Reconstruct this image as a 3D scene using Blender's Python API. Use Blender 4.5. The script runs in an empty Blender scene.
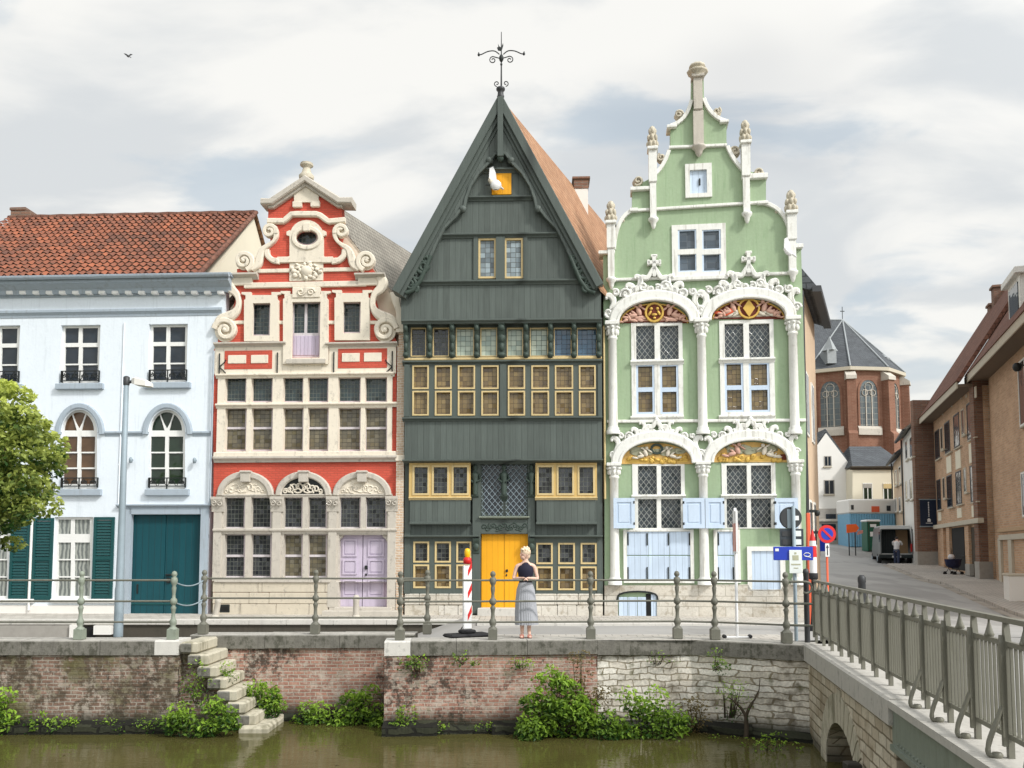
import bpy, bmesh, math, random
from mathutils import Vector, Matrix
from mathutils.geometry import tessellate_polygon
R = math.radians
S = bpy.context.scene
COL = S.collection
random.seed(7)
sin, cos, pi = math.sin, math.cos, math.pi

# ------------------------------------------------------------------ camera
F_PX, PITCH, CAMZ, AXIS_Y = 860.0, R(4.1), 1.65, 488.0
cam = bpy.data.cameras.new('camera'); camo = bpy.data.objects.new('camera', cam); COL.objects.link(camo)
camo.location = (0, 0, CAMZ); camo.rotation_euler = (pi/2 + PITCH, 0, 0)
cam.sensor_width = 36; cam.lens = 36*F_PX/1024; cam.shift_y = (AXIS_Y-384)/1024
cam.clip_start = .1; cam.clip_end = 3000
S.camera = camo
CAM = Vector((0, 0, CAMZ))
def ray(px, py):
    x = (px-512)/F_PX; y = (AXIS_Y-py)/F_PX
    return Vector((x, cos(PITCH)-y*sin(PITCH), sin(PITCH)+y*cos(PITCH)))
def P(px, py, Y):
    d = ray(px, py); return CAM + d*(Y/d.y)
def G(px, py, z):                       # the ground point at height z seen there
    d = ray(px, py); return CAM + d*((z-CAMZ)/d.z)

class Frame:
    """a facade's own frame: x along it, y into the building, z up"""
    def __init__(s, origin, rz):
        s.o = Vector(origin); s.rz = rz
        s.M = Matrix.Translation(s.o) @ Matrix.Rotation(rz, 4, 'Z'); s.I = s.M.inverted()
    def p(s, px, py, d=0.0):
        o = s.I @ CAM; w = s.I.to_3x3() @ ray(px, py)
        t = (-d-o.y)/w.y; q = o + w*t
        return (q.x, q.z)
    def r(s, a, b, c, d_, d=0.0):
        mx, my = (a+c)/2, (b+d_)/2
        return (s.p(a, my, d)[0], s.p(c, my, d)[0], s.p(mx, d_, d)[1], s.p(mx, b, d)[1])   # x0,x1,z0,z1
    def pts(s, l, d=0.0): return [s.p(a, b, d) for a, b in l]
    def x(s, px, py=450, d=0.0): return s.p(px, py, d)[0]
    def z(s, py, px=512, d=0.0): return s.p(px, py, d)[1]

# ------------------------------------------------------------------ mesh builder
class MB:
    def __init__(s): s.v = []; s.f = []; s.sm = []
    def add(s, vs, fs, smooth=False):
        n = len(s.v); s.v += [tuple(v) for v in vs]
        s.f += [tuple(i+n for i in f) for f in fs]; s.sm += [smooth]*len(fs); return s
    def box(s, x0, x1, y0, y1, z0, z1, c=0.0):
        x0, x1 = min(x0, x1), max(x0, x1); y0, y1 = min(y0, y1), max(y0, y1); z0, z1 = min(z0, z1), max(z0, z1)
        if c > 0:
            c = min(c, (x1-x0)*.45, (y1-y0)*.45, (z1-z0)*.45)
            return s.loft([[(x0+c,y0+c,z0),(x1-c,y0+c,z0),(x1-c,y1-c,z0),(x0+c,y1-c,z0)],
                           [(x0,y0,z0+c),(x1,y0,z0+c),(x1,y1,z0+c),(x0,y1,z0+c)],
                           [(x0,y0,z1-c),(x1,y0,z1-c),(x1,y1,z1-c),(x0,y1,z1-c)],
                           [(x0+c,y0+c,z1),(x1-c,y0+c,z1),(x1-c,y1-c,z1),(x0+c,y1-c,z1)]])
        return s.add([(x0,y0,z0),(x1,y0,z0),(x1,y1,z0),(x0,y1,z0),(x0,y0,z1),(x1,y0,z1),(x1,y1,z1),(x0,y1,z1)],
              [(0,1,5,4),(1,2,6,5),(2,3,7,6),(3,0,4,7),(4,5,6,7),(3,2,1,0)])
    def loft(s, rings, smooth=False, caps=True, close=True):
        n = len(rings[0]); vs = [p for r in rings for p in r]; fs = []
        for i in range(len(rings)-1):
            for j in range(n if close else n-1):
                k = (j+1) % n; fs.append((i*n+j, i*n+k, (i+1)*n+k, (i+1)*n+j))
        s.add(vs, fs, smooth)
        if caps and close:
            s.add(rings[0], [tuple(reversed(range(n)))]); s.add(rings[-1], [tuple(range(n))])
        return s
    def plate(s, outer, holes=(), y0=0.0, y1=.2, back=False):
        loops = [outer] + list(holes)
        flat = [p for l in loops for p in l]
        area = lambda l: abs(sum(l[i-1][0]*l[i][1]-l[i][0]*l[i-1][1] for i in range(len(l))))/2
        want = area(outer)-sum(area(h) for h in holes); rj = random.Random(5)
        for tries in range(40):                                    # nudge the holes until the triangulation is sound
            j = tries*2e-4
            L2 = [[Vector((p[0]+rj.uniform(-j, j)*(i > 0), p[1]+rj.uniform(-j, j)*(i > 0), 0)) for p in l] for i, l in enumerate(loops)]
            tr = tessellate_polygon(L2)
            got = sum(abs((flat[b][0]-flat[a][0])*(flat[c][1]-flat[a][1])-(flat[c][0]-flat[a][0])*(flat[b][1]-flat[a][1]))/2 for a, b, c in tr)
            if abs(got-want) < 2e-3*max(1, want): break
        s.add([(p[0], y0, p[1]) for p in flat], [tuple(t) for t in tr])
        if back: s.add([(p[0], y1, p[1]) for p in flat], [tuple(reversed(t)) for t in tr])
        for l in loops:
            n = len(l)
            s.add([(p[0], y0, p[1]) for p in l]+[(p[0], y1, p[1]) for p in l], [(i, (i+1) % n, n+(i+1) % n, n+i) for i in range(n)])
        return s
    def exx(s, prof, x0, x1, smooth=False):                        # profile (y,z) extruded along x
        n = len(prof)
        return s.loft([[(x0, p[0], p[1]) for p in prof], [(x1, p[0], p[1]) for p in prof]], smooth)
    def mould(s, x0, x1, z0, z1, d, yb=.02):                      # a stepped cornice, deepest at the top
        h = z1-z0; q = lambda f: yb-(d+yb)*f
        return s.exx([(yb, z0), (q(.35), z0), (q(.45), z0+h*.3), (q(.8), z0+h*.55), (q(1), z0+h*.62), (q(1), z0+h*.9), (q(.85), z1), (yb, z1)], x0, x1)
    def lathe(s, prof, cx, cy, z0=0.0, n=12, smooth=True, ang=2*pi, a0=0.0):
        rings = []
        for r, z in prof:
            rings.append([(cx+r*cos(a0+ang*i/n), cy+r*sin(a0+ang*i/n), z0+z) for i in range(n)])
        return s.loft(rings, smooth)
    def tube(s, pts, r, n=6, smooth=True):
        pts = [Vector(p) for p in pts]; rings = []
        up = Vector((0.13, .31, .94)).normalized()
        for i, p in enumerate(pts):
            t = (pts[min(i+1, len(pts)-1)]-pts[max(i-1, 0)]).normalized()
            a = t.cross(up)
            if a.length < .05: a = t.cross(Vector((1, 0, 0)))
            a.normalize(); b = t.cross(a)
            rr = r[i] if isinstance(r, (list, tuple)) else r
            rings.append([p + a*(rr*cos(2*pi*k/n)) + b*(rr*sin(2*pi*k/n)) for k in range(n)])
        return s.loft(rings, smooth)
    def ribbon(s, pts, w, y0, y1, ch=.35, closed=False):          # flat moulding following a line in the facade plane
        n = len(pts); rings = []
        for i in range(n):
            a = pts[(i-1) % n] if closed else pts[max(i-1, 0)]; b = pts[(i+1) % n] if closed else pts[min(i+1, n-1)]
            tx, tz = b[0]-a[0], b[1]-a[1]; L = math.hypot(tx, tz) or 1; nx, nz = -tz/L, tx/L
            ww = (w[i] if isinstance(w, (list, tuple)) else w)/2; x, z = pts[i]
            c = min(ww*ch, abs(y1-y0)*.6)
            rings.append([(x+nx*ww, y1, z+nz*ww), (x+nx*ww, y0+c, z+nz*ww), (x+nx*(ww-c), y0, z+nz*(ww-c)),
                          (x-nx*(ww-c), y0, z-nz*(ww-c)), (x-nx*ww, y0+c, z-nz*ww), (x-nx*ww, y1, z-nz*ww)])
        if closed: rings.append(rings[0])
        return s.loft(rings, caps=not closed)
    def ell(s, c, r, rot=0.0, n=8, m=6):                           # ellipsoid turned in the facade plane
        rings = []
        for i in range(1, m):
            t = pi*i/m; ring = []
            for k in range(n):
                a = 2*pi*k/n; x, y, z = r[0]*sin(t)*cos(a), r[1]*sin(t)*sin(a), r[2]*cos(t)
                ring.append((c[0]+x*cos(rot)-z*sin(rot), c[1]+y, c[2]+x*sin(rot)+z*cos(rot)))
            rings.append(ring)
        return s.loft(rings, True)
    def build(s, name, mat, parent=None, kind=None):
        me = bpy.data.meshes.new(name); me.from_pydata(s.v, [], s.f)
        if any(s.sm): me.polygons.foreach_set('use_smooth', s.sm)
        me.materials.append(M[mat] if isinstance(mat, str) else mat); me.update()
        o = bpy.data.objects.new(name, me); COL.objects.link(o)
        if parent is not None: o.parent = parent
        if kind: o['kind'] = kind
        return o
def empty(name, loc, label, cat, rz=0.0, group=None):
    o = bpy.data.objects.new(name, None); COL.objects.link(o); o.location = loc; o.rotation_euler = (0, 0, rz)
    o.empty_display_size = .2
    return tag(o, label, cat, group)
def tag(o, label, cat, group=None):
    o['label'] = label; o['category'] = cat
    if group: o['group'] = group
    return o
def copy_tree(o, parent=None):
    c = o.copy(); COL.objects.link(c); c.parent = parent
    for ch in list(o.children): copy_tree(ch, c)
    return c
def spiral(cx, cz, r0, r1, a0, turns, n=22):
    return [(cx+(r0+(r1-r0)*i/n)*cos(a0+2*pi*turns*i/n), cz+(r0+(r1-r0)*i/n)*sin(a0+2*pi*turns*i/n)) for i in range(n+1)]
def smooth_line(pts, k=6):                                         # catmull-rom
    out = []; n = len(pts)
    for i in range(n-1):
        p0, p1, p2, p3 = pts[max(i-1, 0)], pts[i], pts[i+1], pts[min(i+2, n-1)]
        for j in range(k):
            t = j/k
            out.append(tuple(.5*((2*p1[a])+(-p0[a]+p2[a])*t+(2*p0[a]-5*p1[a]+4*p2[a]-p3[a])*t*t+(-p0[a]+3*p1[a]-3*p2[a]+p3[a])*t**3) for a in range(len(p1))))
    out.append(tuple(pts[-1])); return out
def arch(x0, x1, zs, zt, n=16):                                    # half ellipse from left spring to right spring
    return [((x0+x1)/2-(x1-x0)/2*cos(pi*i/n), zs+(zt-zs)*sin(pi*i/n)) for i in range(n+1)]
def rect(x0, x1, z0, z1): return [(x0, z0), (x1, z0), (x1, z1), (x0, z1)]

# ------------------------------------------------------------------ materials
M = {}
class NT:
    def __init__(s, name):
        m = bpy.data.materials.new(name); m.use_nodes = True; s.m = m; s.t = m.node_tree; s.t.nodes.clear()
        s.out = s.n('ShaderNodeOutputMaterial'); s.b = s.n('ShaderNodeBsdfPrincipled')
        s.l(s.b.outputs[0], s.out.inputs[0]); s.tc = s.n('ShaderNodeTexCoord'); M[name] = m
    def n(s, typ, **kw):
        nd = s.t.nodes.new(typ)
        for k, v in kw.items(): setattr(nd, k, v)
        return nd
    def l(s, a, b): s.t.links.new(a, b)
    def set(s, sock, v):
        if hasattr(v, 'is_output') or isinstance(v, bpy.types.NodeSocket): s.l(v, sock)
        else:
            if isinstance(v, (tuple, list)) and len(v) == 3 and sock.type == 'RGBA': v = (*v, 1)
            sock.default_value = v
    def math(s, op, a, b=None, c=None, clamp=False):
        nd = s.n('ShaderNodeMath', operation=op); nd.use_clamp = clamp; s.set(nd.inputs[0], a)
        if b is not None: s.set(nd.inputs[1], b)
        if c is not None: s.set(nd.inputs[2], c)
        return nd.outputs[0]
    def mix(s, f, a, b, mode='MIX'):
        nd = s.n('ShaderNodeMix', data_type='RGBA', blend_type=mode); s.set(nd.inputs['Factor'], f)
        s.set(nd.inputs[6], a); s.set(nd.inputs[7], b); return nd.outputs[2]
    def sep(s, v):
        nd = s.n('ShaderNodeSeparateXYZ'); s.l(v, nd.inputs[0]); return nd.outputs
    def comb(s, x, y, z=0.0):
        nd = s.n('ShaderNodeCombineXYZ'); s.set(nd.inputs[0], x); s.set(nd.inputs[1], y); s.set(nd.inputs[2], z); return nd.outputs[0]
    def noise(s, scale, detail=3, vec=None, rough=.55, sx=1, sy=1, sz=1, off=0.0):
        mp = s.n('ShaderNodeMapping'); s.l(vec or s.tc.outputs['Object'], mp.inputs[0]); mp.inputs['Scale'].default_value = (sx, sy, sz)
        mp.inputs['Location'].default_value = (off, off*.7, off*.3)
        nd = s.n('ShaderNodeTexNoise'); s.l(mp.outputs[0], nd.inputs['Vector']); nd.inputs['Scale'].default_value = scale
        nd.inputs['Detail'].default_value = detail; nd.inputs['Roughness'].default_value = rough; return nd.outputs[0]
    def white(s, vec):
        nd = s.n('ShaderNodeTexWhiteNoise', noise_dimensions='3D'); s.l(vec, nd.inputs[0]); return nd.outputs[0]
    def ramp(s, v, a, b):                                           # smooth 0..1 between a and b
        nd = s.n('ShaderNodeMapRange', interpolation_type='SMOOTHSTEP'); s.set(nd.inputs[0], v)
        nd.inputs[1].default_value = a; nd.inputs[2].default_value = b; return nd.outputs[0]
    def hsv(s, col, v, h=.5, sat=1.0):
        nd = s.n('ShaderNodeHueSaturation'); s.set(nd.inputs['Hue'], h); s.set(nd.inputs['Saturation'], sat); s.set(nd.inputs['Value'], v); s.set(nd.inputs['Color'], col); return nd.outputs[0]
    def bump(s, h, strength=.4, dist=.02):
        nd = s.n('ShaderNodeBump'); nd.inputs['Strength'].default_value = strength; nd.inputs['Distance'].default_value = dist
        s.l(h, nd.inputs['Height']); s.l(nd.outputs[0], s.b.inputs['Normal']); return nd
    def fin(s, col, rough=.7, spec=.4, metal=0.0):
        s.set(s.b.inputs['Base Color'], col); s.set(s.b.inputs['Roughness'], rough); s.b.inputs['Specular IOR Level'].default_value = spec
        s.set(s.b.inputs['Metallic'], metal); return s.m

def paint(name, col, var=.12, scale=1.5, streak=.15, dirt=.0, rough=.7, bump=.15, fine=30, dirtcol=(.12, .10, .07), spec=.35):
    t = NT(name)
    n1 = t.noise(scale, 5); n2 = t.noise(4, 4, sx=3, sy=3, sz=.22, off=3.1); n3 = t.noise(fine, 3)
    v = t.math('ADD', t.math('MULTIPLY_ADD', n1, 2*var, 1-var), t.math('MULTIPLY_ADD', n2, 2*streak, -streak))
    v = t.math('ADD', v, t.math('MULTIPLY_ADD', n3, var, -var/2))
    c = t.hsv(col, v)
    if dirt: c = t.mix(t.math('MULTIPLY', t.ramp(t.math('ADD', t.math('MULTIPLY', n2, .5), t.math('MULTIPLY', t.noise(7, 6, off=9), .5)), .5, .75), dirt), c, dirtcol)
    if dirt: n5 = t.noise(3.2, 7, sx=3.2, sy=3.2, sz=.2, off=23, rough=.62); c = t.mix(t.math('MULTIPLY', t.ramp(t.math('ADD', t.math('MULTIPLY', n5, .7), t.math('MULTIPLY', n1, .3)), .53, .64), min(.55, dirt*1.1)), c, dirtcol)
    if bump: t.bump(t.math('ADD', n3, t.math('MULTIPLY', n1, 2)), bump, .01)
    return t.fin(c, rough, spec)

def planks(name, col, w=.2, var=.18, streak=.2, horiz=False, rough=.6, groove=.55, spec=.35, gw=.05):
    t = NT(name); o = t.sep(t.tc.outputs['Object']); u = o[2] if horiz else t.math('ADD', o[0], t.math('MULTIPLY', o[1], .97))
    k = t.math('DIVIDE', u, w); fl = t.math('FLOOR', k); fr = t.math('FRACT', k)
    rnd = t.white(t.comb(fl, 3.3, 1.7)); n2 = t.noise(5, 4, sx=5, sy=5, sz=.3); n1 = t.noise(1.2, 4, off=5)
    v = t.math('MULTIPLY_ADD', rnd, var, 1-var*.5); v = t.math('ADD', v, t.math('MULTIPLY_ADD', n2, 2*streak, -streak)); v = t.math('ADD', v, t.math('MULTIPLY_ADD', n1, .3, -.15))
    e = t.math('MINIMUM', fr, t.math('SUBTRACT', 1, fr)); g = t.ramp(e, 0.0, gw)
    c = t.mix(g, t.hsv(col, groove), t.hsv(col, v))
    t.bump(g, .5, .012); return t.fin(c, rough, spec)

def bricks(name, c1, c2, mortar, bw=.21, bh=.065, ms=.012, var=.25, off=.5, mottle=.3, bump=.5, stain=None, rough=.85, wob=.02):
    t = NT(name); o = t.sep(t.tc.outputs['Object']); u = t.math('ADD', o[0], o[1])
    vec = t.comb(u, o[2]); wn = t.noise(3, 3, off=2); wn2 = t.noise(3, 3, off=31); wa = wob
    vec2 = t.comb(t.math('MULTIPLY_ADD', wn, wa*2, u), t.math('MULTIPLY_ADD', wn2, wa*2, o[2]))
    b = t.n('ShaderNodeTexBrick'); t.l(vec2, b.inputs['Vector']); b.offset = off; b.inputs['Scale'].default_value = 1
    b.inputs['Brick Width'].default_value = bw; b.inputs['Row Height'].default_value = bh; b.inputs['Mortar Size'].default_value = ms
    b.inputs['Mortar Smooth'].default_value = .3; b.inputs['Bias'].default_value = 0
    b.inputs['Color1'].default_value = (*c1, 1); b.inputs['Color2'].default_value = (*c2, 1); b.inputs['Mortar'].default_value = (*mortar, 1)
    n1 = t.noise(.8, 5, off=1); n3 = t.noise(25, 3)
    v = t.math('ADD', t.math('MULTIPLY_ADD', n1, 2*mottle, 1-mottle), t.math('MULTIPLY_ADD', n3, 2*var, -var))
    c = t.hsv(b.outputs['Color'], v)
    if stain: c = stain(t, c, o)
    t.bump(t.math('ADD', t.math('SUBTRACT', 1, b.outputs['Fac']), t.math('MULTIPLY', n3, .5)), bump, .015)
    return t.fin(c, rough, .25)

def leaded(name, ca, cb, cw=.1, ch=.13, lead=(.03, .03, .03), lw=.09, diamond=False, rough=.10, tilt=.34, spec=.6):
    t = NT(name); o = t.sep(t.tc.outputs['Object'])
    if diamond:
        a = t.math('DIVIDE', o[0], cw); b = t.math('DIVIDE', o[2], ch); u = t.math('ADD', a, b); v = t.math('SUBTRACT', a, b)
    else:
        u = t.math('DIVIDE', o[0], cw); v = t.math('DIVIDE', o[2], ch)
    fu, fv = t.math('FRACT', u), t.math('FRACT', v)
    e = t.math('MINIMUM', t.math('MINIMUM', fu, t.math('SUBTRACT', 1, fu)), t.math('MINIMUM', fv, t.math('SUBTRACT', 1, fv)))
    g = t.ramp(e, lw*.5, lw)
    cell = t.comb(t.math('FLOOR', u), t.math('FLOOR', v), 2.0); r1 = t.white(cell)
    big = t.noise(1.6, 3); f = t.math('ADD', t.math('MULTIPLY', r1, .75), t.math('MULTIPLY', big, .3), clamp=True)
    c = t.mix(g, lead, t.mix(f, ca, cb))
    hb = t.math('MULTIPLY', t.math('ADD', t.math('MULTIPLY', fu, t.math('SUBTRACT', r1, .5)), t.math('MULTIPLY', fv, t.math('SUBTRACT', t.white(t.comb(t.math('FLOOR', u), t.math('FLOOR', v), 5.0)), .5))), tilt)
    t.bump(t.math('ADD', hb, t.math('MULTIPLY', g, .02)), 1.0, .08)
    return t.fin(c, t.mix(g, (.6, .6, .6), (rough, rough, rough)), spec)

def plain(name, col, rough=.6, metal=0.0, spec=.4, var=.12, scale=6):
    t = NT(name); n = t.noise(scale, 4)
    return t.fin(t.hsv(col, t.math('MULTIPLY_ADD', n, 2*var, 1-var)), rough, spec, metal)

def stone(name, col, dark=(.10, .09, .07), stain=.5, var=.15, streak=.2, scale=2.0, rough=.85, thr=.52):
    t = NT(name); n1 = t.noise(scale, 6); n2 = t.noise(3, 5, sx=2.5, sy=2.5, sz=.35, off=4); n3 = t.noise(40, 3)
    v = t.math('ADD', t.math('MULTIPLY_ADD', n1, 2*var, 1-var), t.math('MULTIPLY_ADD', n2, 2*streak, -streak))
    c = t.hsv(col, v); s = t.math('ADD', t.math('MULTIPLY', n1, .5), t.math('MULTIPLY', n2, .5))
    c = t.mix(t.math('MULTIPLY', t.ramp(s, thr, thr+.2), stain), c, dark)
    n4 = t.noise(9, 8, off=13, rough=.78); c = t.mix(t.math('MULTIPLY', t.ramp(t.math('ADD', t.math('MULTIPLY', n4, .65), t.math('MULTIPLY', n2, .35)), .53, .63), .55), c, t.hsv(col, .42, sat=.8)); c = t.mix(t.math('MULTIPLY', t.ramp(n4, .40, .28), .35), c, t.hsv(col, 1.25, sat=.7))
    t.bump(t.math('ADD', n3, t.math('MULTIPLY', n1, 3)), .3, .012); return t.fin(c, rough, .25)

paint('blue_plaster', (.74, .80, .86), var=.06, streak=.045, scale=.8, dirt=.24, bump=.35, fine=14, dirtcol=(.45, .5, .55))
paint('grey_blue_trim', (.36, .42, .48), var=.1, streak=.1, dirt=.2)
paint('white_paint', (.80, .80, .78), var=.05, streak=.06, dirt=.12, rough=.55)
paint('white_trim', (.79, .79, .75), var=.10, streak=.12, dirt=.5, dirtcol=(.36, .335, .28), fine=18)
bricks('red_brick_paint', (.60, .105, .068), (.52, .085, .055), (.45, .09, .06), bw=.21, bh=.07, var=.10, mottle=.25, bump=.35)
stone('cream_stone', (.76, .69, .575), stain=.35, var=.1, streak=.1)
stone('pinnacle_stone', (.55, .50, .40), stain=.55, var=.15, streak=.15)
stone('grey_stone', (.52, .48, .42), stain=.45)
stone('plinth_stone', (.58, .52, .42), stain=.4, streak=.12)
stone('dark_stone', (.075, .066, .052), dark=(.04, .04, .03), stain=.7, streak=.35, thr=.45)
stone('pale_kerb', (.55, .53, .49), stain=.3)
stone('pale_step', (.52, .48, .38), dark=(.13, .12, .07), stain=.75, thr=.44)
planks('green_boards', (.088, .106, .096), w=.17, var=.22, streak=.30, groove=.55)
planks('green_beam', (.080, .098, .088), w=5, var=.1, streak=.2)
paint('green_carving', (.045, .066, .054), var=.25, scale=6, dirt=.3, rough=.6, dirtcol=(.02, .03, .025))
paint('green_stucco', (.325, .425, .272), var=.15, scale=.9, streak=.14, dirt=.45, bump=.35, fine=12, dirtcol=(.22, .33, .185))
planks('blue_planks', (.55, .655, .79), w=.17, var=.14, streak=.14, groove=.6)
paint('blue_paint', (.55, .655, .79), var=.07, streak=.1, dirt=.12, dirtcol=(.3, .35, .4))
planks('yellow_door_paint', (.80, .37, .010), w=.165, var=.05, streak=.05, groove=.62, gw=.035)
paint('cream_frame', (.60, .465, .235), var=.1, dirt=.2, rough=.5)
paint('yellow_frame', (.60, .42, .16), var=.1, dirt=.2, rough=.5)
paint('pale_frame', (.60, .56, .58), var=.08, streak=.15, dirt=.25, dirtcol=(.3, .27, .27))
paint('lilac_paint', (.53, .465, .575), var=.07, streak=.15, dirt=.22, dirtcol=(.25, .2, .27))
planks('teal_planks', (.006, .062, .078), w=.19, var=.15, streak=.15, groove=.45, rough=.42)
paint('teal_paint', (.008, .066, .068), var=.12, streak=.12, rough=.45)
bricks('buff_brick', (.52, .36, .24), (.60, .46, .34), (.62, .56, .48), bw=.2, bh=.075, ms=.014)
bricks('brown_brick', (.19, .10, .07), (.26, .15, .105), (.20, .16, .13), bw=.4, bh=.11, ms=.018, var=.35)
bricks('tan_brick', (.56, .35, .22), (.44, .26, .155), (.46, .36, .26), bw=.34, bh=.1, ms=.016, var=.4)
bricks('church_brick', (.215, .10, .066), (.25, .125, .085), (.27, .17, .12), bw=.5, bh=.2, ms=.02, var=.3)
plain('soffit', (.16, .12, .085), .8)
plain('panel_stone', (.50, .45, .36), .8)
plain('cream_render', (.74, .68, .54), .8, var=.06, scale=1)
plain('white_render', (.78, .76, .72), .8, var=.06, scale=1)
plain('peach_render', (.62, .47, .33), .8, var=.12, scale=1.5)
plain('concrete', (.34, .32, .29), .85, var=.2)
plain('iron', (.022, .026, .026), .5, .3, var=.3)
plain('rust_iron', (.05, .045, .04), .6, .2, var=.3)
paint('rail_green', (.15, .148, .12), var=.2, streak=.15, dirt=.35, rough=.5, dirtcol=(.05, .05, .035))
paint('post_patina', (.235, .265, .215), var=.2, streak=.15, dirt=.4, rough=.55, dirtcol=(.09, .10, .06))
paint('bridge_paint', (.185, .18, .145), var=.10, streak=.12, dirt=.30, rough=.45, dirtcol=(.09, .085, .055))
paint('girder_paint', (.22, .25, .21), var=.14, streak=.2, dirt=.35, rough=.5, dirtcol=(.10, .10, .07))
plain('steel_grey', (.27, .33, .37), .6, .2, var=.12)
plain('gutter', (.05, .052, .055), .5, .3)
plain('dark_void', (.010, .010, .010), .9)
plain('black_rubber', (.02, .02, .022), .8)
def pane(name, col, rough=.05, warp=.2, var=.75):
    t = NT(name); n = t.noise(2.1, 4); t.bump(t.noise(2.2, 2, off=8), warp, .05)
    return t.fin(t.hsv(col, t.math('MULTIPLY_ADD', n, 2*var, 1-var)), rough, .55)  # brightness noise stands in for uneven reflections in the panes
pane('dark_glass', (.022, .030, .040)); pane('brown_reflect_glass', (.10, .055, .028), var=.7); pane('olive_reflect_glass', (.018, .032, .02), var=.7)  # brown and olive put reflections of building and trees into the glass colour
t = NT('curtain_glass'); o = t.sep(t.tc.outputs['Object']); w = t.math('SINE', t.math('MULTIPLY_ADD', t.noise(2.5, 3), 9, t.math('MULTIPLY', o[0], 48)))
t.fin(t.mix(t.ramp(w, -.8, .9), (.15, .165, .16), (.36, .38, .35)), .10, .5)  # light and shade of the curtain folds painted as soft stripes
leaded('lead_teal', (.012, .020, .022), (.035, .060, .065), .105, .13, (.13, .15, .13), .07)
leaded('lead_olive', (.075, .065, .042), (.20, .175, .115), .14, .125, (.045, .042, .032), .06)
leaded('lead_brown', (.075, .045, .018), (.26, .19, .085), .125, .135, (.05, .035, .018), .05)
leaded('lead_dark', (.010, .012, .018), (.05, .055, .06), .11, .13, (.12, .13, .11), .07)
leaded('lead_clear', (.22, .30, .27), (.50, .57, .48), .15, .15, (.12, .15, .13), .06)
leaded('lead_blue', (.03, .07, .13), (.08, .16, .25), .15, .14, (.03, .04, .06), .05)
leaded('lead_gable', (.03, .045, .055), (.36, .44, .48), .15, .15, (.06, .06, .05), .06)
leaded('lead_slate', (.035, .05, .065), (.10, .13, .16), .28, .17, (.09, .11, .13), .05)
leaded('lead_diamond', (.010, .014, .018), (.045, .06, .07), .155, .20, (.30, .31, .29), .085, True)
leaded('church_glass', (.03, .035, .04), (.10, .13, .14), .55, .75, (.2, .2, .18), .06)

# pantiles: colour tile by tile
t = NT('pantile'); a = t.n('ShaderNodeAttribute', attribute_name='tile'); r = t.white(a.outputs['Vector'])
big = t.noise(.5, 4); c = t.mix(t.math('ADD', t.math('MULTIPLY', r, .65), t.math('MULTIPLY_ADD', big, 1.2, -.42), clamp=True), (.34, .115, .060), (.11, .055, .042))
c = t.mix(t.math('MULTIPLY', t.ramp(t.noise(6, 5), .52, .68), .65), c, (.09, .065, .05)); t.bump(t.noise(30, 3), .25, .01); t.fin(c, .8, .25)
def roofmat(name, c1, c2, w, h, var=.3):
    bricks(name, c1, c2, tuple(x*.45 for x in c1), bw=w, bh=h, ms=.02, var=var, mottle=.35, bump=.8)
roofmat('orange_tiles', (.46, .265, .155), (.36, .19, .105), .22, .22)
roofmat('grey_tiles', (.30, .28, .24), (.24, .22, .19), .22, .2)
roofmat('brown_tiles', (.20, .095, .065), (.15, .07, .05), .3, .24, .4)
roofmat('slate', (.105, .115, .125), (.085, .09, .10), .3, .2)
plain('lead_sheet', (.30, .32, .33), .6, var=.2)

# the quay's masonry
def quay_stain(t, c, o, white=1.0, mossy=1.0):
    z = o[2]; n = t.noise(.55, 6, off=2.2, sz=1.5); n2 = t.noise(1.9, 9, off=7, rough=.76); n4 = t.noise(6.5, 8, off=11, rough=.75); n5 = t.noise(14, 6, off=17, rough=.75)
    big = t.math('ADD', t.math('MULTIPLY', n, .45), t.math('MULTIPLY', n2, .55))
    c = t.mix(t.math('MULTIPLY', t.ramp(t.math('ADD', t.math('MULTIPLY', big, .72), t.math('MULTIPLY', n5, .28)), .495, .565), .88), c, (.042, .034, .026))
    c = t.mix(t.math('MULTIPLY', t.ramp(t.math('ADD', t.math('MULTIPLY', n2, -.35), t.math('MULTIPLY_ADD', n4, .75, .42)), .61, .70), .62*white), c, (.52, .46, .39))
    moss = t.math('MULTIPLY', t.ramp(t.math('ADD', t.math('MULTIPLY', n4, .5), t.math('MULTIPLY', t.noise(1.1, 5, off=15), .5)), .56-.03*mossy, .66-.03*mossy), .8)
    c = t.mix(moss, c, (.115, .105, .038))
    wet = t.ramp(z, -1.15, -1.5); return t.mix(t.math('MULTIPLY', wet, .9), c, (.016, .02, .011))
bricks('quay_brick', (.40, .21, .155), (.28, .145, .11), (.42, .36, .30), bw=.215, bh=.068, ms=.011, var=.35, mottle=.35, bump=.9, stain=lambda t, c, o: quay_stain(t, c, o))
bricks('quay_brick_dark', (.27, .165, .125), (.18, .115, .085), (.36, .32, .27), bw=.215, bh=.068, ms=.012, var=.45, mottle=.5, bump=.9,
       stain=lambda t, c, o: quay_stain(t, t.mix(t.math('MULTIPLY', t.ramp(t.noise(3.2, 7, off=3, rough=.7), .44, .56), .8), c, (.07, .055, .035)), o, 1.0, 2.0))
def stone_stain(t, c, o):
    c = t.mix(t.math('MULTIPLY', t.ramp(t.math('ADD', t.math('MULTIPLY', t.noise(1.1, 5, off=4), .55), t.math('MULTIPLY', t.noise(5, 5, off=1), .45)), .50, .62), .7), c, (.13, .105, .07))
    c = t.mix(t.math('MULTIPLY', t.ramp(t.noise(3.3, 6, off=14), .56, .68), .7), c, (.09, .085, .03))
    return t.mix(t.math('MULTIPLY', t.ramp(o[2], -1.25, -1.5), .85), c, (.022, .024, .014))
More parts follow.
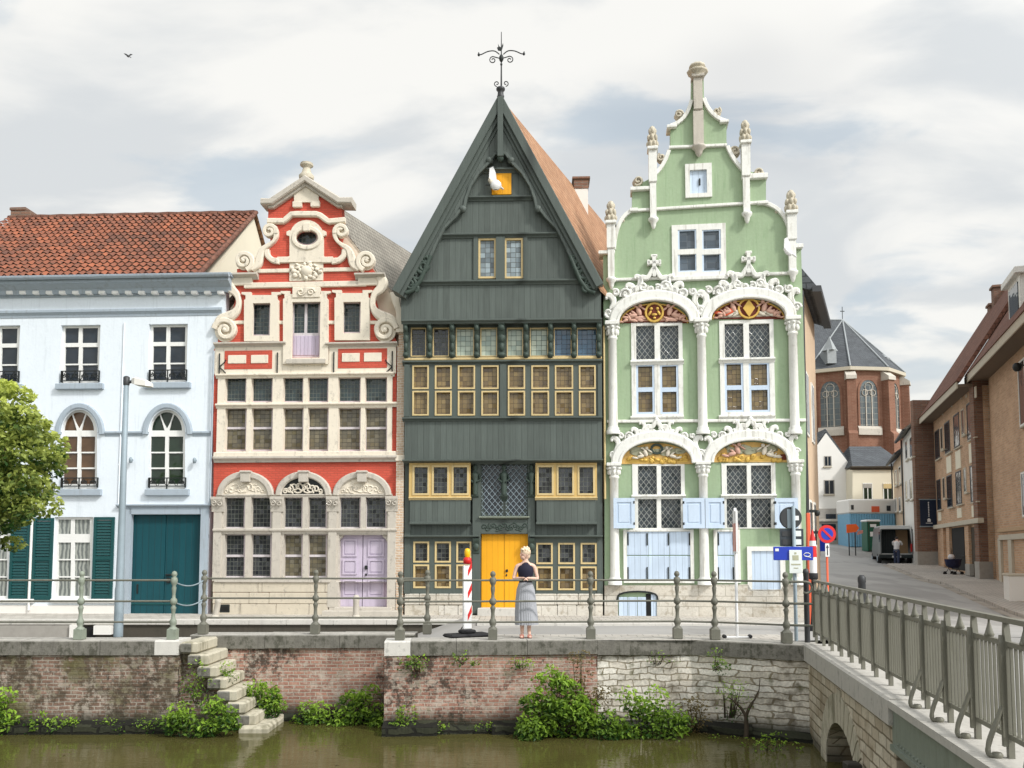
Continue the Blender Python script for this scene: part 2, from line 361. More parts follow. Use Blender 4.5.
bricks('quay_ashlar', (.76, .73, .66), (.58, .53, .45), (.30, .26, .19), bw=.29, bh=.112, ms=.011, var=.45, mottle=.45, bump=1.0, stain=stone_stain, wob=.07)
bricks('wet_stone', (.035, .037, .022), (.025, .028, .018), (.012, .012, .009), bw=.5, bh=.15, ms=.03, var=.6, mottle=.5, bump=1.0, wob=.1)
bricks('bridge_ashlar', (.60, .54, .43), (.47, .40, .30), (.24, .20, .14), bw=.40, bh=.15, ms=.014, var=.25, mottle=.35, bump=1.0,
       stain=lambda t, c, o: t.mix(t.math('MULTIPLY', t.ramp(t.noise(1.6, 6, off=4), .5, .66), .6), t.mix(t.math('MULTIPLY', t.ramp(o[2], -1.25, -1.6), .8), c, (.03, .03, .02)), (.20, .15, .085)))
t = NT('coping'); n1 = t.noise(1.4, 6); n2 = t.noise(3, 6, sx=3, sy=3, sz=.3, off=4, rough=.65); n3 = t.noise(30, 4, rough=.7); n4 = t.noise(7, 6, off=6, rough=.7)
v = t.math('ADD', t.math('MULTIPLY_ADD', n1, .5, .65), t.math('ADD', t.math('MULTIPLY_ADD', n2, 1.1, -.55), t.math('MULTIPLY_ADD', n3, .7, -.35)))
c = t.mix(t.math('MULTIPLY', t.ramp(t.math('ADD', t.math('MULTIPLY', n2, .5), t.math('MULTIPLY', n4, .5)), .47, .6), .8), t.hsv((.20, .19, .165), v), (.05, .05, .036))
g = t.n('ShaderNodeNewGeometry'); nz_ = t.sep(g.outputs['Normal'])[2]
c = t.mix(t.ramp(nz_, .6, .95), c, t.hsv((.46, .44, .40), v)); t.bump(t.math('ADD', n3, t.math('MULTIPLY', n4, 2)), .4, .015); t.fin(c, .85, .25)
bricks('plinth_ashlar', (.60, .57, .51), (.52, .48, .41), (.40, .37, .31), bw=.75, bh=.30, ms=.012, var=.22, mottle=.32, bump=.6, wob=.01,
       stain=lambda t, c, o: t.mix(t.math('MULTIPLY', t.ramp(t.math('ADD', t.math('MULTIPLY', t.noise(2.2, 7, off=4, rough=.7), .6), t.math('MULTIPLY', t.noise(9, 5, off=8), .4)), .5, .6), .6), c, (.30, .25, .18)))
stone('coping_pale', (.60, .58, .54), stain=.3, var=.08)
stone('bridge_coping', (.47, .45, .41), stain=.45, var=.12)
# ground
t = NT('asphalt'); n = t.noise(60, 3); n1 = t.noise(.35, 5); t.bump(n, .3, .01)
t.fin(t.hsv((.36, .35, .335), t.math('ADD', t.math('ADD', t.math('MULTIPLY_ADD', n, .3, .7), t.math('MULTIPLY_ADD', n1, .5, -.1)), t.math('MULTIPLY', t.ramp(t.noise(.22, 3, off=5, sx=2.5, sy=.6), .5, .54), -.16))), .85, .3)
bricks('setts', (.40, .36, .31), (.33, .29, .25), (.27, .24, .20), bw=.2, bh=.1, ms=.012, var=.3, mottle=.25)
t = NT('paving'); o = t.sep(t.tc.outputs['Object']); b = t.n('ShaderNodeTexBrick'); t.l(t.comb(o[0], o[1]), b.inputs['Vector']); b.inputs['Scale'].default_value = 1
b.inputs['Brick Width'].default_value = .3; b.inputs['Row Height'].default_value = .3; b.inputs['Mortar Size'].default_value = .008
b.inputs['Color1'].default_value = (.52, .49, .44, 1); b.inputs['Color2'].default_value = (.42, .39, .35, 1); b.inputs['Mortar'].default_value = (.17, .155, .13, 1)
t.fin(t.hsv(b.outputs['Color'], t.math('MULTIPLY_ADD', t.noise(.9, 5), .5, .75)), .85, .25)
t = NT('street_setts'); o = t.sep(t.tc.outputs['Object']); b = t.n('ShaderNodeTexBrick'); t.l(t.comb(o[0], o[1]), b.inputs['Vector']); b.inputs['Scale'].default_value = 1
b.inputs['Brick Width'].default_value = .2; b.inputs['Row Height'].default_value = .12; b.inputs['Mortar Size'].default_value = .012
b.inputs['Color1'].default_value = (.52, .48, .43, 1); b.inputs['Color2'].default_value = (.46, .42, .375, 1); b.inputs['Mortar'].default_value = (.22, .2, .18, 1)
t.bump(b.outputs['Fac'], .4, -.01); t.fin(t.hsv(b.outputs['Color'], t.math('MULTIPLY_ADD', t.noise(.5, 5), .6, .7)), .85, .25)
plain('earth', (.20, .18, .13), .95, var=.3, scale=.3)
# water
t = NT('water'); w1 = t.noise(1.1, 4, sx=1, sy=2.2, rough=.5); w2 = t.noise(5, 3, sx=1, sy=2.5, off=3)
t.bump(t.math('ADD', w1, t.math('MULTIPLY', w2, .25)), .085, .12)
t.fin(t.mix(t.noise(.6, 4), (.056, .053, .016), (.088, .078, .025)), .03, .5); t.b.inputs['IOR'].default_value = 1.33
# leaves
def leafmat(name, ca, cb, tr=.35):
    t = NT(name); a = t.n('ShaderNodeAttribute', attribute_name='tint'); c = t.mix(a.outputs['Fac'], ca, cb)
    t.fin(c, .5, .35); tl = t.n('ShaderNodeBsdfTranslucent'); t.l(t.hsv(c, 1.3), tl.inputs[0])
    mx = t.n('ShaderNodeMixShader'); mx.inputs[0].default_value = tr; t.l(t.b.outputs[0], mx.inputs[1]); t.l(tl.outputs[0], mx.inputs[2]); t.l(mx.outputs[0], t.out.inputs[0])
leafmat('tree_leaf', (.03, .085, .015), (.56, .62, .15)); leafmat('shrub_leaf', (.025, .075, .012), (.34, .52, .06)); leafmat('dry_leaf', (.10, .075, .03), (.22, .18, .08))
plain('bark', (.06, .045, .03), .9, var=.35, scale=12)
# people and small things
plain('skin', (.70, .46, .36), .5, var=.05); plain('hair_blonde', (.74, .58, .42), .5, var=.2, scale=60); plain('hair_dark', (.03, .02, .015), .6)
plain('navy_cloth', (.012, .012, .028), .85); plain('grey_cloth', (.36, .37, .40), .85, var=.05); plain('white_cloth', (.62, .60, .60), .85); plain('jean_cloth', (.03, .04, .08), .85); plain('pink_shoe', (.62, .25, .2), .6)
plain('lip', (.45, .12, .1), .5); plain('eye_dark', (.02, .02, .02), .3)
plain('red_gloss', (.62, .02, .02), .4); plain('white_gloss', (.78, .78, .78), .4, var=.06); plain('signal_blue', (.015, .045, .42), .4); plain('sign_back', (.045, .055, .065), .5, .3); plain('notice_white', (.72, .76, .74), .6, var=.05)
plain('lamp_yellow', (.85, .48, .01), .3); plain('orange_sign', (.85, .13, .02), .5); plain('toilet_green', (.012, .10, .06), .5); plain('cabin_blue', (.16, .36, .52), .5); plain('banner_navy', (.008, .018, .045), .6)
plain('van_paint', (.60, .61, .60), .3, var=.04); plain('van_side', (.10, .11, .11), .35, var=.1); plain('van_dark', (.012, .02, .022), .6); plain('tan_wood', (.45, .30, .17), .7); plain('tail_red', (.5, .02, .02), .3); plain('pram_blue', (.012, .015, .05), .8)
plain('plaque_red', (.14, .025, .012), .7, var=.3, scale=10); plain('gold', (.62, .40, .09), .45, .3, var=.2); plain('flesh_relief', (.60, .36, .28), .7, var=.15, scale=20); plain('white_relief', (.66, .60, .50), .7, var=.15, scale=20); plain('ochre_relief', (.60, .38, .12), .7, var=.3, scale=12); plain('sage_relief', (.40, .40, .28), .7, var=.2, scale=8)
plain('orange_red', (.7, .12, .05), .6)
# ------------------------------------------------------------------ house kit
ZB = -.27
FD = Frame((P(501, 600, 25.3).x, 25.3, ZB), R(-2.0))
def on(Fr, px):                                                    # a frame hinged on another facade's edge
    x, _ = Fr.p(px, 600); return Fr.M @ Vector((x, 0, 0))
FG = Frame(on(FD, 604.5), R(-7.0))
FR = Frame(on(FD, 400), R(-3.3))
FB = Frame(on(FR, 211.5), R(-3.0))
def skew(Fr, k=.42):
    v = Fr.I.to_3x3() @ Vector((k, 1, 0)); return v.x/v.y
def grid(cols, rows): return [(a, c, b, d) for (a, b) in cols for (c, d) in rows]
def win(Fr, root, outer, lights, fmat, gmat, y=.08, t=.06, glass_y=None, name='window', sill=None, silld=.1, sillmat=None, ring=None, ringmat=None, ringname='casement', pad=0.0):
    """a window: frame plate with one hole per light, glass behind, optional own casement round each light"""
    o = Fr.pts(outer, -y) if len(outer) != 4 or isinstance(outer[0], tuple) else None
    if o is None:
        x0, x1, z0, z1 = Fr.r(*outer, -y); o = rect(x0-pad, x1+pad, z0-pad, z1+pad)
    L = []
    for l in lights:
        if isinstance(l[0], tuple): L.append(Fr.pts(l, -y))
        else: L.append(rect(*Fr.r(*l, -y)))
    m = MB(); m.plate(o, L, y, y+t); f = m.build(name, fmat, root)
    if isinstance(gmat, str): gm = {gmat: L}
    else:
        gm = {}
        for i, l in enumerate(L): gm.setdefault(gmat[i % len(gmat)], []).append(l)
    for g, ls in gm.items():
        m = MB(); yy = glass_y if glass_y is not None else y+t*.75
        for l in ls:
            xs = [p[0] for p in l]; zs = [p[1] for p in l]
            if len(l) == 4: m.add([(min(xs)-.01, yy, min(zs)-.01), (max(xs)+.01, yy, min(zs)-.01), (max(xs)+.01, yy, max(zs)+.01), (min(xs)-.01, yy, max(zs)+.01)], [(0, 1, 2, 3)])
            else: m.plate(l, (), yy, yy+.01)
        m.build('glass', g, f)
    if ring:
        for l in L:
            xs = [p[0] for p in l]; zs = [p[1] for p in l]; x0, x1, z0, z1 = min(xs), max(xs), min(zs), max(zs)
            MB().plate(rect(x0-.004, x1+.004, z0-.004, z1+.004), [rect(x0+ring, x1-ring, z0+ring, z1-ring)], y-.02, y+t*.6).build(ringname, ringmat, f)
    if sill:
        x0, x1, z0, z1 = Fr.r(*sill, silld)
        MB().box(x0, x1, -silld, y+.02, z0, z1, .02).build('sill', sillmat or fmat, f)
    return f
def slab(Fr, px, d, yb, c=0.0):                                    # px rect -> box front at d, back at y=yb
    x0, x1, z0, z1 = Fr.r(*px, d); return (x0, x1, -d, yb, z0, z1, c)
def put(Fr, root, name, mat, *rs):                                 # several slabs as one part
    first = None
    for px, d, yb in rs:
        o = MB().box(*slab(Fr, px, d, yb, .015)).build(name, mat, root); first = first or o
    return first
def moulding(Fr, root, name, mat, px, d, yb=.02):
    x0, x1, z0, z1 = Fr.r(*px, d); return MB().mould(x0, x1, z0, z1, d, yb).build(name, mat, root)
def body(Fr, root, x0, x1, ze, zr, depth, k, wmat, rmat, y0=.25, yr=None, xr=None, over=.15, zb=-.7, roofname='roof'):
    xr = (x0+x1)/2 if xr is None else xr; ye = y0+depth; s = lambda x, y: x+k*y
    m = MB(); prof = [(x0, zb), (x1, zb), (x1, ze), (xr, zr), (x0, ze)]
    m.loft([[(s(x, y0), y0, z) for x, z in prof], [(s(x, ye), ye, z) for x, z in prof]]); m.build('side_wall', wmat, root)
    yr = y0 if yr is None else yr; sl = (zr-ze)/(xr-x0); sr = (zr-ze)/(x1-xr)
    m = MB()
    pr = [(x0-over, ze-over*sl+.05), (xr, zr+.05), (x1+over, ze-over*sr+.05), (x1+over, ze-over*sr+.20), (xr, zr+.22), (x0-over, ze-over*sl+.20)]
    m.loft([[(x+k*(yq-yr), yq, z) for x, z in pr] for yq in (yr, ye+.1)]); return m.build(roofname, rmat, root)

# ================================================================== pale blue house
HB = empty('town_house', FB.o, 'long pale blue plastered house with teal shutters and red pantile roof', 'house', FB.rz)
def archpx(x0, x1, ys, yt, yb, n=14): return [(x0, yb), (x1, yb)] + [((x0+x1)/2+(x1-x0)/2*cos(pi*i/n), ys-(ys-yt)*sin(pi*i/n)) for i in range(n+1)]
upw = [(-21, 325.5, 19, 384), (60, 325, 99.5, 383), (148, 324, 187, 382)]
arw = [(-26, 14), (61, 97), (148.5, 185)]
gw = [(-29, 517, 9, 599), (53, 517, 92, 599)]
holes = [rect(*FB.r(*w)) for w in upw] + [FB.pts(archpx(a, b, 430, 409, 489)) for a, b in arw] + [rect(*FB.r(*w)) for w in gw] + [rect(*FB.r(129, 514, 200, 617))]
xl = FB.p(9, 214, -4.6)[0]; xr_ = FB.x(222)
zt, zb = FB.z(283), FB.z(620)
MB().plate([(xl, zb), (FB.x(211), zb), (FB.x(211.5), FB.z(345)), (xr_, FB.z(344)), (xr_, zt), (xl, zt)], holes, 0, .3).build('wall', 'blue_plaster', HB)
moulding(FB, HB, 'cornice', 'grey_blue_trim', (-67, 277, 228, 291), .42)
moulding(FB, HB, 'string_course', 'grey_blue_trim', (-67, 309, 221, 316.5), .09)
put(FB, HB, 'frieze', 'grey_blue_trim', ((-67, 291, 222, 296.5), .06, .02))
for i in range(22):
    a = -60+i*13.2
    put(FB, HB, 'modillion', 'white_paint', ((a, 290.5, a+6, 294), .2, -.05))
x0, x1, z0, z1 = FB.r(-67, 274.5, 229, 277.5, .5)
MB().exx([(-.5+.09*cos(a), (z0+z1)/2+.09*sin(a)) for a in [pi*i/6+pi for i in range(7)]]+[(-.40, z1+.03), (.05, z1+.03), (.05, z0)], x0, x1).build('gutter', 'grey_blue_trim', HB)
MB().tube([(FB.x(121.5, 400, .03), -.02, FB.z(318)), (FB.x(121.5, 400, .03), -.02, FB.z(504))], .020).build('downpipe', 'blue_plaster', HB)
MB().tube([(FB.x(30.5, 560, .06), -.06, FB.z(495)), (FB.x(30.5, 560, .06), -.06, FB.z(612))], .04).build('downpipe', 'white_paint', HB)
MB().tube([(FB.x(212.5, 400, .1), -.1, FB.z(505)), (FB.x(212.5, 400, .1), -.1, FB.z(348))], .03).build('downpipe', 'grey_blue_trim', HB)
# string at the springing of the arches, arch hoods
for a, b in ((-67, -33), (21.5, 54), (104, 141.5), (192, 211)): moulding(FB, HB, 'string_course', 'grey_blue_trim', (a, 431, b, 436), .07)
def guard(f, Fr, px, d=.1):                                        # wrought iron window guard
    x0, x1, z0, z1 = Fr.r(*px, d); m = MB(); y = -d
    m.box(x0, x1, y, y+.02, z1-.03, z1); m.box(x0, x1, y, y+.02, z0, z0+.025)
    m.box(x0, x0+.025, y, y+.1, z0-.03, z1); m.box(x1-.025, x1, y, y+.1, z0-.03, z1); n = 4; w = (x1-x0)/n
    m.box((x0+x1)/2-.015, (x0+x1)/2+.015, y-.005, y+.015, z0-.12, z1)
    for i in range(n):
        cx = x0+w*(i+.5); r = min(w, z1-z0)*.42
        for sgn in (1, -1):
            m.tube([(p[0], y+.01, p[1]) for p in spiral(cx+sgn*r*.45, (z0+z1)/2, r*.55, r*.12, pi/2, 1.4*sgn, 14)], .014, 4)
        m.tube([(cx-w*.45, y+.01, z0+.02), (cx, y+.01, z1-.03), (cx+w*.45, y+.01, z0+.02)], .011, 4)
    return m.build('window_guard', 'iron', f)
for (a, b, c, d) in upw:
    mid = (a+c)/2+.5
    f = win(FB, HB, (a, b, c, d), grid([(a+5, mid-1.7), (mid+1.9, c-1.8)], [(b+3, b+18), (b+22, b+38.7), (b+40.2, b+55.5)]), 'white_paint', 'dark_glass', y=.12, pad=.02)
    put(FB, f, 'sill', 'grey_blue_trim', ((a-5, d, c+2.5, d+6), .13, .1)); guard(f, FB, (a+.5, b+45.5, c-.5, b+56), .06)
for i, (a, b) in enumerate(arw):
    mid = (a+b)/2; out = archpx(a-.5, b+.5, 430, 408.5, 489.5)
    n = 10; fan = []
    cx, cy, rx, ry = mid, 430.5, (b-a)/2-3, 18.5
    def ap(t): return (cx+rx*cos(t), cy-ry*sin(t))
    fan = [[(cx-rx, cy), ] + [ap(pi-pi*.34*k/5) for k in range(1, 6)] + [(cx-rx*.30, cy-ry*.45), (cx-2.2, cy)],
           [ap(.64*pi-.28*pi*k/6) for k in range(7)] + [(cx+rx*.22, cy-ry*.42), (cx, cy-1.5), (cx-rx*.22, cy-ry*.42)],
           [(cx+2.2, cy), (cx+rx*.30, cy-ry*.45)] + [ap(.34*pi-.34*pi*k/5) for k in range(5)] + [(cx+rx, cy)]]
    rows = [(436.5, 451.8), (453.2, 467.5), (469, 484)]
    f = win(FB, HB, out, fan+grid([(a+2.2, mid-1.7), (mid+1.7, b-2)], rows), 'white_paint', ['brown_reflect_glass', 'brown_reflect_glass', 'olive_reflect_glass'][i], y=.12)
    put(FB, f, 'sill', 'grey_blue_trim', ((a-4, 489, b+3, 495.5), .13, .1)); guard(f, FB, (a-.5, 477.5, b+.5, 486.5), .06)
    c2 = FB.pts([(mid-(b-a)/2*1.22*cos(pi*k/18), 434-(434-405.5)*sin(pi*k/18)) for k in range(19)], .08)
    MB().ribbon(c2, .17, -.09, .02).build('arch_hood', 'grey_blue_trim', HB)
    c2 = FB.pts([(mid-(b-a)/2*1.07*cos(pi*k/18), 432-(432-408)*sin(pi*k/18)) for k in range(19)], .04)
    MB().ribbon(c2, .10, -.04, .02).build('arch_moulding', 'blue_plaster', HB)
for (a, b, c, d) in gw:
    mid = (a+c)/2
    f = win(FB, HB, (a, b, c, d), grid([(a+5, mid-1.8), (mid+1.8, c-2.2)], [(b+2.5, b+17), (b+25.5, b+42), (b+43.3, b+59.3), (b+60.6, b+79)]), 'white_paint', 'curtain_glass', y=.08, pad=.02)
    put(FB, f, 'sill', 'white_paint', ((a-3, d, c+24, d+4), .1, .1))
def shutter(Fr, root, px, d=.05, slats=26):
    x0, x1, z0, z1 = Fr.r(*px, d); w = .085
    m = MB(); m.plate(rect(x0, x1, z0, z1), [rect(x0+w, x1-w, z0+w*1.4, (z0+z1)/2-.05), rect(x0+w, x1-w, (z0+z1)/2+.05, z1-w)], -d, -.002)
    for i in range(slats):
        z = z0+.1+(z1-z0-.2)*i/slats; h = (z1-z0-.2)/slats
        m.add([(x0+w, -d+.012, z), (x1-w, -d+.012, z), (x1-w, -.006, z+h*.95), (x0+w, -.006, z+h*.95)], [(0, 1, 2, 3)])
    return m.build('shutter', 'teal_paint', root)
for px in ((-51, 517, -30, 600), (9.5, 519, 29, 600), (32, 518, 52, 600), (92.5, 517, 113, 599.5)): shutter(FB, HB, px)
put(FB, HB, 'plinth', 'white_render', ((-67, 605, 117, 620.5), .03, .02))
# garage portal
put(FB, HB, 'portal_surround', 'grey_blue_trim', ((119.5, 507.5, 129.5, 617), .05, .12), ((199.5, 507.5, 207.5, 617), .05, .12), ((129.5, 507.5, 199.5, 514.5), .05, .12))
moulding(FB, HB, 'portal_lintel', 'grey_blue_trim', (115.5, 504, 208.5, 507.6), .13)
dr = put(FB, HB, 'garage_door', 'teal_planks', ((129, 514, 164.6, 617), -.14, .2), ((165.2, 514, 201, 617), -.14, .2))
put(FB, dr, 'rail', 'teal_paint', ((130, 603, 199.5, 605), -.12, .15)); put(FB, dr, 'handle', 'iron', ((166.5, 578, 170, 583), -.09, .15), ((165.2, 574, 171, 575.6), -.07, .15))
put(FB, dr, 'latch', 'iron', ((136.5, 584, 138, 594), -.12, .15))
for px in ((129.5, 457, 132.5, 463), (193, 457, 196.5, 463.5)):
    x0, x1, z0, z1 = FB.r(*px, .1); m = MB(); m.lathe([(.0, 0), (.05, .01), (.055, .12), (.03, .17), (0, .18)], (x0+x1)/2, -.12, z0, 8); m.box((x0+x1)/2-.02, (x0+x1)/2+.02, -.1, .01, z0+.08, z0+.12); m.build('wall_lamp', 'steel_grey', HB)
# body, roof with modelled pantiles
zE = FB.z(277); yR = 4.6
xR1, zR = FB.p(257, 214, -yR); xE1 = FB.x(229, 277, .4)
m = MB(); prof = [(.36, zb-.3), (.36, zE-.05), (yR, zR-.12), (2*yR, zE-.15), (2*yR, zb-.3)]
m.loft([[(xl, y, z) for y, z in prof], [(xR1-.12, y, z) for y, z in prof]]); m.build('side_wall', 'cream_render', HB)
m = MB(); tw, nrow = .235, 19
ncol = int((xR1-xl+.1)/tw); sub = 7; L = math.hypot(yR+.35, zR-zE); vs = []; fs = []; tint = []
for j in range(nrow):
    for e in (0, 1):
        t = (j+e*1.04)/nrow; lift = .05*(1-e)+.012
        for i in range(ncol*sub+1):
            u = i/sub; ph = u % 1
            h = .052*sin(2*pi*ph)*(.9 if ph < .5 else .5)+.016*math.sin(i*1.7+j*5.1)*.35
            vs.append((xl+u*tw, -.35+(yR+.35)*t-(lift+h)*.55, zE+.02+(zR-zE)*t+(lift+h)*.8))
    b = j*2*(ncol*sub+1)
    for i in range(ncol*sub): fs.append((b+i, b+i+1, b+ncol*sub+2+i, b+ncol*sub+1+i)); tint.append((i//sub, j, 0))
m.add(vs, fs, True)
ro = m.build('roof', 'pantile', HB)
at = ro.data.attributes.new('tile', 'FLOAT_VECTOR', 'FACE')
for i, v in enumerate(tint): at.data[i].vector = v
m = MB(); m.add([(xl, yR, zR), (xR1, yR, zR), (xR1, 2*yR+.3, zE-.1), (xl, 2*yR+.3, zE-.1)], [(0, 1, 2, 3)]); m.build('rear_roof', 'orange_tiles', HB)
m = MB(); m.tube([(xl+i*.4, yR, zR+.02+.02*(i % 2)) for i in range(int((xR1-xl)/.4)+1)], .11, 8); m.build('ridge', 'brown_tiles', ro)
m = MB(); m.tube([(xR1-.03, -.35, zE+.04), (xR1-.03, yR, zR+.06)], .085, 6); m.build('verge', 'brown_tiles', ro)
w0, w1 = FB.p(12.5, 212, -yR), FB.p(37, 212, -yR); ch = MB(); zc = FB.p(20, 208.3, -yR)[1]
ch.box(w0[0], w1[0]-.2, yR-.1, yR+.7, zR-.6, zc-.12); ch.box(w0[0]-.03, w1[0]-.35, yR-.13, yR+.75, zc-.12, zc, .02); ch.build('chimney', 'brown_brick', ro)

# ================================================================== red gabled house
HR = empty('town_house', FR.o, 'narrow red house with cream stone scrolls, oval gable window and lilac door', 'house', FR.rz)
kR = skew(FR)
CX = 305
def mir(l): return [(2*CX-x, y) for x, y in reversed(l)]
left = [(213.5, 470), (213.5, 342), (216, 336), (217, 322), (225, 316), (233, 309), (236, 296), (229, 284), (228, 277), (237, 276.5), (237, 269), (244, 268), (258, 266), (262, 256), (270, 247), (270.5, 240), (268, 231), (268, 219), (268.5, 203)]
outer = [(213.5, 617)] + left + [(305, 177)] + mir(left) + [(396, 617)]
hw = [(252, 302, 270.5, 336), (291.5, 301, 320.5, 357.5), (342.5, 301, 361, 333.5)]
ov = [(306.6+11*cos(2*pi*i/20), 237.6-7.6*sin(2*pi*i/20)) for i in range(20)]
r1c = [(224.5, 246.5), (250.8, 272.8), (282.6, 303.5), (307.2, 328.6), (337.8, 360.8), (364.6, 387.3)]
r1r = [(377, 402.6), (407.4, 451.5)]
g1c = [(224, 245.2), (250.6, 271.7), (283.2, 302.8), (307.6, 327.2), (339.2, 360.8), (365.2, 386.8)]
g1r = [(497, 528.6), (534, 578)]
holes = [FR.pts(list(reversed(ov)))] + [rect(*FR.r(*w)) for w in hw] + [rect(*FR.r(*w)) for w in grid(r1c, r1r)]
gh = [g for g in grid(g1c, g1r) if not (g[0] > 338 and g[1] > 530)] + [(337.5, 534, 388, 608)]
holes += [rect(*FR.r(*w)) for w in gh]
MB().plate(FR.pts(outer), holes, 0, .35).build('wall', 'red_brick_paint', HR)
# gable: scrolls
def both(l): return [l, [(2*CX-x, y) for x, y in l]]
dS = .14
for name, l in (('gable_scroll', None),):
    for sgn in (1, -1):
        X = lambda x: CX-sgn*(CX-x)
        m = MB()
        # lower scroll
        body_l = smooth_line([(232, 276), (228, 281), (230, 288), (236, 294), (238, 303), (235, 311), (228, 316), (220, 319), (216, 324)], 5)
        m.ribbon(FR.pts([(X(a), b) for a, b in body_l], dS), [.24+.09*sin(i*.25) for i in range(len(body_l))], -dS, .03)
        sp = [(225+(r_*cos(a)), 330-r_*sin(a)) for r_, a in [(11.5-9.5*i/30, pi*.95-2*pi*1.6*i/30) for i in range(31)]]
        m.ribbon(FR.pts([(X(a), b) for a, b in sp], dS), [.17-.10*i/30 for i in range(31)], -dS-.03, .03)
        cxy = FR.p(X(225), 330, .1); m.lathe([(0, 0), (.07, 0)], 0, 0); m.ell((cxy[0], -.12, cxy[1]), (.09, .07, .09))
        x_, z_ = cxy; m.plate([(x_+.33*cos(2*pi*i/20), z_+.36*sin(2*pi*i/20)) for i in range(20)], (), -.07, .03)
        m.build('gable_scroll', 'cream_stone', HR); m = MB()
        # upper scroll
        up = smooth_line([(251, 268.5), (257, 264), (259, 257), (262, 249), (269, 244), (273.5, 240), (275.5, 234), (273, 227)], 5)
        m.ribbon(FR.pts([(X(a), b) for a, b in up], dS), [.17+.07*sin(i*.2) for i in range(len(up))], -dS, .03)
        sp = [(243.5+(r_*cos(a)), 260.5-r_*sin(a)) for r_, a in [(9.5-7.5*i/30, -pi*.4+2*pi*1.6*i/30) for i in range(31)]]
        m.ribbon(FR.pts([(X(a), b) for a, b in sp], dS), [.16-.09*i/30 for i in range(31)], -dS-.03, .03)
        x_, z_ = FR.p(X(243.5), 260.5, .1); m.plate([(x_+.26*cos(2*pi*i/20), z_+.28*sin(2*pi*i/20)) for i in range(20)], (), -.07, .03); m.ell((x_, -.12, z_), (.07, .06, .07))
        sp = [(269+(r_*cos(a)), 231-r_*sin(a)) for r_, a in [(7-5.2*i/26, -pi*.1+2*pi*1.4*i/26) for i in range(27)]]
        m.ribbon(FR.pts([(X(a), b) for a, b in sp], dS), [.13-.06*i/26 for i in range(27)], -dS-.02, .03)
        x_, z_ = FR.p(X(269), 231, .1); m.plate([(x_+.18*cos(2*pi*i/16), z_+.20*sin(2*pi*i/16)) for i in range(16)], (), -.07, .03)
        # inner ramp towards the string
        inn = smooth_line([(266, 249), (267, 255), (272, 259.5), (276, 260), (276, 263)], 4)
        m.ribbon(FR.pts([(X(a), b) for a, b in inn], dS), .17, -dS+.02, .03)
        m.build('gable_scroll', 'cream_stone', HR)
        a, b = sorted((X(226), X(256))); moulding(FR, HR, 'ledge', 'grey_stone', (a, 272, b, 277.5), .26)
        a, b = sorted((X(213), X(285))); moulding(FR, HR, 'base_moulding', 'grey_stone', (a, 341.5, b, 346), .18)
        a, b = sorted((X(229), X(252))); put(FR, HR, 'ledge_block', 'cream_stone', ((a, 277.5, b, 285), .1, .02))
put(FR, HR, 'string_band', 'cream_stone', ((244, 281.5, 366, 287), .09, .02), ((232, 320.5, 244, 324), .05, .02), ((277, 320.5, 284, 324), .05, .02), ((327, 320.5, 336, 324), .05, .02), ((369, 320.5, 380, 324), .05, .02), ((254, 268, 357, 272), .05, .02), ((277, 256.5, 289, 262.5), .1, .02), ((321.5, 256.5, 333, 262.5), .1, .02))
for a, b in ((213.5, 216.2), (391.8, 396.5)): pass
# surrounds in the gable
def surround(px, hole, mat='cream_stone', ear=2.5, d=.10):
    a, b, c, e = px; m = MB(); o = [(a, e), (c, e), (c, b+8), (c-1.5, b+7), (c-1.5, b+3), (c+ear, b+2), (c+ear, b), (c-7, b), (c-7, b+3), (a+7, b+3), (a+7, b), (a-ear, b), (a-ear, b+2), (a+1.5, b+3), (a+1.5, b+7), (a, b+8)]
    m.plate(FR.pts(o, d), [rect(*FR.r(*hole, d))], -d, .02); return m.build('window_surround', mat, HR)
surround((244, 292, 278.5, 341), (252.4, 303, 270, 335.5)); surround((334.5, 290, 369.5, 340), (343, 301.8, 360.5, 333))
surround((283, 291, 328, 364), (291.7, 301.8, 320, 357.7))
win(FR, HR, hw[0], [(253.6, 304.5, 269, 334.5)], 'pale_frame', 'lead_teal', y=.12, pad=.02); win(FR, HR, hw[2], [(344, 303.5, 359.5, 332)], 'pale_frame', 'lead_teal', y=.12, pad=.02)
f = win(FR, HR, hw[1], [(294, 303.5, 304.6, 333), (307, 303.5, 318.5, 333)], 'pale_frame', 'lead_teal', y=.10, pad=.02)
m = MB()
for i in range(7):
    a = 293+i*3.8; m.box(*slab(FR, (a, 335.5, a+3.4, 355.5), -.085, .12, .008))
m.build('shutter', 'lilac_paint', f)
put(FR, HR, 'sill', 'grey_stone', ((286, 358.5, 325, 363.5), .17, .08))
put(FR, HR, 'keystone', 'cream_stone', ((292.5, 286.8, 320, 297.5), .13, .02)); 
for k in (-1, 1):
    x, z = FR.p(306+k*5, 292, .13); m = MB(); m.tube([(p[0], -.14, p[1]) for p in spiral(x, z, .12, .03, 0, 1.3*k, 14)], .03, 5); m.build('scroll_relief', 'cream_stone', HR)
# cartouche, many small lobes
m = MB(); m.box(*slab(FR, (289.5, 261, 323, 280.5), .05, .02)); random.seed(3)
for i in range(26):
    a = i*2.399; r_ = math.sqrt((i+.5)/26); x, z = FR.p(306.3+15*r_*cos(a), 270.7+8.4*r_*sin(a), .08); m.ell((x, -.07, z), (random.uniform(.06, .11), .06, random.uniform(.04, .08)), random.uniform(0, 3), 6, 5)
x, z = FR.p(306.3, 270.5, .1); m.ell((x, -.08, z), (.2, .09, .17)); m.build('cartouche', 'cream_stone', HR)
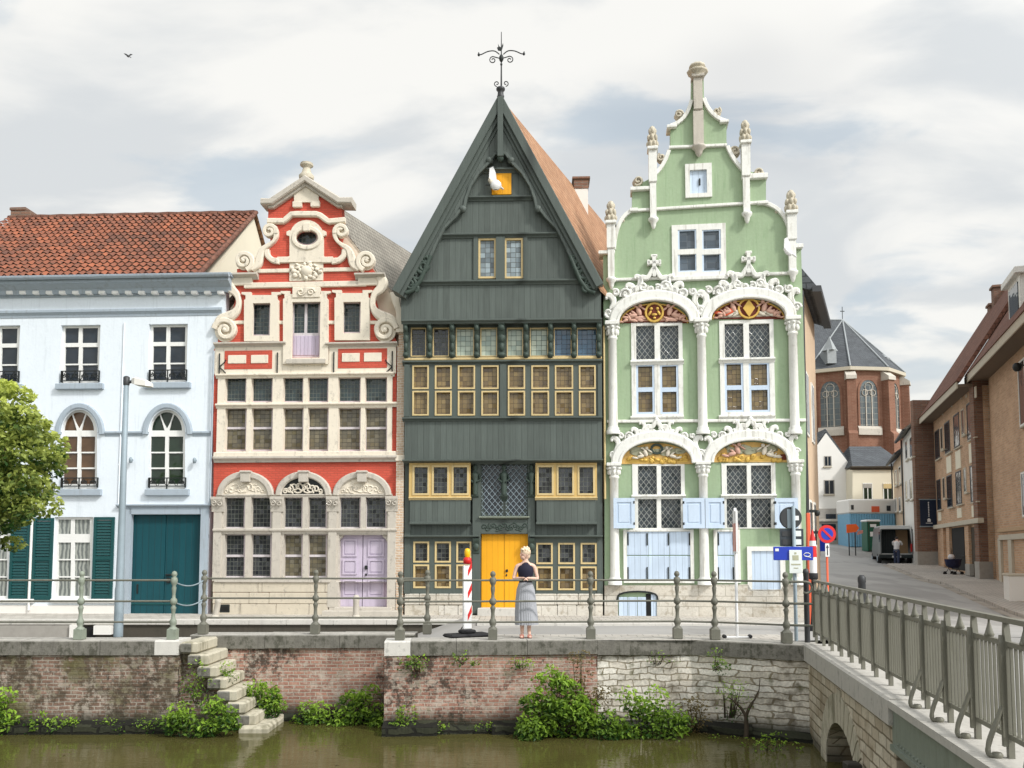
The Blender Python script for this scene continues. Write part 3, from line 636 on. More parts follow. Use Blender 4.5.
# oval window and its surround
o = [(286.5, 262), (286.5, 257), (289.5, 256), (289.5, 236), (286.5, 235), (286.5, 231.5), (290, 230)] + [(306.5-16.5*cos(pi*i/12), 235-15*sin(pi*i/12)) for i in range(1, 12)] + [(323, 230), (326, 231.5), (326, 235), (323.3, 236), (323.3, 256), (326, 257), (326, 262)]
m = MB(); m.plate(FR.pts(o, .09), [list(reversed(FR.pts(ov, .09)))], -.09, .02); m.ribbon(FR.pts([(306.6+13.2*cos(2*pi*i/28), 237.6-10*sin(2*pi*i/28)) for i in range(28)], .12), .13, -.13, -.05, closed=True)
m.box(*slab(FR, (303.2, 222.5, 309.5, 231), .17, -.05, .02)); m.build('oval_surround', 'cream_stone', HR)
f = win(FR, HR, [(306.6+12*cos(2*pi*i/20), 237.6-8.4*sin(2*pi*i/20)) for i in range(20)], [[(306.6+9.6*cos(2*pi*i/20), 237.6-6.6*sin(2*pi*i/20)) for i in range(20)]], 'pale_frame', 'lead_teal', y=.12)
# upper string with its raised arch
cp = [(267, 220.5), (283, 220.5), (285, 219), (291, 213.8), (296, 213.5), (316, 213.5), (320, 215), (326, 219.5), (328.5, 221), (345, 219.5)]
MB().ribbon(FR.pts(cp, .12), .17, -.13, .02).build('upper_string', 'cream_stone', HR)
m = MB(); m.ribbon(FR.pts([(261, 201.5), (271, 201.5), (305, 178.5), (339, 200.5), (352, 200.5)], .2), .20, -.26, .35); m.ribbon(FR.pts([(268, 206), (272, 206), (305, 184), (338, 205), (342, 205)], .14), .12, -.14, .1); m.build('pediment', 'grey_stone', HR)
put(FR, HR, 'pediment_block', 'cream_stone', ((292.5, 201, 301.5, 207), .10, .02), ((310.5, 200.5, 319.5, 206.5), .10, .02)); MB().plate(FR.pts([(294, 202), (294, 191.5), (305, 185), (318.5, 193), (318.5, 202)], .07), (), -.07, .02).build('pediment_panel', 'cream_stone', HR)
x, z = FR.p(306, 177, 0); z2 = FR.z(156.5)
m = MB(); h = z2-z
m.lathe([(.22, -.05), (.24, .04), (.15, h*.3), (.12, h*.55), (.11, h*.66), (.19, h*.76), (.21, h*.84), (.16, h*.88), (.19, h*.94), (.10, h), (0, h)], x, .05, z, 10); m.build('finial', 'pinnacle_stone', HR)
# frieze with framed red panels
put(FR, HR, 'frieze', 'cream_stone', ((214.5, 346.2, 283, 374), .04, .02), ((283, 364, 329, 374), .04, .02), ((329, 346.2, 396, 374), .04, .02))
for a, b, c, d, inn in ((224.5, 350.5, 272, 369, ((228, 355, 246, 363.5), (251, 354.8, 268, 363.2))), (338, 348.5, 387, 368, ((342, 353, 359.6, 361.8), (364, 352.6, 381.5, 361.5)))):
    f = put(FR, HR, 'framed_panel', 'red_brick_paint', ((a, b, c, d), .055, -.035)); put(FR, f, 'panel_stone', 'cream_stone', *[(q, .075, -.05) for q in inn])
for px, b in ((219, 1), (277, 0), (333.5, 0), (392, -1)):
    x, z0 = FR.p(px, 376, .07); z1 = FR.z(350); m = MB(); m.tube([(x, -.07, z0), (x, -.07, z1)], .02, 5)
    if b:
        m.tube([(x, -.07, z0+.28), (x+b*.16, -.07, z0+.42), (x+b*.2, -.07, z0+.5)], .018, 5); m.tube([(x, -.07, z0+.28), (x+b*.15, -.07, z0+.14), (x+b*.2, -.07, z0+.08)], .018, 5)
    m.build('wall_anchor', 'iron', HR)
# first-floor stone grid
x0, x1, z0, z1 = FR.r(217, 373.5, 392, 457, .07)
MB().plate(rect(x0, x1, z0, z1), [rect(*FR.r(*w, .07)) for w in grid([(a+.25, b-.25) for a, b in r1c], [(a+.25, b-.25) for a, b in r1r])], -.07, .34).build('window_surround', 'cream_stone', HR)
moulding(FR, HR, 'ledge', 'cream_stone', (215, 372.6, 394, 377), .15, -.03); moulding(FR, HR, 'transom', 'cream_stone', (215, 402.6, 397, 407.2), .15, -.03)
moulding(FR, HR, 'sill_course', 'grey_stone', (212.5, 455.5, 396.5, 461.8), .17, -.02); put(FR, HR, 'sill_band', 'cream_stone', ((213.5, 451.6, 396, 456), .09, -.02))
for i, (a, b) in enumerate(r1c):
    win(FR, HR, (a, 377, b, 402.6), [(a+1.5, 378.5, b-1.2, 401)], 'pale_frame', 'lead_teal', y=.1, pad=.02)
    win(FR, HR, (a, 407.4, b, 451.5), [(a+1.5, 409, b-1.2, 427), (a+1.5, 429.2, b-1.2, 449.6)], 'pale_frame', 'lead_olive', y=.1, pad=.02)
# ground-floor arches
for i, (a, b) in enumerate(((216.5, 272.8), (275.2, 330.5), (332.5, 390.5))):
    mid = (a+b)/2; c2 = [(mid-((b-a)/2-2.8)*cos(pi*k/20), 495-(495-474.3)*sin(pi*k/20)) for k in range(21)]
    MB().ribbon(FR.pts(c2, .12), .19, -.12, .02).build('arch', 'grey_stone', HR)
    inn = [(mid-((b-a)/2-5)*cos(pi*k/20), 495.5-(495-477)*sin(pi*k/20)) for k in range(21)]
    f = MB().plate(list(reversed(FR.pts(inn, .03))), (), -.03, .02).build('tympanum', 'cream_stone' if i != 1 else 'iron', HR)
    m = MB(); random.seed(i)
    for k in range(9):
        t = (k+.5)/9*2-1; hh = (1-t*t)*.32; x, z = FR.p(mid+t*((b-a)/2-8), 494, .05)
        if i == 1: m.tube([(p[0], -.05, p[1]) for p in spiral(x, z+.05+hh*.5, .05+hh*.45, .02, random.uniform(0, 6), random.choice((1.3, -1.3)), 14)], .028, 5)
        else: m.tube([(p[0], -.035, p[1]) for p in spiral(x, z+.05+hh*.45, .04+hh*.4, .02, random.uniform(0, 6), random.choice((1, -1)), 12)], .022, 5)
    m.build('relief', 'white_relief' if i == 1 else 'cream_stone', f)
    put(FR, HR, 'keystone', 'grey_stone', ((mid-4.4, 472, mid+4.4, 482), .2, -.02), ((mid-5.3, 470.3, mid+5.3, 472.6), .23, -.02))
x0, x1, z0, z1 = FR.r(216, 495, 392, 582, .05)
MB().plate(rect(x0, x1, z0, z1), [rect(*FR.r(a_+.25, b_+.25, c_-.25, d_-.25, .05)) for a_, b_, c_, d_ in gh[:-1]]+[[(FR.x(338.4, 570, .05), z0+.001), (FR.x(387.2, 570, .05), z0+.001), (FR.x(387.2, 570, .05), FR.z(534.8)), (FR.x(338.4, 570, .05), FR.z(534.8))]], -.05, .34).build('window_surround', 'grey_stone', HR)
moulding(FR, HR, 'transom', 'grey_stone', (212.5, 528.5, 396.5, 533.8), .15, -.03); moulding(FR, HR, 'impost', 'grey_stone', (216, 494, 392, 497.2), .08, -.03)
for a, b in ((213, 221), (272, 280.5), (328.2, 336.4), (387.5, 395.6)):
    m = MB(); x0, x1, z0, z1 = FR.r(a, 582, b, 510, .1); xm = (x0+x1)/2; zt_ = FR.z(496); zb_ = FR.z(608 if a > 320 else 582)
    m.box(x0, x1, -.11, -.02, zb_, zt_-.45, .01); m.exx([(-.02, zt_-.45), (-.12, zt_-.45), (-.14, zt_-.30), (-.20, zt_-.12), (-.22, zt_-.08), (-.22, zt_), (-.02, zt_)], x0-.06, x1+.06); m.build('pilaster', 'grey_stone', HR)
    for k in (-1, 1): m = MB(); m.tube([(p[0], -.2, p[1]) for p in spiral(xm+k*.1, zt_-.2, .09, .02, pi/2, 1.2*k, 12)], .02, 5); m.build('capital_scroll', 'grey_stone', HR)
for g in gh[:-1]:
    a, b, c, d = g; up_ = d < 532
    win(FR, HR, g, [(a+1.6, b+1.2, c-1.4, d-1.6)] if up_ else [(a+1.6, b+1.2, c-1.4, 554.6), (a+1.6, 557, c-1.4, d-2)], 'pale_frame', 'lead_dark' if up_ or a < 280 else 'lead_olive', y=.1, pad=.02)
# plinth of stone blocks, vent, step
m = MB()
for j, (yb, yt) in enumerate(((616, 604), (604, 592.5), (592.5, 582))):
    xs = [212.5, 240+j*9, 276-j*7, 309+j*8, 328]
    for a, b in zip(xs, xs[1:]): m.box(*slab(FR, (a+.25, yt+.2, b-.25, yb-.2), .10, .02, .015))
m.build('plinth', 'plinth_stone', HR); put(FR, HR, 'sill_course', 'grey_stone', ((214, 579, 330, 582.6), .15, -.02))
f = put(FR, HR, 'vent', 'iron', ((219.5, 604.5, 229.5, 612.5), .115, -.08)); put(FR, f, 'grille', 'dark_void', ((221, 606, 228, 611), .12, -.09))
dr = put(FR, HR, 'door', 'lilac_paint', ((337, 534, 362.2, 608), -.16, .3), ((363, 534, 388.5, 608), -.16, .3))
for a, b in ((342.5, 357), (368, 384)):
    for c, d in ((539, 556.5), (559.5, 574.5), (579.5, 597)):
        x0, x1, z0, z1 = FR.r(a, c, b, d, -.13); m = MB(); m.plate(rect(x0, x1, z0, z1), [rect(x0+.05, x1-.05, z0+.05, z1-.05)], .125, .17); m.box(x0+.07, x1-.07, .14, .17, z0+.07, z1-.07, .02); m.build('door_panel', 'lilac_paint', dr)
put(FR, dr, 'handle', 'iron', ((364.6, 565.5, 367, 569.5), -.1, .17), ((365, 573.5, 366.6, 576), -.12, .17))
for s_, a in ((1, 337.5), (-1, 388)): m = MB(); m.plate(FR.pts([(a, 534), (a+s_*6, 534), (a+s_*5, 537), (a+s_*2.5, 539), (a+s_*1.2, 541.5), (a, 541.5)], -.02), (), .02, .16); m.build('door_corbel', 'grey_stone', HR)
put(FR, HR, 'door_base', 'grey_stone', ((329, 581.5, 338.2, 616), .10, .3), ((387.4, 581.5, 396, 616), .10, .3)); put(FR, HR, 'doorstep', 'grey_stone', ((322, 611, 397, 617), .55, .02), ((334, 607.5, 391, 611), .3, .15))
# party wall of buff brick
pw = MB(); pw.box(FR.x(397), FR.x(404.5), -.10, .5, -.3, FR.z(345)); pw.box(FR.x(398), FR.x(404.5), -.06, .5, FR.z(345), FR.z(330)); pw.build('party_wall', 'buff_brick', HR)
m = MB(); m.plate(FR.pts([(396.5, 330), (404.5, 330), (404, 318), (400, 305), (398, 292), (390, 292), (392, 301), (396, 312)], .1), (), -.1, .5); m.box(*slab(FR, (396, 328.5, 405, 332), .15, .5, .01)); m.build('corbel', 'cream_stone', HR); put(FR, HR, 'band_stone', 'cream_stone', ((395.5, 455, 405, 461), .14, .3))
body(FR, HR, FR.x(217, 500), FR.x(394, 500), FR.z(300), FR.z(188), 9, kR, 'cream_render', 'grey_tiles', y0=.36, xr=FR.x(305, 500))

# ================================================================== dark green timber house
HD = empty('timber_house', FD.o, 'tall dark green timber gabled house with yellow double door and hatch', 'house', FD.rz)
kD = skew(FD)
d0, d1, d2, d3 = .05, .30, .55, .85
# solid core
x0, x1 = FD.x(405, 500), FD.x(602.5, 500)
core = MB(); core.plate([(x0, -.1), (x1, -.1), (x1, FD.z(290)), (FD.x(500, 300), FD.z(104)), (x0, FD.z(290))], (), .18, .5); core.build('core_wall', 'green_beam', HD)
# gable field
tri = lambda y, s: 500.3+s*(y-100)*.524
m = MB(); m.plate(FD.pts([(401, 320), (601, 320), (601, 283), (500, 104), (401, 283)], d2), [rect(*FD.r(477.5, 237, 524, 279, d2)), rect(*FD.r(491.5, 172, 511.5, 195, d2))], -d2, .2); m.build('wall', 'green_boards', HD)
for y, a, b in ((169.2, 478, 523), (197, 463, 538), (234.2, 436, 562), (281.2, 416, 581)): moulding(FD, HD, 'beam', 'green_beam', (a, y-2, b, y+2.6), d2+.12, -d2+.02)
moulding(FD, HD, 'jetty_beam', 'green_beam', (401, 318.5, 602, 322.5), d2+.06, -d2+.05); put(FD, HD, 'jetty_soffit', 'green_beam', ((402, 320.5, 602, 322), d2, .2))
put(FD, HD, 'jamb_post', 'green_beam', ((495.8, 236, 504.8, 280), d2+.07, -d2+.03), ((473.5, 236, 478, 280), d2+.05, -d2+.03), ((523.2, 236, 527.5, 280), d2+.05, -d2+.03))
for a, b in ((478.3, 496), (504.5, 523)): win(FD, HD, (a, 238, b, 278.3), [(a+1.9, 240, b-1.9, 276.4)], 'cream_frame', 'lead_gable', y=-d2-.01, t=.08)
h = put(FD, HD, 'hatch', 'yellow_door_paint', ((491.8, 172.3, 511.3, 194.6), d2+.02, -d2+.15))
# barge boards: stepped boards following the rake
for s_ in (-1, 1):
    e0, e1 = (500.3, 94), (500.3+s_*107.5, 290.5)
    if s_ > 0: e1 = (602.5, 284)
    def off(t, w):
        t = t+(.004*w if t < .05 else 0)
        return (e0[0]+(e1[0]-e0[0])*t-s_*w*.9, e0[1]+(e1[1]-e0[1])*t+w*.46)
    m = MB(); A = lambda w: FD.pts([off(t, w) for t in (0.012, .25, .5, .75, 1)], d3)
    m.ribbon(A(3.2), .24, -d3-.06, -.3, .15); m.ribbon(A(8), .16, -d3+.03, -.3, .2); m.ribbon(A(11.5), .13, -d3+.10, -.35, .25)
    m.build('barge_board', 'green_beam', HD)
    # arched braces
    X = lambda x: 500.3+s_*(x-500.3)
    o = [(500.3, 116)] + [(500.3+(y-100)*.524-9, y) for y in (130, 160, 200, 240, 262)]
    inner = [(573, 262), (566, 246), (557, 228), (546, 217), (540, 209), (536.5, 207), (535, 199), (530.5, 186), (522.5, 173), (512.5, 163), (509, 158), (505.5, 153.5), (500.3, 152.5)]
    m = MB(); q = FD.pts([(X(a), b) for a, b in o+inner], d2+.2)
    m.plate(q if s_ > 0 else list(reversed(q)), (), -d2-.17, -d2+.01)
    il = FD.pts([(X(a), b) for a, b in inner], d2+.2); m.ribbon(il, .09, -d2-.22, -d2-.02)
    for a, b in ((538, 208.5), (511, 160)):
        x, z = FD.p(X(a), b, d2+.2); m.ell((x, -d2-.16, z), (.12, .10, .11))
    m.build('arch_brace', 'green_boards', HD)
    # carved openwork foot
    m = MB(); random.seed(5)
    for (a, b, r_, st, tn) in ((577, 266, 5.5, 0, 1.2), (583, 274, 7, 2, -1.3), (590, 284, 6, 1, 1.4), (575, 259, 4, 3, -1.2), (592, 275, 5, 4, 1.2), (586, 288, 4, 5, -1.2), (580, 268, 8, 1, .8)):
        x, z = FD.p(X(a), b, d2+.2); r_ *= .029; m.tube([(p[0], -d2-.20, p[1]) for p in spiral(x, z, r_, r_*.25, st, tn*s_, 18)], .055, 6)
    m.tube([(*(lambda q: (q[0], -d2-.2, q[1]))(FD.p(X(a), b, d2+.2)),) for a, b in ((570, 256), (574, 266), (580, 280), (587, 290), (595, 293))], .07, 6)
    m.build('carved_bracket', 'green_carving', HD)
put(FD, HD, 'king_post', 'green_beam', ((497.6, 96, 503, 156), d3+.1, -d2)); x, z = FD.p(500.3, 157, d3); m = MB(); m.lathe([(0, -.14), (.06, -.12), (.10, -.04), (.09, .04), (.12, .08), (0, .09)], x, -d3+.02, z, 8); m.build('pendant', 'green_carving', HD)
x, z = FD.p(500.6, 98, d3-.1); m = MB(); m.lathe([(.10, 0), (.11, .05), (.09, .1), (.085, .2), (.13, .24), (.13, .30), (0, .34)], x, -d3+.1, z, 10); m.build('finial', 'gutter', HD)
# first floor
put(FD, HD, 'top_rail', 'green_beam', ((404, 320, 602, 327.5), d1-.05, .2))
u1 = [(411, 426), (433, 449), (456, 474), (480.5, 497), (507, 523), (530, 548), (554, 571.5), (577, 597)]
u2 = [(412.5, 428.7), (435, 451.6), (458, 475), (481.5, 498.5), (508, 525), (531.5, 549), (555, 573), (579, 595.6)]
win(FD, HD, (404, 326, 602, 359), [(a, 328, b, 356.5) for a, b in u1], 'green_beam', ['lead_dark', 'lead_dark', 'lead_clear', 'lead_clear', 'lead_clear', 'lead_clear', 'lead_blue', 'lead_blue'], y=-d1+.06, t=.12, ring=.022, ringmat='cream_frame')
moulding(FD, HD, 'beam', 'green_beam', (402, 359.5, 602.5, 364), d1+.10, -d1+.10); put(FD, HD, 'sill_strip', 'cream_frame', ((404, 357, 602, 359.6), d1+.03, -d1+.10))
win(FD, HD, (404, 363, 602, 417), grid(u2, [(365.5, 389), (391, 415.5)]), 'green_beam', 'lead_brown', y=-d1, t=.12, ring=.04, ringmat='cream_frame')
put(FD, HD, 'mullion', 'green_beam', *[((a, 364, b, 417), d1+.05, -d1+.02) for a, b in ((404, 409.5), (500, 506.3), (598, 602))])
random.seed(11)
for c in (405.5, 429.3, 452, 476.6, 501.5, 526, 550.5, 574, 599):
    x, z0 = FD.p(c, 357.5, d1+.1); z1 = FD.z(321.5, d=d1); h = z1-z0; w = .085 if c != 501.5 else .12; m = MB()
    m.exx([(-d1+.08, z0), (-d1-.03, z0), (-d1-.06, z0+h*.12), (-d1-.03, z0+h*.3), (-d1-.05, z0+h*.5), (-d1-.16, z0+h*.72), (-d1-.24, z0+h*.92), (-d1-.25, z1), (-d1+.08, z1)], x-w*.75, x+w*.75)
    m.ell((x, -d1-.14, z0+h*.80), (w*.95, .12, .11)); m.ell((x, -d1-.04, z0+h*.55), (w*1.05, .09, .16)); m.ell((x, -d1-.04, z0+h*.3), (w*.8, .09, .14)); m.ell((x, -d1-.06, z0+h*.08), (w*1.1, .1, .08))
    m.build('carved_console', 'green_carving', HD)
moulding(FD, HD, 'beam', 'green_beam', (402, 416.5, 602.5, 420.5), d1+.10, -d1+.05)
put(FD, HD, 'apron', 'green_boards', ((404.5, 420, 602, 459.5), d1-.02, .2))
moulding(FD, HD, 'jetty_beam', 'green_beam', (402, 458.8, 603, 463), d1+.16, .1)
put(FD, HD, 'corner_post', 'green_beam', ((404.5, 462, 410.5, 594), .06, .2), ((596.8, 462, 602.5, 594), .06, .2))
# oriels
for a, b, cs, yo in ((409, 470.5, [(412.6, 429.3), (432, 449), (451.8, 468.8)], 0), (535.5, 597, [(537, 553.6), (556.8, 574), (577.7, 594.8)], 0)):
    db = .22
    f = win(FD, HD, (a, 462.8, b, 498), [(p, 465.5, q, 495) for p, q in cs], 'yellow_frame', 'lead_dark', y=-db, t=.10, name='oriel', ring=.05, ringmat='cream_frame')
    x0, x1, z0, z1 = FD.r(a, 463, b, 523, db); MB().box(x0+.01, x1-.01, -db+.1, .2, z0+.1, z1).build('oriel_side', 'green_beam', f)
    put(FD, f, 'apron', 'green_boards', ((a+1, 499, b-.5, 522.5), db-.02, -db+.11)); moulding(FD, f, 'sill', 'cream_frame', (a-.5, 496.8, b+.5, 500), db+.05, -db+.06)
    put(FD, f, 'oriel_bottom', 'green_beam', ((a+.5, 521.8, b, 524.5), db+.03, .1))
# fanlight with lattice
x0, x1, z0, z1 = FD.r(480.5, 463, 528, 517.5, -.05); f = MB().box(x0-.1, x1+.1, .12, .16, z0, z1).build('fanlight', 'dark_glass', HD)
m = MB()
for s_ in (0, 1):
    a = 481+s_*24.2; b = a+22.6; out_ = FD.pts([(a-1, 518), (b+1, 518), (b+1, 463), (a-1, 463)], 0); mid = (a+b)/2
    hol = FD.pts([(mid-9+.5, 499)]+[(mid-9.2*cos(pi*k/10), 505+10.5*sin(pi*k/10)) for k in range(11)]+[(mid+8.5, 499), (mid+10, 480), (mid+10, 465), (mid-10, 465), (mid-10, 480)], 0)
    m.plate(out_, [hol], .02, .1)
m.build('tracery', 'green_beam', f)
m = MB(); zc0, zc1 = z0+.05, z1-.02; st = .17
for s_ in (0, 1):
    ax, bx = FD.x(481.5+s_*24.2, 490), FD.x(503+s_*24.2, 490); H_ = zc1-zc0; W_ = bx-ax; sl = 1.15
    k = -H_/sl
    while k < W_:
        for dr_ in (1, -1):
            p = []
            for t_ in (0, 1):
                x = k+t_*H_/sl; p.append([x, t_*H_])
            (xa, za), (xb, zb2) = p
            if xa < 0: za += -xa*sl; xa = 0
            if xb > W_: zb2 -= (xb-W_)*sl; xb = W_
            if zb2-za > .03:
                A = (ax+xa, -.01, zc0+za) if dr_ > 0 else (bx-xa, -.01, zc0+za); B = (ax+xb, -.01, zc0+zb2) if dr_ > 0 else (bx-xb, -.01, zc0+zb2); m.tube([A, B], .010, 4)
        k += st
m.build('lattice', 'steel_grey', f)
for c in (475, 503.8, 531.5):
    x, zf = FD.p(c, 496, .12); zt_ = FD.z(463.5); h = zt_-zf; m = MB(); m.exx([(.1, zf-.2), (-.02, zf-.1), (-.12, zf), (-.12, zf+.04), (.1, zf+.04)], x-.1, x+.1)
    m.lathe([(.07, .04), (.085, h*.2), (.075, h*.42), (.10, h*.58), (.115, h*.68), (.05, h*.74), (.035, h*.76), (.06, h*.82), (.07, h*.88), (.05, h*.95), (0, h*.97)], x, -.09, zf, 10)
    for k in (-1, 1): m.tube([(x+k*.1, -.09, zf+h*.68), (x+k*.15, -.11, zf+h*.5), (x+k*.06, -.18, zf+h*.42)], .03, 5)
    m.build('statuette', 'green_carving', HD)
put(FD, HD, 'door_post', 'green_beam', ((472.5, 462.5, 480.5, 614), .07, .2), ((528, 462.5, 535, 614), .07, .2))
moulding(FD, HD, 'fanlight_sill', 'post_patina', (479, 516.2, 529.5, 519.5), .16, .1); ln = put(FD, HD, 'door_lintel', 'green_beam', ((480, 519.5, 528.5, 534), .05, .2)); m = MB(); random.seed(2)
for i in range(13):
    x, z = FD.p(484+i*3.4, 527+1.5*sin(i*1.9), .05); m.tube([(p[0], -.055, p[1]) for p in spiral(x, z, .09, .02, i, 1.1*(-1)**i, 10)], .018, 4)
m.build('carving', 'green_carving', ln)
dr = put(FD, HD, 'door', 'yellow_door_paint', ((481.5, 533, 504.4, 609), -.10, .2), ((504.8, 533, 528, 609), -.10, .2))
put(FD, dr, 'handle', 'iron', ((505.6, 569.4, 508, 572.2), -.06, .12), ((505.8, 574, 507.2, 576.5), -.08, .12))
put(FD, HD, 'doorstep', 'pale_kerb', ((477.5, 608.3, 531, 617), .28, .15))
# ground floor windows and rail
for a, b in ((404, 479), (530, 603)): moulding(FD, HD, 'beam', 'cream_frame' if 0 else 'green_beam', (a, 535, b, 539), .22, .1)
for a, b, cs, r1, r2 in ((408, 473, [(413.5, 429), (435, 450.8), (456.5, 471.2)], (541.7, 562.4), (564.6, 588)), (535, 599, [(536.4, 552.6), (558.3, 574.8), (580.8, 596.6)], (543, 564), (566.6, 590))):
    win(FD, HD, (a, 538.5, b, 594), grid(cs, [r1, r2]), 'green_beam', ['lead_dark', 'lead_brown'], y=-.03, t=.12, ring=.045, ringmat='cream_frame')
    put(FD, HD, 'lower_apron', 'green_boards', ((a, 523, b, 535.5), .0, .2))
for c in (476, 531.5):
    x, z = FD.p(c, 546, .15); m = MB(); m.exx([(-.06, z-.25), (-.1, z-.2), (-.12, z), (-.2, z+.15), (-.22, z+.22), (-.06, z+.22)], x-.09, x+.09); m.ell((x, -.12, z-.02), (.1, .08, .12)); m.build('carved_console', 'green_carving', HD)
random.seed(4)
for a, b in ((404.5, 473), (535, 603)):
    m = MB()
    for j, (t_, bt) in enumerate(((593.6, 605), (605, 618))):
        x = a
        while x < b-2:
            w = min(random.uniform(12, 24), b-x); m.box(*slab(FD, (x+.2, t_+.2, x+w-.2, bt-.1), .06+random.uniform(0, .02), .2, .02)); x += w
    m.build('plinth', 'plinth_ashlar', HD)
rd = body(FD, HD, FD.x(401.5, 400, d3), FD.x(600.5, 400, d3), FD.z(291, d=d3), FD.z(103, d=d3), 9.5, kD, 'plinth_stone', 'orange_tiles', y0=.3, yr=-d3+.1, xr=FD.x(500.3, 300, d3), over=.02)
# chimney standing on the roof slope
a = FD.I @ P(574.5, 200, 30.5); b = FD.I @ P(588, 200, 30.5); zt_ = (FD.I @ P(581, 177, 30.5)).z; zm = (FD.I @ P(581, 188.5, 30.5)).z
c = MB().box(a.x, b.x, a.y, a.y+.7, zm-3.0, zm, .01).build('chimney', 'white_render', rd)
c2 = MB(); c2.box(a.x-.02, b.x+.02, a.y-.02, a.y+.72, zm, zt_-.1); c2.box(a.x-.08, b.x+.08, a.y-.08, a.y+.78, zt_-.1, zt_, .02); c2.build('chimney_head', 'brown_brick', rd)
# weather vane
x, z = FD.p(501.3, 88, d3-.1); W_ = FD.M @ Vector((x, -d3+.1, z)); zt_ = FD.z(32, 501, d3-.1)-z
wv = empty('weather_vane', W_, 'wrought iron weather vane with scrolled arms on the dark gable tip', 'weather vane', FD.rz)
MB().tube([(0, 0, -.05), (0, 0, zt_)], [.03, .012], 6).build('rod', 'iron', wv)
for s_ in (-1, 1):
    pts = [(s_*.06, 0, zt_*.60), (s_*.2, 0, zt_*.66), (s_*.4, 0, zt_*.655), (s_*.62, 0, zt_*.60), (s_*.68, 0, zt_*.64)]
    m = MB(); m.tube(smooth_line(pts, 4), .017, 5); m.tube([(p[0], 0, p[1]) for p in spiral(s_*.25, zt_*.50, .11, .03, pi/2, -1.2*s_, 16)], .016, 5); m.tube([(s_*.25, 0, zt_*.50+.11), (s_*.05, 0, zt_*.53)], .016, 5)
    m.ell((s_*.67, 0, zt_*.60), (.04, .03, .05)); m.build('scroll_arm', 'iron', wv)
    m = MB(); m.tube([(p[0], 0, p[1]) for p in spiral(s_*.13, zt_*.08, .09, .02, -pi/2, 1.1*s_, 14)], .015, 5); m.build('base_scroll', 'iron', wv)
m = MB(); m.ell((0, 0, zt_*.53), (.07, .07, .12)); m.ell((0, 0, zt_*.42), (.035, .035, .05)); m.build('knob', 'iron', wv)
MB().plate([(-.02, zt_*.66), (-.10, zt_*.67), (-.13, zt_*.72), (-.09, zt_*.73), (-.10, zt_*.79), (-.06, zt_*.74), (.0, zt_*.72), (.05, zt_*.8), (.06, zt_*.76), (.02, zt_*.68)], (), -.01, .01, True).build('cockerel', 'iron', wv)
# ================================================================== green gabled house
HG = empty('town_house', FG.o, 'pale green stepped gable house with white pinnacles, arches and blue shutters', 'house', FG.rz)
kG = skew(FG, .44)
def arcq(a, b, c, n=8):                                            # quadratic curve a-b-c
    return [((1-t)**2*a[0]+2*t*(1-t)*b[0]+t*t*c[0], (1-t)**2*a[1]+2*t*(1-t)*b[1]+t*t*c[1]) for t in [i/n for i in range(n+1)]]
L1 = arcq((614, 249), (616, 215), (634, 209.5)); L1b = [(632, 209.5), (632, 188)]
L2 = arcq((655, 174), (664, 166), (669, 150)); L3 = arcq((670.5, 125.5), (687, 121), (691.5, 100))
R1 = arcq((791, 241), (789, 208), (764, 202.5)); R2 = arcq((743.5, 170), (733, 160), (727.5, 146)); R3 = arcq((726.5, 121), (710, 117), (704, 98))
outer = [(604.5, 618), (604.5, 420), (603, 251), (614, 249)] + L1[1:] + L1b + [(655, 176)] + L2 + [(670.5, 147), (670.5, 126)] + L3 + [(692, 70), (703.5, 70)] + list(reversed(R3)) + [(726.5, 142)] + list(reversed(R2)) + [(766, 175), (766, 201.5), (764, 202.5)] + list(reversed(R1))[1:] + [(801, 245), (806, 420), (806, 618)]
upc = [(632.5, 682), (721, 774)]
hw = [(673, 225, 725.5, 276), (686.5, 165, 711, 196), (632, 322.5, 682.5, 419), (720.5, 320, 774, 418), (633.5, 464, 684.5, 528.5), (722.5, 463, 775.5, 528)]
doorh = (748.5, 547, 785, 590); baseh = (617.7, 592, 657, 617.5)
MB().plate(FG.pts(outer), [rect(*FG.r(*w)) for w in hw], 0, .4).build('wall', 'green_stucco', HG)
# white copings on the curves, ledges, strings
for l in (L1, L2, L3, R1, R2, R3): m = MB(); m.ribbon(FG.pts(l, .08), .11, -.10, .42, .2); m.build('coping', 'white_trim', HG)
for px in ((667, 124, 677, 127), (720, 119, 729, 122), (630.5, 186, 656, 189.5), (742, 173, 768, 178), (598.5, 250, 615, 253.5), (788, 243.5, 803.5, 247.5), (630, 207.5, 638, 211), (758, 200.5, 768.5, 203.5)): put(FG, HG, 'ledge', 'white_trim', (px, .14, .42))
for (xa, ya), (xb, yb2) in (((669, 147), (727, 144.6)), ((632, 210.3), (767, 201.6)), ((612, 279.6), (672, 277.5)), ((726, 275), (797, 272.7)), ((607, 421.3), (806, 420))):
    m = MB(); m.ribbon([FG.p(xa, ya, .08), FG.p(xb, yb2, .08)], .085, -.09, .02); m.build('string_course', 'white_trim', HG)
# snail scrolls on the steps
for i, (a, b, r_) in enumerate(((679, 114, 5), (717, 111, 5), (661.5, 157, 5), (735, 151, 6), (638, 180.5, 6), (759.5, 172, 6), (623, 220, 3.5), (777, 211, 3.5), (632, 208, 2.5))):
    m = MB(); x, z = FG.p(a, b, .05); r_ *= .029; m.ell((x, .12, z), (r_, .16, r_*.9), .3)
    if r_ > .12: m.tube([(p[0], -.05, p[1]) for p in spiral(x, z, r_*.85, r_*.2, i, 1.3*(-1)**i, 16)], .035, 5)
    m.build('snail_scroll', 'pinnacle_stone', HG)
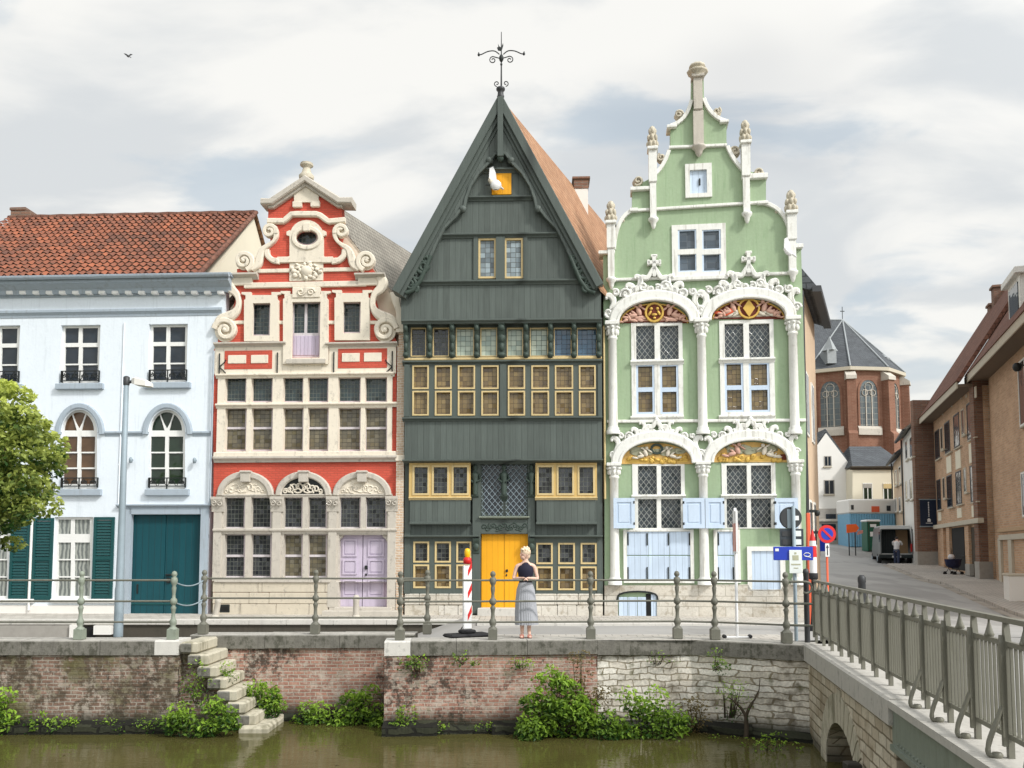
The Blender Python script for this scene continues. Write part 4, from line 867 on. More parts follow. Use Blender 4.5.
# pinnacles
def pinnacle(xc, yt, yh, yb, w, main=False):
    x, zt_ = FG.p(xc, yt, .15); zh = FG.z(yh, xc, .15); zb_ = FG.z(yb, xc, .15); w *= .0285; m = MB(); y = -.12
    zm_ = zb_+.3+(zh-zb_)*.45; k_ = .9 if main else 1; m.box(x-w*.40*k_, x+w*.40*k_, -.12-w*.25, .08, zm_, zh, .03); m.box(x-w*.31*k_-(.05 if main else 0), x+w*.31*k_+(.05 if main else 0), -.10-w*.2, .08, zb_+.30, zm_, .02); m.box(x-w*.52, x+w*.52, -.17-w*.3, .14, zh-.04, zh+.06, .02)
    g = 1.25 if main else .9; m.lathe([(0, -.04), (.05*g, 0), (.08*g, .07), (.10*g, .16), (.17*g, .24), (.17*g, .30), (.13*g, .32)], x, -.12, zb_, 8)
    p = m.build('pinnacle', 'white_trim' if not main else 'grey_stone', HG)
    h = zt_-zh; m = MB()
    if main: m.lathe([(w*.6, 0), (w*.55, h*.15), (w*.85, h*.3), (w*.9, h*.42), (w*.5, h*.52), (w*.45, h*.62), (w*.7, h*.72), (w*.65, h*.9), (0, h)], x, -.08, zh+.03, 10)
    else:
        m.lathe([(w*.40, 0), (w*.46, h*.1), (w*.40, h*.3), (w*.30, h*.6), (w*.36, h*.75), (w*.25, h*.92), (0, h)], x, -.08, zh+.03, 10)
        for lev, rr, n in ((.22, .46, 7), (.5, .40, 6), (.78, .26, 5)):
            for k in range(n): a_ = 2*pi*k/n+lev*3; m.ell((x+w*rr*cos(a_), -.08+w*rr*sin(a_), zh+h*lev), (w*.17, w*.17, h*.13))
    m.build('carved_head', 'pinnacle_stone', p); return p
pinnacle(697.5, 64, 77, 155.5, 12.5, True); pinnacle(652.3, 125.5, 149, 228, 10.5); pinnacle(745.2, 119.5, 143, 222.5, 10.8); pinnacle(610.7, 200.5, 223, 288, 11); pinnacle(791, 189.5, 213, 281, 11.5)
# gable windows
f = win(FG, HG, (672, 224, 726, 277), grid([(678, 696.5), (702.3, 721)], [(229.5, 249), (254.2, 271.5)]), 'white_trim', 'lead_slate', y=-.04, t=.12)
for a, b in ((678, 696.8), (702, 721.2)): m = MB(); x0, x1, z0, z1 = FG.r(a, 229, b, 272, .03); zm = FG.z(251.5, 700); m.plate(rect(x0-.01, x1+.01, z0-.01, z1+.01), [rect(x0+.05, x1-.05, z0+.05, zm-.07), rect(x0+.05, x1-.05, zm+.07, z1-.05)], -.02, .04); m.build('casement', 'blue_paint', f)
put(FG, f, 'sill', 'white_trim', ((670.5, 275.5, 728, 279.5), .14, .02))
f = put(FG, HG, 'hatch', 'blue_planks', ((689, 169, 707.5, 193.5), -.02, .1)); MB().plate(rect(*FG.r(685.3, 163.3, 712, 197, .06)), [rect(*FG.r(690, 169.5, 707, 193, .06))], -.06, .03).build('frame', 'white_trim', f); put(FG, f, 'latch', 'iron', ((699, 178, 700.5, 185), .02, .05))
# columns
def column(xc, yt, yc, yb, base=True):
    x, zt_ = FG.p(xc, yt, .15); zc = FG.z(yc, xc, .15); zb_ = FG.z(yb, xc, .15); m = MB(); r_ = .135
    m.lathe([(r_*1.5, 0), (r_*1.5, .10), (r_*1.25, .13), (r_*1.3, .18), (r_*1.05, .22), (r_*1.05, .24)], x, -.10, zb_, 14)
    m.lathe([(r_*1.05, .2), (r_, .5), (r_*.92, zc-zb_-.05), (r_*1.1, zc-zb_-.03), (r_*1.1, zc-zb_+.02), (r_*.95, zc-zb_+.04)], x, -.10, zb_, 14)
    c = m.build('column', 'white_trim', HG); h = zt_-zc; m = MB()
    m.lathe([(r_*.95, 0), (r_*1.0, h*.3), (r_*1.3, h*.62), (r_*1.35, h*.7), (r_*1.15, h*.74)], x, -.10, zc+.02, 14)
    for k in range(5):
        a_ = pi+pi*k/4; m.ell((x+r_*1.15*cos(a_), -.10+r_*1.15*sin(a_), zc+h*.35), (.045, .045, h*.2)); m.ell((x+r_*1.35*cos(a_), -.10+r_*1.35*sin(a_), zc+h*.62), (.05, .05, .045))
    m.box(x-r_*1.55, x+r_*1.55, -.10-r_*1.55, .02, zt_-h*.24, zt_, .015); m.build('capital', 'white_trim', c)
for xc, dy in ((612.3, 0), (701.3, -2.5), (792.6, -5)): column(xc, 321.5+dy, 338+dy, 434)
for xc, dy in ((614, 0), (703, -1.5), (795.5, -3)): column(xc, 463+dy, 477+dy, 585)
# arches with crest, tympanum
def arch_bay(xa, xb, yaL, yaR, ytop, ia, ib, itop, crest_y, low):
    mid = (xa+xb)/2; ys = lambda x: yaL+(yaR-yaL)*(x-xa)/(xb-xa)
    N = 24; E = lambda t, ex=0: (mid-((xb-xa)/2-4.5+ex)*cos(t), ys(mid-((xb-xa)/2)*cos(t))-((yaL+yaR)/2-ytop-3.5+ex)*sin(t)**.92)
    c = FG.pts([E(pi*k/N) for k in range(N+1)], .2); m = MB(); m.ribbon(c, .30, -.22, .02, .3); a_ = m.build('arch', 'white_trim', HG)
    c = FG.pts([E(pi*k/N, -4.2) for k in range(N+1)], .24); MB().ribbon(c, .08, -.25, -.1).build('arch_moulding', 'white_trim', a_)
    t_ = [(mid-(ib-ia)/2*cos(pi*k/N), ys(mid)+1-(ys(mid)-itop)*sin(pi*k/N)) for k in range(N+1)]
    ty = MB().plate(list(reversed(FG.pts(t_, .03))), (), -.03, .02).build('tympanum', 'plaque_red' if not low else 'ochre_relief', HG)
    if low is False: MB().ribbon(FG.pts([(mid+(p[0]-mid)*.97, ys(mid)-(ys(mid)-p[1])*.95) for p in t_], .05), .045, -.06, .0).build('gilt_rim', 'gold', ty)
    # crest
    random.seed(int(xa)); sc = 1.0 if not low else .72; sv_ = 1.0 if not low else .52
    for s_ in (-1, 1):
        m = MB(); rail_ = [E(pi*(.04+.40*k/14) if s_ < 0 else pi*(.96-.40*k/14), 4) for k in range(15)]; m.ribbon(FG.pts(rail_, .1), .12, -.10, .02)
        for i, (t0, ex, r_, tn) in enumerate(((.085, 6.5, 5.6, 1.2), (.20, 9, 6.2, -1.2), (.25, 14, 4.2, 1.2), (.30, 7.5, 6.2, 1.3), (.365, 8, 6, -1.2), (.43, 9, 5.4, 1.3), (.425, 16, 4.6, -1.2), (.475, 6, 4.4, -1.2))):
            t = pi*t0 if s_ < 0 else pi*(1-t0); px = E(t, ex*sc); x, z = FG.p(px[0], px[1], .15); r_ = r_*.029*sc*random.uniform(.85, 1.1)
            if i in (1, 4, 6):                                        # leafy crocket: a bent blade with a curled tip
                l = smooth_line([(x+s_*r_*.7, z-r_*1.5), (x+s_*r_*.1, z-r_*.4), (x+s_*r_*.3, z+r_*.6), (x+s_*r_*1.1, z+r_*1.0), (x+s_*r_*1.5, z+r_*.5)], 4); n_ = len(l)
                m.ribbon(l, [r_*(.35+.8*sin(pi*k/(n_-1))**.8) for k in range(n_)], -.17, .0, .45); m.ell((x+s_*r_*1.4, -.13, z+r_*.5), (r_*.35, .06, r_*.35), 0, 6, 5)
            else:
                m.ell((x, -.09, z), (r_*.8, .06, r_*.8)); m.tube([(p[0], -.14, p[1]) for p in spiral(x, z, r_, r_*.25, 1.2*i, tn*s_, 14)], .045*sc, 5)
        hx, hz = E(pi/2, 0); o = FG.pts([(mid+s_*24*sc, E(pi*.36, 6)[1]), (mid+s_*15*sc, hz-8*sv_), (mid+s_*13*sc, hz-17*sv_), (mid+s_*7*sc, hz-17*sv_), (mid+s_*3*sc, hz-23*sv_), (mid, hz-28*sv_)], .15)
        m.ribbon(smooth_line(o, 5), [.20-.10*i/25 for i in range(26)], -.17, .02); m.build('crest', 'white_trim', a_)
    if not low:
        cy = crest_y; m = MB()
        for px in ((mid-1.8, cy, mid+1.8, cy+22), (mid-6, cy+5.5, mid+6, cy+9.5), (mid-3.2, cy-.5, mid+3.2, cy+2.5), (mid-7, cy+4.8, mid-4.5, cy+10.2), (mid+4.5, cy+4.8, mid+7, cy+10.2)): m.box(*slab(FG, px, .17, .0, .02))
        m.build('cross', 'white_trim', a_)
    else:
        x, z = FG.p(mid, hz-28*sv_, .15); m = MB(); m.lathe([(.05, -.1), (.06, 0), (.08, .05), (.04, .1), (0, .14)], x, -.09, z, 8); m.build('crest_knob', 'white_trim', a_)
    return ty, mid, ys(mid), itop, (ib-ia)/2
def figure(m, px, py, s_, flip=1, d=.06, par=None, mat='flesh_relief'):   # a reclining relief figure
    m = MB(); x, z = FG.p(px, py, d); q = lambda a, b: (x+flip*a*s_, -d-.02, z+b*s_)
    m.ell(q(0, .28), (.075*s_, .05, .075*s_)); m.ell(q(.05, .08), (.09*s_, .05, .16*s_), -.35*flip); m.ell(q(.25, -.06), (.17*s_, .05, .075*s_), -.25*flip); m.ell(q(.48, -.12), (.15*s_, .045, .05*s_), .2*flip)
    m.ell(q(.23, .04), (.13*s_, .04, .045*s_), .7*flip); m.ell(q(-.13, .16), (.13*s_, .035, .035*s_), .6*flip); m.ell(q(.16, .26), (.12*s_, .035, .035*s_), .5*flip); m.build('relief_figure', mat, par)
for i, a in enumerate(((609, 699.5, 323, 321, 291, 622, 691, 302, 254.5, False), (701.5, 796, 319.5, 316.5, 288.5, 710.5, 784, 298.5, 251, False))):
    ty, mid, yb_, yt_, hw_ = arch_bay(*a)
    for a_ in ((mid-14, yb_-8, .85, -1), (mid+14, yb_-8, .85, 1), (mid-24, yb_-2.5, .55, -1), (mid+25, yb_-2.5, .5, 1)): figure(0, *a_, par=ty)
    m = MB(); x, z = FG.p(mid, yb_-9.5, .06)
    if i == 0:
        m.ell((x, -.06, z), (.24, .05, .27)); m.build('shield', 'plaque_red', ty); m = MB()
        m.ribbon([(x+.25*cos(2*pi*k/16), z+.27*sin(2*pi*k/16)) for k in range(16)], .07, -.11, -.02, closed=True)
        for k in (-1, 1):
            m.ell((x+k*.09, -.12, z+.10), (.05, .03, .05)); m.ell((x+k*.13, -.11, z-.03), (.04, .03, .09), .5*k)
        m.ell((x, -.12, z-.08), (.09, .03, .04)); m.ell((x, -.12, z-.18), (.05, .03, .04)); m.build('shield_rim', 'gold', ty)
    else:
        m.ell((x, -.04, z), (.32, .04, .29)); m.build('shield', 'plaque_red', ty); m = MB()
        m.plate([(x-.17, z), (x, z-.26), (x+.17, z), (x, z+.26)], (), -.12, -.02); m.ribbon([(x+.29*cos(2*pi*k/16), z+.28*sin(2*pi*k/16)) for k in range(16)], .06, -.10, -.02, closed=True); m.build('shield_rim', 'gold', ty)
    m = MB(); random.seed(i+20)
    for k in range(10):
        s_ = random.choice((-1, 1)); x, z = FG.p(mid+s_*random.uniform(10, 30), yb_-random.uniform(1.5, 6), .05); m.ell((x, -.06, z), (random.uniform(.08, .2), .03, random.uniform(.03, .06)), random.uniform(-.6, .6), 6, 5)
    m.box(*slab(FG, (mid-30, yb_-5, mid+30, yb_-1.2), .034, .0)); m.build('drapery', 'white_relief' if i else 'flesh_relief', ty)
    if i:
        m = MB(); x, z = FG.p(mid-20, yb_-6, .06); m.ell((x, -.07, z), (.24, .04, .09), .4); m.ell((x-.3, -.07, z-.02), (.15, .04, .05), -.2); m.build('red_drapery', 'orange_red', ty)
for i, a in enumerate(((611.5, 702, 463.5, 462.5, 432, 622, 695, 442, 420, True), (704, 798, 462, 460.5, 431, 711.5, 786.5, 441, 419, True))):
    ty, mid, yb_, yt_, hw_ = arch_bay(*a); m = MB(); random.seed(i+3)
    for k in range(12): x, z = FG.p(mid+random.uniform(-24, 24), yb_-random.uniform(9, 14), .04); m.ell((x, -.035, z), (random.uniform(.08, .22), .02, random.uniform(.05, .1)), random.uniform(-.5, .5), 6, 5)
    m.box(*slab(FG, (mid-24, yb_-14, mid+24, yb_-9), .034, .0)); m.build('cloud_relief', 'sage_relief', ty); m = MB(); m.box(*slab(FG, (mid-31, yb_-5, mid+31, yb_-.5), .036, .0))
    for k in range(26): x, z = FG.p(mid+random.uniform(-31, 31), yb_-random.uniform(1, 6), .04); m.ell((x, -.04, z), (random.uniform(.04, .12), .03, random.uniform(.03, .09)), random.uniform(-.8, .8), 6, 5)
    m.build('gilt_relief', 'gold', ty); m = MB()
    if i == 0:
        for s_ in (-1, 1): figure(0, mid+s_*10, yb_-8, .7, s_, par=ty, mat='white_relief')
        m = MB(); x, z = FG.p(mid, yb_-14, .05); m.ribbon([(x+.16*cos(2*pi*k/14), z+.13*sin(2*pi*k/14)) for k in range(14)], .07, -.08, -.02, closed=True); m.build('wreath', 'green_carving', ty)
    else:
        figure(0, mid-12, yb_-9, .8, -1, par=ty); figure(0, mid+12, yb_-8, .8, 1, par=ty, mat='white_relief'); figure(0, mid+20, yb_-6, .5, 1, par=ty, mat='white_relief'); put(FG, ty, 'lattice_panel', 'plaque_red', ((mid+29, yb_-7, mid+36, yb_-1.5), .06, .0))
# main windows
for (a, b, c, d), cs in (((631.5, 322, 683, 420), [(636.2, 654.6), (660.2, 678.6)]), ((720, 320, 774.5, 419), [(724.8, 743.6), (749.2, 769.8)])):
    u = [(p, b+3.5, q, b+37.3) for p, q in cs]; l = [(p, b+43, q, b+92) for p, q in cs]
    f = win(FG, HG, (a, b, c, d), u, 'white_trim', 'lead_diamond', y=-.03, t=.14) if 0 else win(FG, HG, (a, b, c, d), u+l, 'white_trim', ['lead_diamond', 'lead_diamond', 'lead_brown', 'lead_brown'], y=-.03, t=.14)
    for p in l: m = MB(); x0, x1, z0, z1 = FG.r(*p, .03); zm = (z0+z1)/2; m.plate(rect(x0-.004, x1+.004, z0-.004, z1+.004), [rect(x0+.06, x1-.06, z0+.06, zm-.065), rect(x0+.06, x1-.06, zm+.065, z1-.03)], -.015, .06); m.build('casement', 'blue_paint', f)
    moulding(FG, f, 'transom', 'white_trim', (a-1, b+37.5, c+1, b+42), .12, .0); moulding(FG, f, 'sill', 'white_trim', (a-1, d-4.5, c+1, d), .12, .0)
for (a, b, c, d), cs in (((632.5, 463.5, 685, 529.5), [(638.2, 656.8), (661.2, 681)]), ((722, 463, 776, 528.5), [(726.8, 747), (751.2, 771.4)])):
    f = win(FG, HG, (a, b, c, d), [(p, b+2.3, q, b+31) for p, q in cs]+[(p, b+35.5, q, b+64.5) for p, q in cs], 'white_trim', 'lead_diamond', y=-.02, t=.14); moulding(FG, f, 'transom', 'white_trim', (a-1, b+31.3, c+1, b+35.3), .10, .0)
for a, b in ((613.5, 634.8), (683, 704.8), (705.4, 724.4), (774.8, 798)):
    x0, x1, z0, z1 = FG.r(a, 498, b, 528.3, .27); m = MB(); m.plate(rect(x0, x1, z0, z1), [rect(x0+.10, x1-.10, z0+.12, z1-.12)], -.29, -.235, True); m.box(x0+.08, x1-.08, -.265, -.24, z0+.1, z1-.1); m.box(x0+.15, x1-.15, -.28, -.25, z0+.17, z1-.17, .02); s_ = m.build('shutter', 'blue_paint', HG)
    hx = x1-.02 if a < 620 or 700 < a < 710 else x0+.02; 
    for zz in (z0+.1, z1-.16): m = MB(); m.box(hx-.02, hx+.02, -.30, -.05, zz, zz+.07); m.build('hinge', 'iron', s_)
for a, b, n in ((623.5, 694, 3), (714, 740.5, 1)):
    fr = MB().plate(rect(*FG.r(a, 529.5, b, 583, .07)), [rect(*FG.r(a+3.5, 531.5, b-3.5 if n > 1 else b-6, 580.5, .07))], -.07, .02).build('shutter_frame', 'white_trim', HG); xs = a+3.5; w = ((b-3.5 if n > 1 else b-6)-xs)/n
    for k in range(n):
        p = xs+k*w; lf = put(FG, fr, 'shutter', 'blue_planks', ((p+.2, 531.5, p+w-.2, 555.2), .03, .03), ((p+.2, 556, p+w-.2, 580.5), .03, .03))
        for yy in (533, 567):
            put(FG, lf, 'strap_hinge', 'iron', ((p+w-1.6, yy, p+w-.4, yy+12.5), .055, -.03))
            if k == 0: put(FG, lf, 'strap_hinge', 'iron', ((p+.4, yy, p+1.6, yy+12.5), .055, -.03))
MB().plate(rect(*FG.r(747.5, 546.5, 785.5, 590, .07)), [rect(*FG.r(752, 551, 780.5, 591, .07))], -.07, .02).build('door_frame', 'white_trim', HG); put(FG, HG, 'door', 'blue_planks', ((751.5, 550.5, 780.5, 590), .02, .03))
# stone base with arched cellar opening
o = [(604.5, 618.5), (604.5, 585.5), (748, 584.5), (751, 589.5), (781, 589.5), (784, 584), (806, 583), (806, 618.5)]
ce = [(618, 618.4), (618, 596)] + [(637.5-19.5*cos(pi*k/8), 596-4.5*sin(pi*k/8)) for k in range(1, 8)] + [(657, 596), (657, 618.4)]
MB().plate(FG.pts(o, .07), [list(reversed(FG.pts(ce, .07)))], -.07, .02).build('plinth', 'plinth_ashlar', HG)
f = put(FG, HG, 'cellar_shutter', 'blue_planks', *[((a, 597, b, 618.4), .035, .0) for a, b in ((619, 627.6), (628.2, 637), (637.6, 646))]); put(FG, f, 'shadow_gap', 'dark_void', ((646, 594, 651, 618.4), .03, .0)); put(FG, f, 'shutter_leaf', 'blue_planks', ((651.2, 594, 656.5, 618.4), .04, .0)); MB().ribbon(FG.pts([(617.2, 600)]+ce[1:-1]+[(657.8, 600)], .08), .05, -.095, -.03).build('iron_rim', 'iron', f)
# side wing and eaves towards the street
xs = FG.x(806, 500); zE = FG.z(284, 806)
m = MB(); Dp = 4.6; sk = lambda x, y: x+kG*y; prof = [(FG.x(605, 500), -.6), (xs-.002, -.6), (xs-.002, zE), (FG.x(700), zE+4.2), (FG.x(605, 500), zE)]
m.loft([[(sk(x, y), y, z) for x, z in prof] for y in (.42, Dp)]); m.build('side_wall', 'peach_render', HG)
m = MB(); m.loft([[(sk(xs, y)-.25, y, zE+.12), (sk(xs, y)+.42, y, zE-.12), (sk(xs, y)+.42, y, zE+.06), (sk(FG.x(700), y), y, zE+4.5), (sk(FG.x(700), y)-.1, y, zE+4.2)] for y in (.45, Dp+.1)]); m.build('roof', 'slate', HG)
m = MB(); m.loft([[(sk(xs, y)+.30, y, zE-.14), (sk(xs, y)+.55, y, zE-.14), (sk(xs, y)+.55, y, zE+.04), (sk(xs, y)+.30, y, zE+.04)] for y in (.3, Dp+.15)]); m.build('gutter', 'gutter', HG)
MB().tube([(xs+.10, .35, -.3), (xs+.10, .35, zE-.1)], .06, 8).build('downpipe', 'gutter', HG); MB().tube([(FG.x(604.3, 400, .12), -.12, FG.z(330)), (FG.x(604.3, 400, .12), -.12, FG.z(500))], .035, 6).build('downpipe', 'cream_frame', HG)
for (y, za, zb_) in ((1.2, 2.0, 3.4), (2.6, 2.0, 3.4), (1.0, 5.3, 7.2), (2.9, 5.3, 7.2)):
    x = sk(xs, y); f = MB().loft([[(sk(xs, yy)+dx, yy, z) for yy, z in ((y-.4, za), (y+.4, za), (y+.4, zb_), (y-.4, zb_))] for dx in (-.01, .035)]).build('window', 'white_trim', HG)
    MB().loft([[(sk(xs, yy)+dx, yy, z) for yy, z in ((y-.32, za+.08), (y+.32, za+.08), (y+.32, zb_-.08), (y-.32, zb_-.08))] for dx in (-.01, .045)]).build('glass', 'dark_glass', f)
for xx, zz in ((.6, 3.0), (1.6, 2.4)):
    m = MB(); y = xx; m.box(sk(xs, y), sk(xs, y)+.22, y-.04, y+.04, zz, zz+.08); m.ell((sk(xs, y)+.25, y, zz-.02), (.08, .08, .1)); m.build('wall_lamp', 'iron', HG)

# small birds fixed to the gables, one flying
def bird(name, loc, label, s=1.0, mat='white_relief', pose=0, rz=0.0, cat='bird'):
    e = empty(name, loc, label, cat, rz)
    m = MB(); m.ell((0, 0, 0), (.11*s, .08*s, .17*s), .9); m.ell((-.13*s, -.02, .11*s), (.06*s, .06*s, .07*s)); m.lathe([(.02*s, 0), (0, .07*s)], -.13*s, -.09*s, .11*s, 5); m.ell((.20*s, .02, -.09*s), (.04*s, .05*s, .13*s), .9); m.build('body', mat, e)
    if pose: m = MB(); m.plate([(-.05*s, .02*s), (-.16*s, .2*s), (-.14*s, .5*s), (-.03*s, .55*s), (.05*s, .35*s), (.08*s, .1*s)], (), -.02, .02, True); m.build('wing', 'white_gloss', e)
    else: m = MB(); m.plate([(-.05*s, .0), (-.2*s, .22*s), (-.42*s, .25*s), (-.22*s, .08*s)], (), -.02, .02, True); m.plate([(.05*s, .0), (.2*s, .2*s), (.42*s, .16*s), (.2*s, .03*s)], (), -.02, .02, True); m.build('wing', mat, e)
    return e
x, z = FD.p(494, 183, d2+.25); e = bird('bird', FD.M @ Vector((x, -d2-.18, z)), 'white and grey bird with raised wing beside the yellow gable hatch', .95, 'white_relief', 1)
m = MB(); m.ell((.05, -.02, -.04), (.17, .1, .16)); m.build('breast', 'white_gloss', e); m = MB(); m.tube([(-.25, 0, -.02), (0, .02, -.02), (.05, .1, 0)], .02, 5); m.build('perch', 'iron', e)
x, z = FG.p(787, 255, .2); bird('bird', FG.M @ Vector((x, -.42, z)), 'white bird clinging to the lowest right pinnacle of the green house', .8, 'white_gloss', 1)
bird('bird', P(128, 56, 70), 'small dark bird flying high over the pale blue house', .9, 'gutter', 0)
# ================================================================== ground, water, sky
ZW = -1.62
def sheet(name, mat, quads, kind='structure'):
    m = MB()
    for q in quads: m.add(q, [tuple(range(len(q)))])
    return m.build(name, mat, None, kind)
sheet('water', 'water', [[(-150, -14, ZW), (150, -14, ZW), (150, 40, ZW), (-150, 40, ZW)]])
sheet('river_bed', 'earth', [[(-150, -14, ZW-1.5), (150, -14, ZW-1.5), (150, 60, ZW-1.5), (-150, 60, ZW-1.5)]])
sheet('ground', 'earth', [[(-900, 27, -.34), (900, 27, -.34), (900, 1500, -.34), (-900, 1500, -.34)], [(-900, -14, -.2), (-900, -900, -.2), (900, -900, -.2), (900, -14, -.2)], [(-900, -14, -.2), (900, -14, -.2), (900, -14, -4), (-900, -14, -4)]])

def hill(X, Y):                                                     # the street rises away from the river
    t = max(0, Y-23); z = -.30+.0372*max(0, Y-25.5) if Y > 25.5 else -.30
    if Y > 56: z = .835+.10*(min(Y, 68)-56)+.02*max(0, Y-68)
    return z
def ground_z(X, Y):
    s = min(1, max(0, (Y-16.9)/5.5)); base = -.10-.20*s
    if X > 5: k = min(1, (X-5)/3); base = base*(1-k)+k*(-.02-.28*s) if Y < 23 else base
    return hill(X, Y) if Y > 25.5 else base
m = MB(); nx, ny = 40, 60; xs = [-1.2+i*(44-(-1.2))/nx for i in range(nx+1)]; ys = [16.6+j*(84-16.6)/ny for j in range(ny+1)]
m.add([(x, y, ground_z(x, y)) for y in ys for x in xs], [(j*(nx+1)+i, j*(nx+1)+i+1, (j+1)*(nx+1)+i+1, (j+1)*(nx+1)+i) for j in range(ny) for i in range(nx)], True)
m.build('road', 'asphalt', None, 'structure')
# lane ramping down behind the quay on the left
m = MB(); xs = [-24, -10, -6, -4, -3, -2.2, -1.5, -1.15]; zz = [-.95, -.95, -.95, -.9, -.75, -.5, -.25, -.12]
m.add([(x, y, z) for x, z in zip(xs, zz) for y in (17.35, 23.4)], [(2*i, 2*i+2, 2*i+3, 2*i+1) for i in range(len(xs)-1)]); m.build('lane', 'asphalt', None, 'structure')
sheet('pavement', 'paving', [[(-24, 23.45, -.235), (-.9, 23.45, -.235), (-.9, 26.6, -.262), (-24, 26.6, -.262)], [(-.9, 22.35, -.235), (8.6, 22.35, -.235), (8.6, 25.6, -.262), (-.9, 25.6, -.262)],
      [(-1.2, 15.9, -.004), (5.2, 15.9, -.004), (5.2, 17.0, -.006), (-1.2, 17.0, -.006)], [(-1.2, 17.0, -.006), (5.2, 17.0, -.006), (5.2, 17.0, -.14), (-1.2, 17.0, -.14)]])
# ------------------------------------------------------------------ quay walls
def wall_run(name, label, pts, wallmat, copmat, th=.26, depth=.62, cop_over=.05, ledge=True, group=None, paleend=None):
    """a run of quay wall along pts (front top line of coping), water side is -normal"""
    e = empty(name, (0, 0, 0), label, 'quay wall', 0, group)
    def offs(d):
        out = []
        for i, p in enumerate(pts):
            a = pts[max(i-1, 0)]; b = pts[min(i+1, len(pts)-1)]; t = Vector((b[0]-a[0], b[1]-a[1])).normalized(); out.append((p[0]-t.y*d, p[1]+t.x*d))
        return out
    f, bk, wf, lf = offs(0), offs(depth), offs(cop_over), offs(-.16); n = len(pts)
    m = MB()
    # wall front as fine grid so it stays slightly uneven
    Lh = 14
    for i in range(n-1):
        seg = max(2, int(math.hypot(pts[i+1][0]-pts[i][0], pts[i+1][1]-pts[i][1])/.22)); vs = []; fs = []
        for j in range(seg+1):
            for k in range(Lh+1):
                t = j/seg; x = wf[i][0]+(wf[i+1][0]-wf[i][0])*t; y = wf[i][1]+(wf[i+1][1]-wf[i][1])*t; z = -th+(ZW-.6+th)*k/Lh
                y += .035*sin(x*2.1+k*.9)*cos(k*1.3+x)+(.02*(k/Lh)*-1); vs.append((x, y, z))
        for j in range(seg):
            for k in range(Lh): fs.append((j*(Lh+1)+k, (j+1)*(Lh+1)+k, (j+1)*(Lh+1)+k+1, j*(Lh+1)+k+1))
        m.add(vs, fs, True)
        m.add([(*wf[i], -th), (*wf[i+1], -th), (*bk[i+1], -th), (*bk[i], -th)], [(0, 1, 2, 3)]); m.add([(*bk[i], -th), (*bk[i+1], -th), (*bk[i+1], -2.3), (*bk[i], -2.3)], [(0, 1, 2, 3)])
    for i in (0, n-1): m.add([(*wf[i], -th), (*bk[i], -th), (*bk[i], -2.3), (*wf[i], -2.3)], [(0, 1, 2, 3)])
    m.build('wall', wallmat, e)
    # coping stones, one by one
    random.seed(len(label))
    for i in range(n-1):
        L = math.hypot(pts[i+1][0]-pts[i][0], pts[i+1][1]-pts[i][1]); k = max(1, round(L/1.45)); cuts = [j/k for j in range(k+1)]
        if paleend == 'last' and i == n-2: cuts.insert(-1, 1-.44/L)
        if paleend == (0, 0) and i == 0: cuts.insert(1, .47/L)
        for j in range(len(cuts)-1):
            k = len(cuts)-1; t0, t1 = cuts[j]+(.004/L if j else 0), cuts[j+1]-.004/L; lp = lambda A, t: (A[i][0]+(A[i+1][0]-A[i][0])*t, A[i][1]+(A[i+1][1]-A[i][1])*t)
            a, b, c, d = lp(f, t0), lp(f, t1), lp(bk, t1), lp(bk, t0); dz = random.uniform(-.006, .006); ch = .02
            m = MB(); m.loft([[(*a, -th+dz), (*b, -th+dz), (*c, -th+dz), (*d, -th+dz)], [(*a, -ch+dz), (*b, -ch+dz), (*c, -ch+dz), (*d, -ch+dz)], [(a[0], a[1]+ch, dz), (b[0], b[1]+ch, dz), (*c, dz), (*d, dz)]])
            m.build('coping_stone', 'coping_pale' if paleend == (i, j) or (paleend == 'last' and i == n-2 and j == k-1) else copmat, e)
    if ledge:
        m = MB(); random.seed(n)
        for i in range(n-1):
            L = math.hypot(pts[i+1][0]-pts[i][0], pts[i+1][1]-pts[i][1]); k = max(1, int(L/.9))
            for j in range(k):
                t0, t1 = j/k, (j+1)/k; lp = lambda A, t: (A[i][0]+(A[i+1][0]-A[i][0])*t, A[i][1]+(A[i+1][1]-A[i][1])*t); q = random.uniform(.0, .14); zt_ = ZW+.12+random.uniform(0, .10)
                a, b, c, d = lp(lf, t0), lp(lf, t1), lp(wf, t1), lp(wf, t0); m.loft([[(a[0], a[1]-q, ZW-.5), (b[0], b[1]-q, ZW-.5), (*c, ZW-.5), (*d, ZW-.5)], [(a[0], a[1]-q, zt_-.06), (b[0], b[1]-q, zt_-.06), (*c, zt_), (*d, zt_)]])
        m.build('footing', 'wet_stone', e)
    return e
gq = lambda px, py: (lambda q: (q.x, q.y))(G(px, py, 0))
QL, QR0 = gq(181.5, 640), gq(385, 641.5)
QL0 = (-26.0, 15.77); Ql1 = (QL[0], 15.77)
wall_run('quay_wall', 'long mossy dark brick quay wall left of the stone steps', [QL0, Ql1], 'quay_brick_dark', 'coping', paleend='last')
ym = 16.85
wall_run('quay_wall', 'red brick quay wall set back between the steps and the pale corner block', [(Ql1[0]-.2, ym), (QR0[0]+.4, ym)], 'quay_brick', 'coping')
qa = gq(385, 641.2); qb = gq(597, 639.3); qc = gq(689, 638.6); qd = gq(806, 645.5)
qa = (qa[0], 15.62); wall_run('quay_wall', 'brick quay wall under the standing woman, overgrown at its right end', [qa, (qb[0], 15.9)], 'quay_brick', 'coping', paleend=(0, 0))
wall_run('quay_wall', 'pale stone quay wall bending towards the bridge', [(qb[0], 15.9), (qc[0], 15.95), (qd[0]+.12, qd[1])], 'quay_ashlar', 'coping', th=.27)
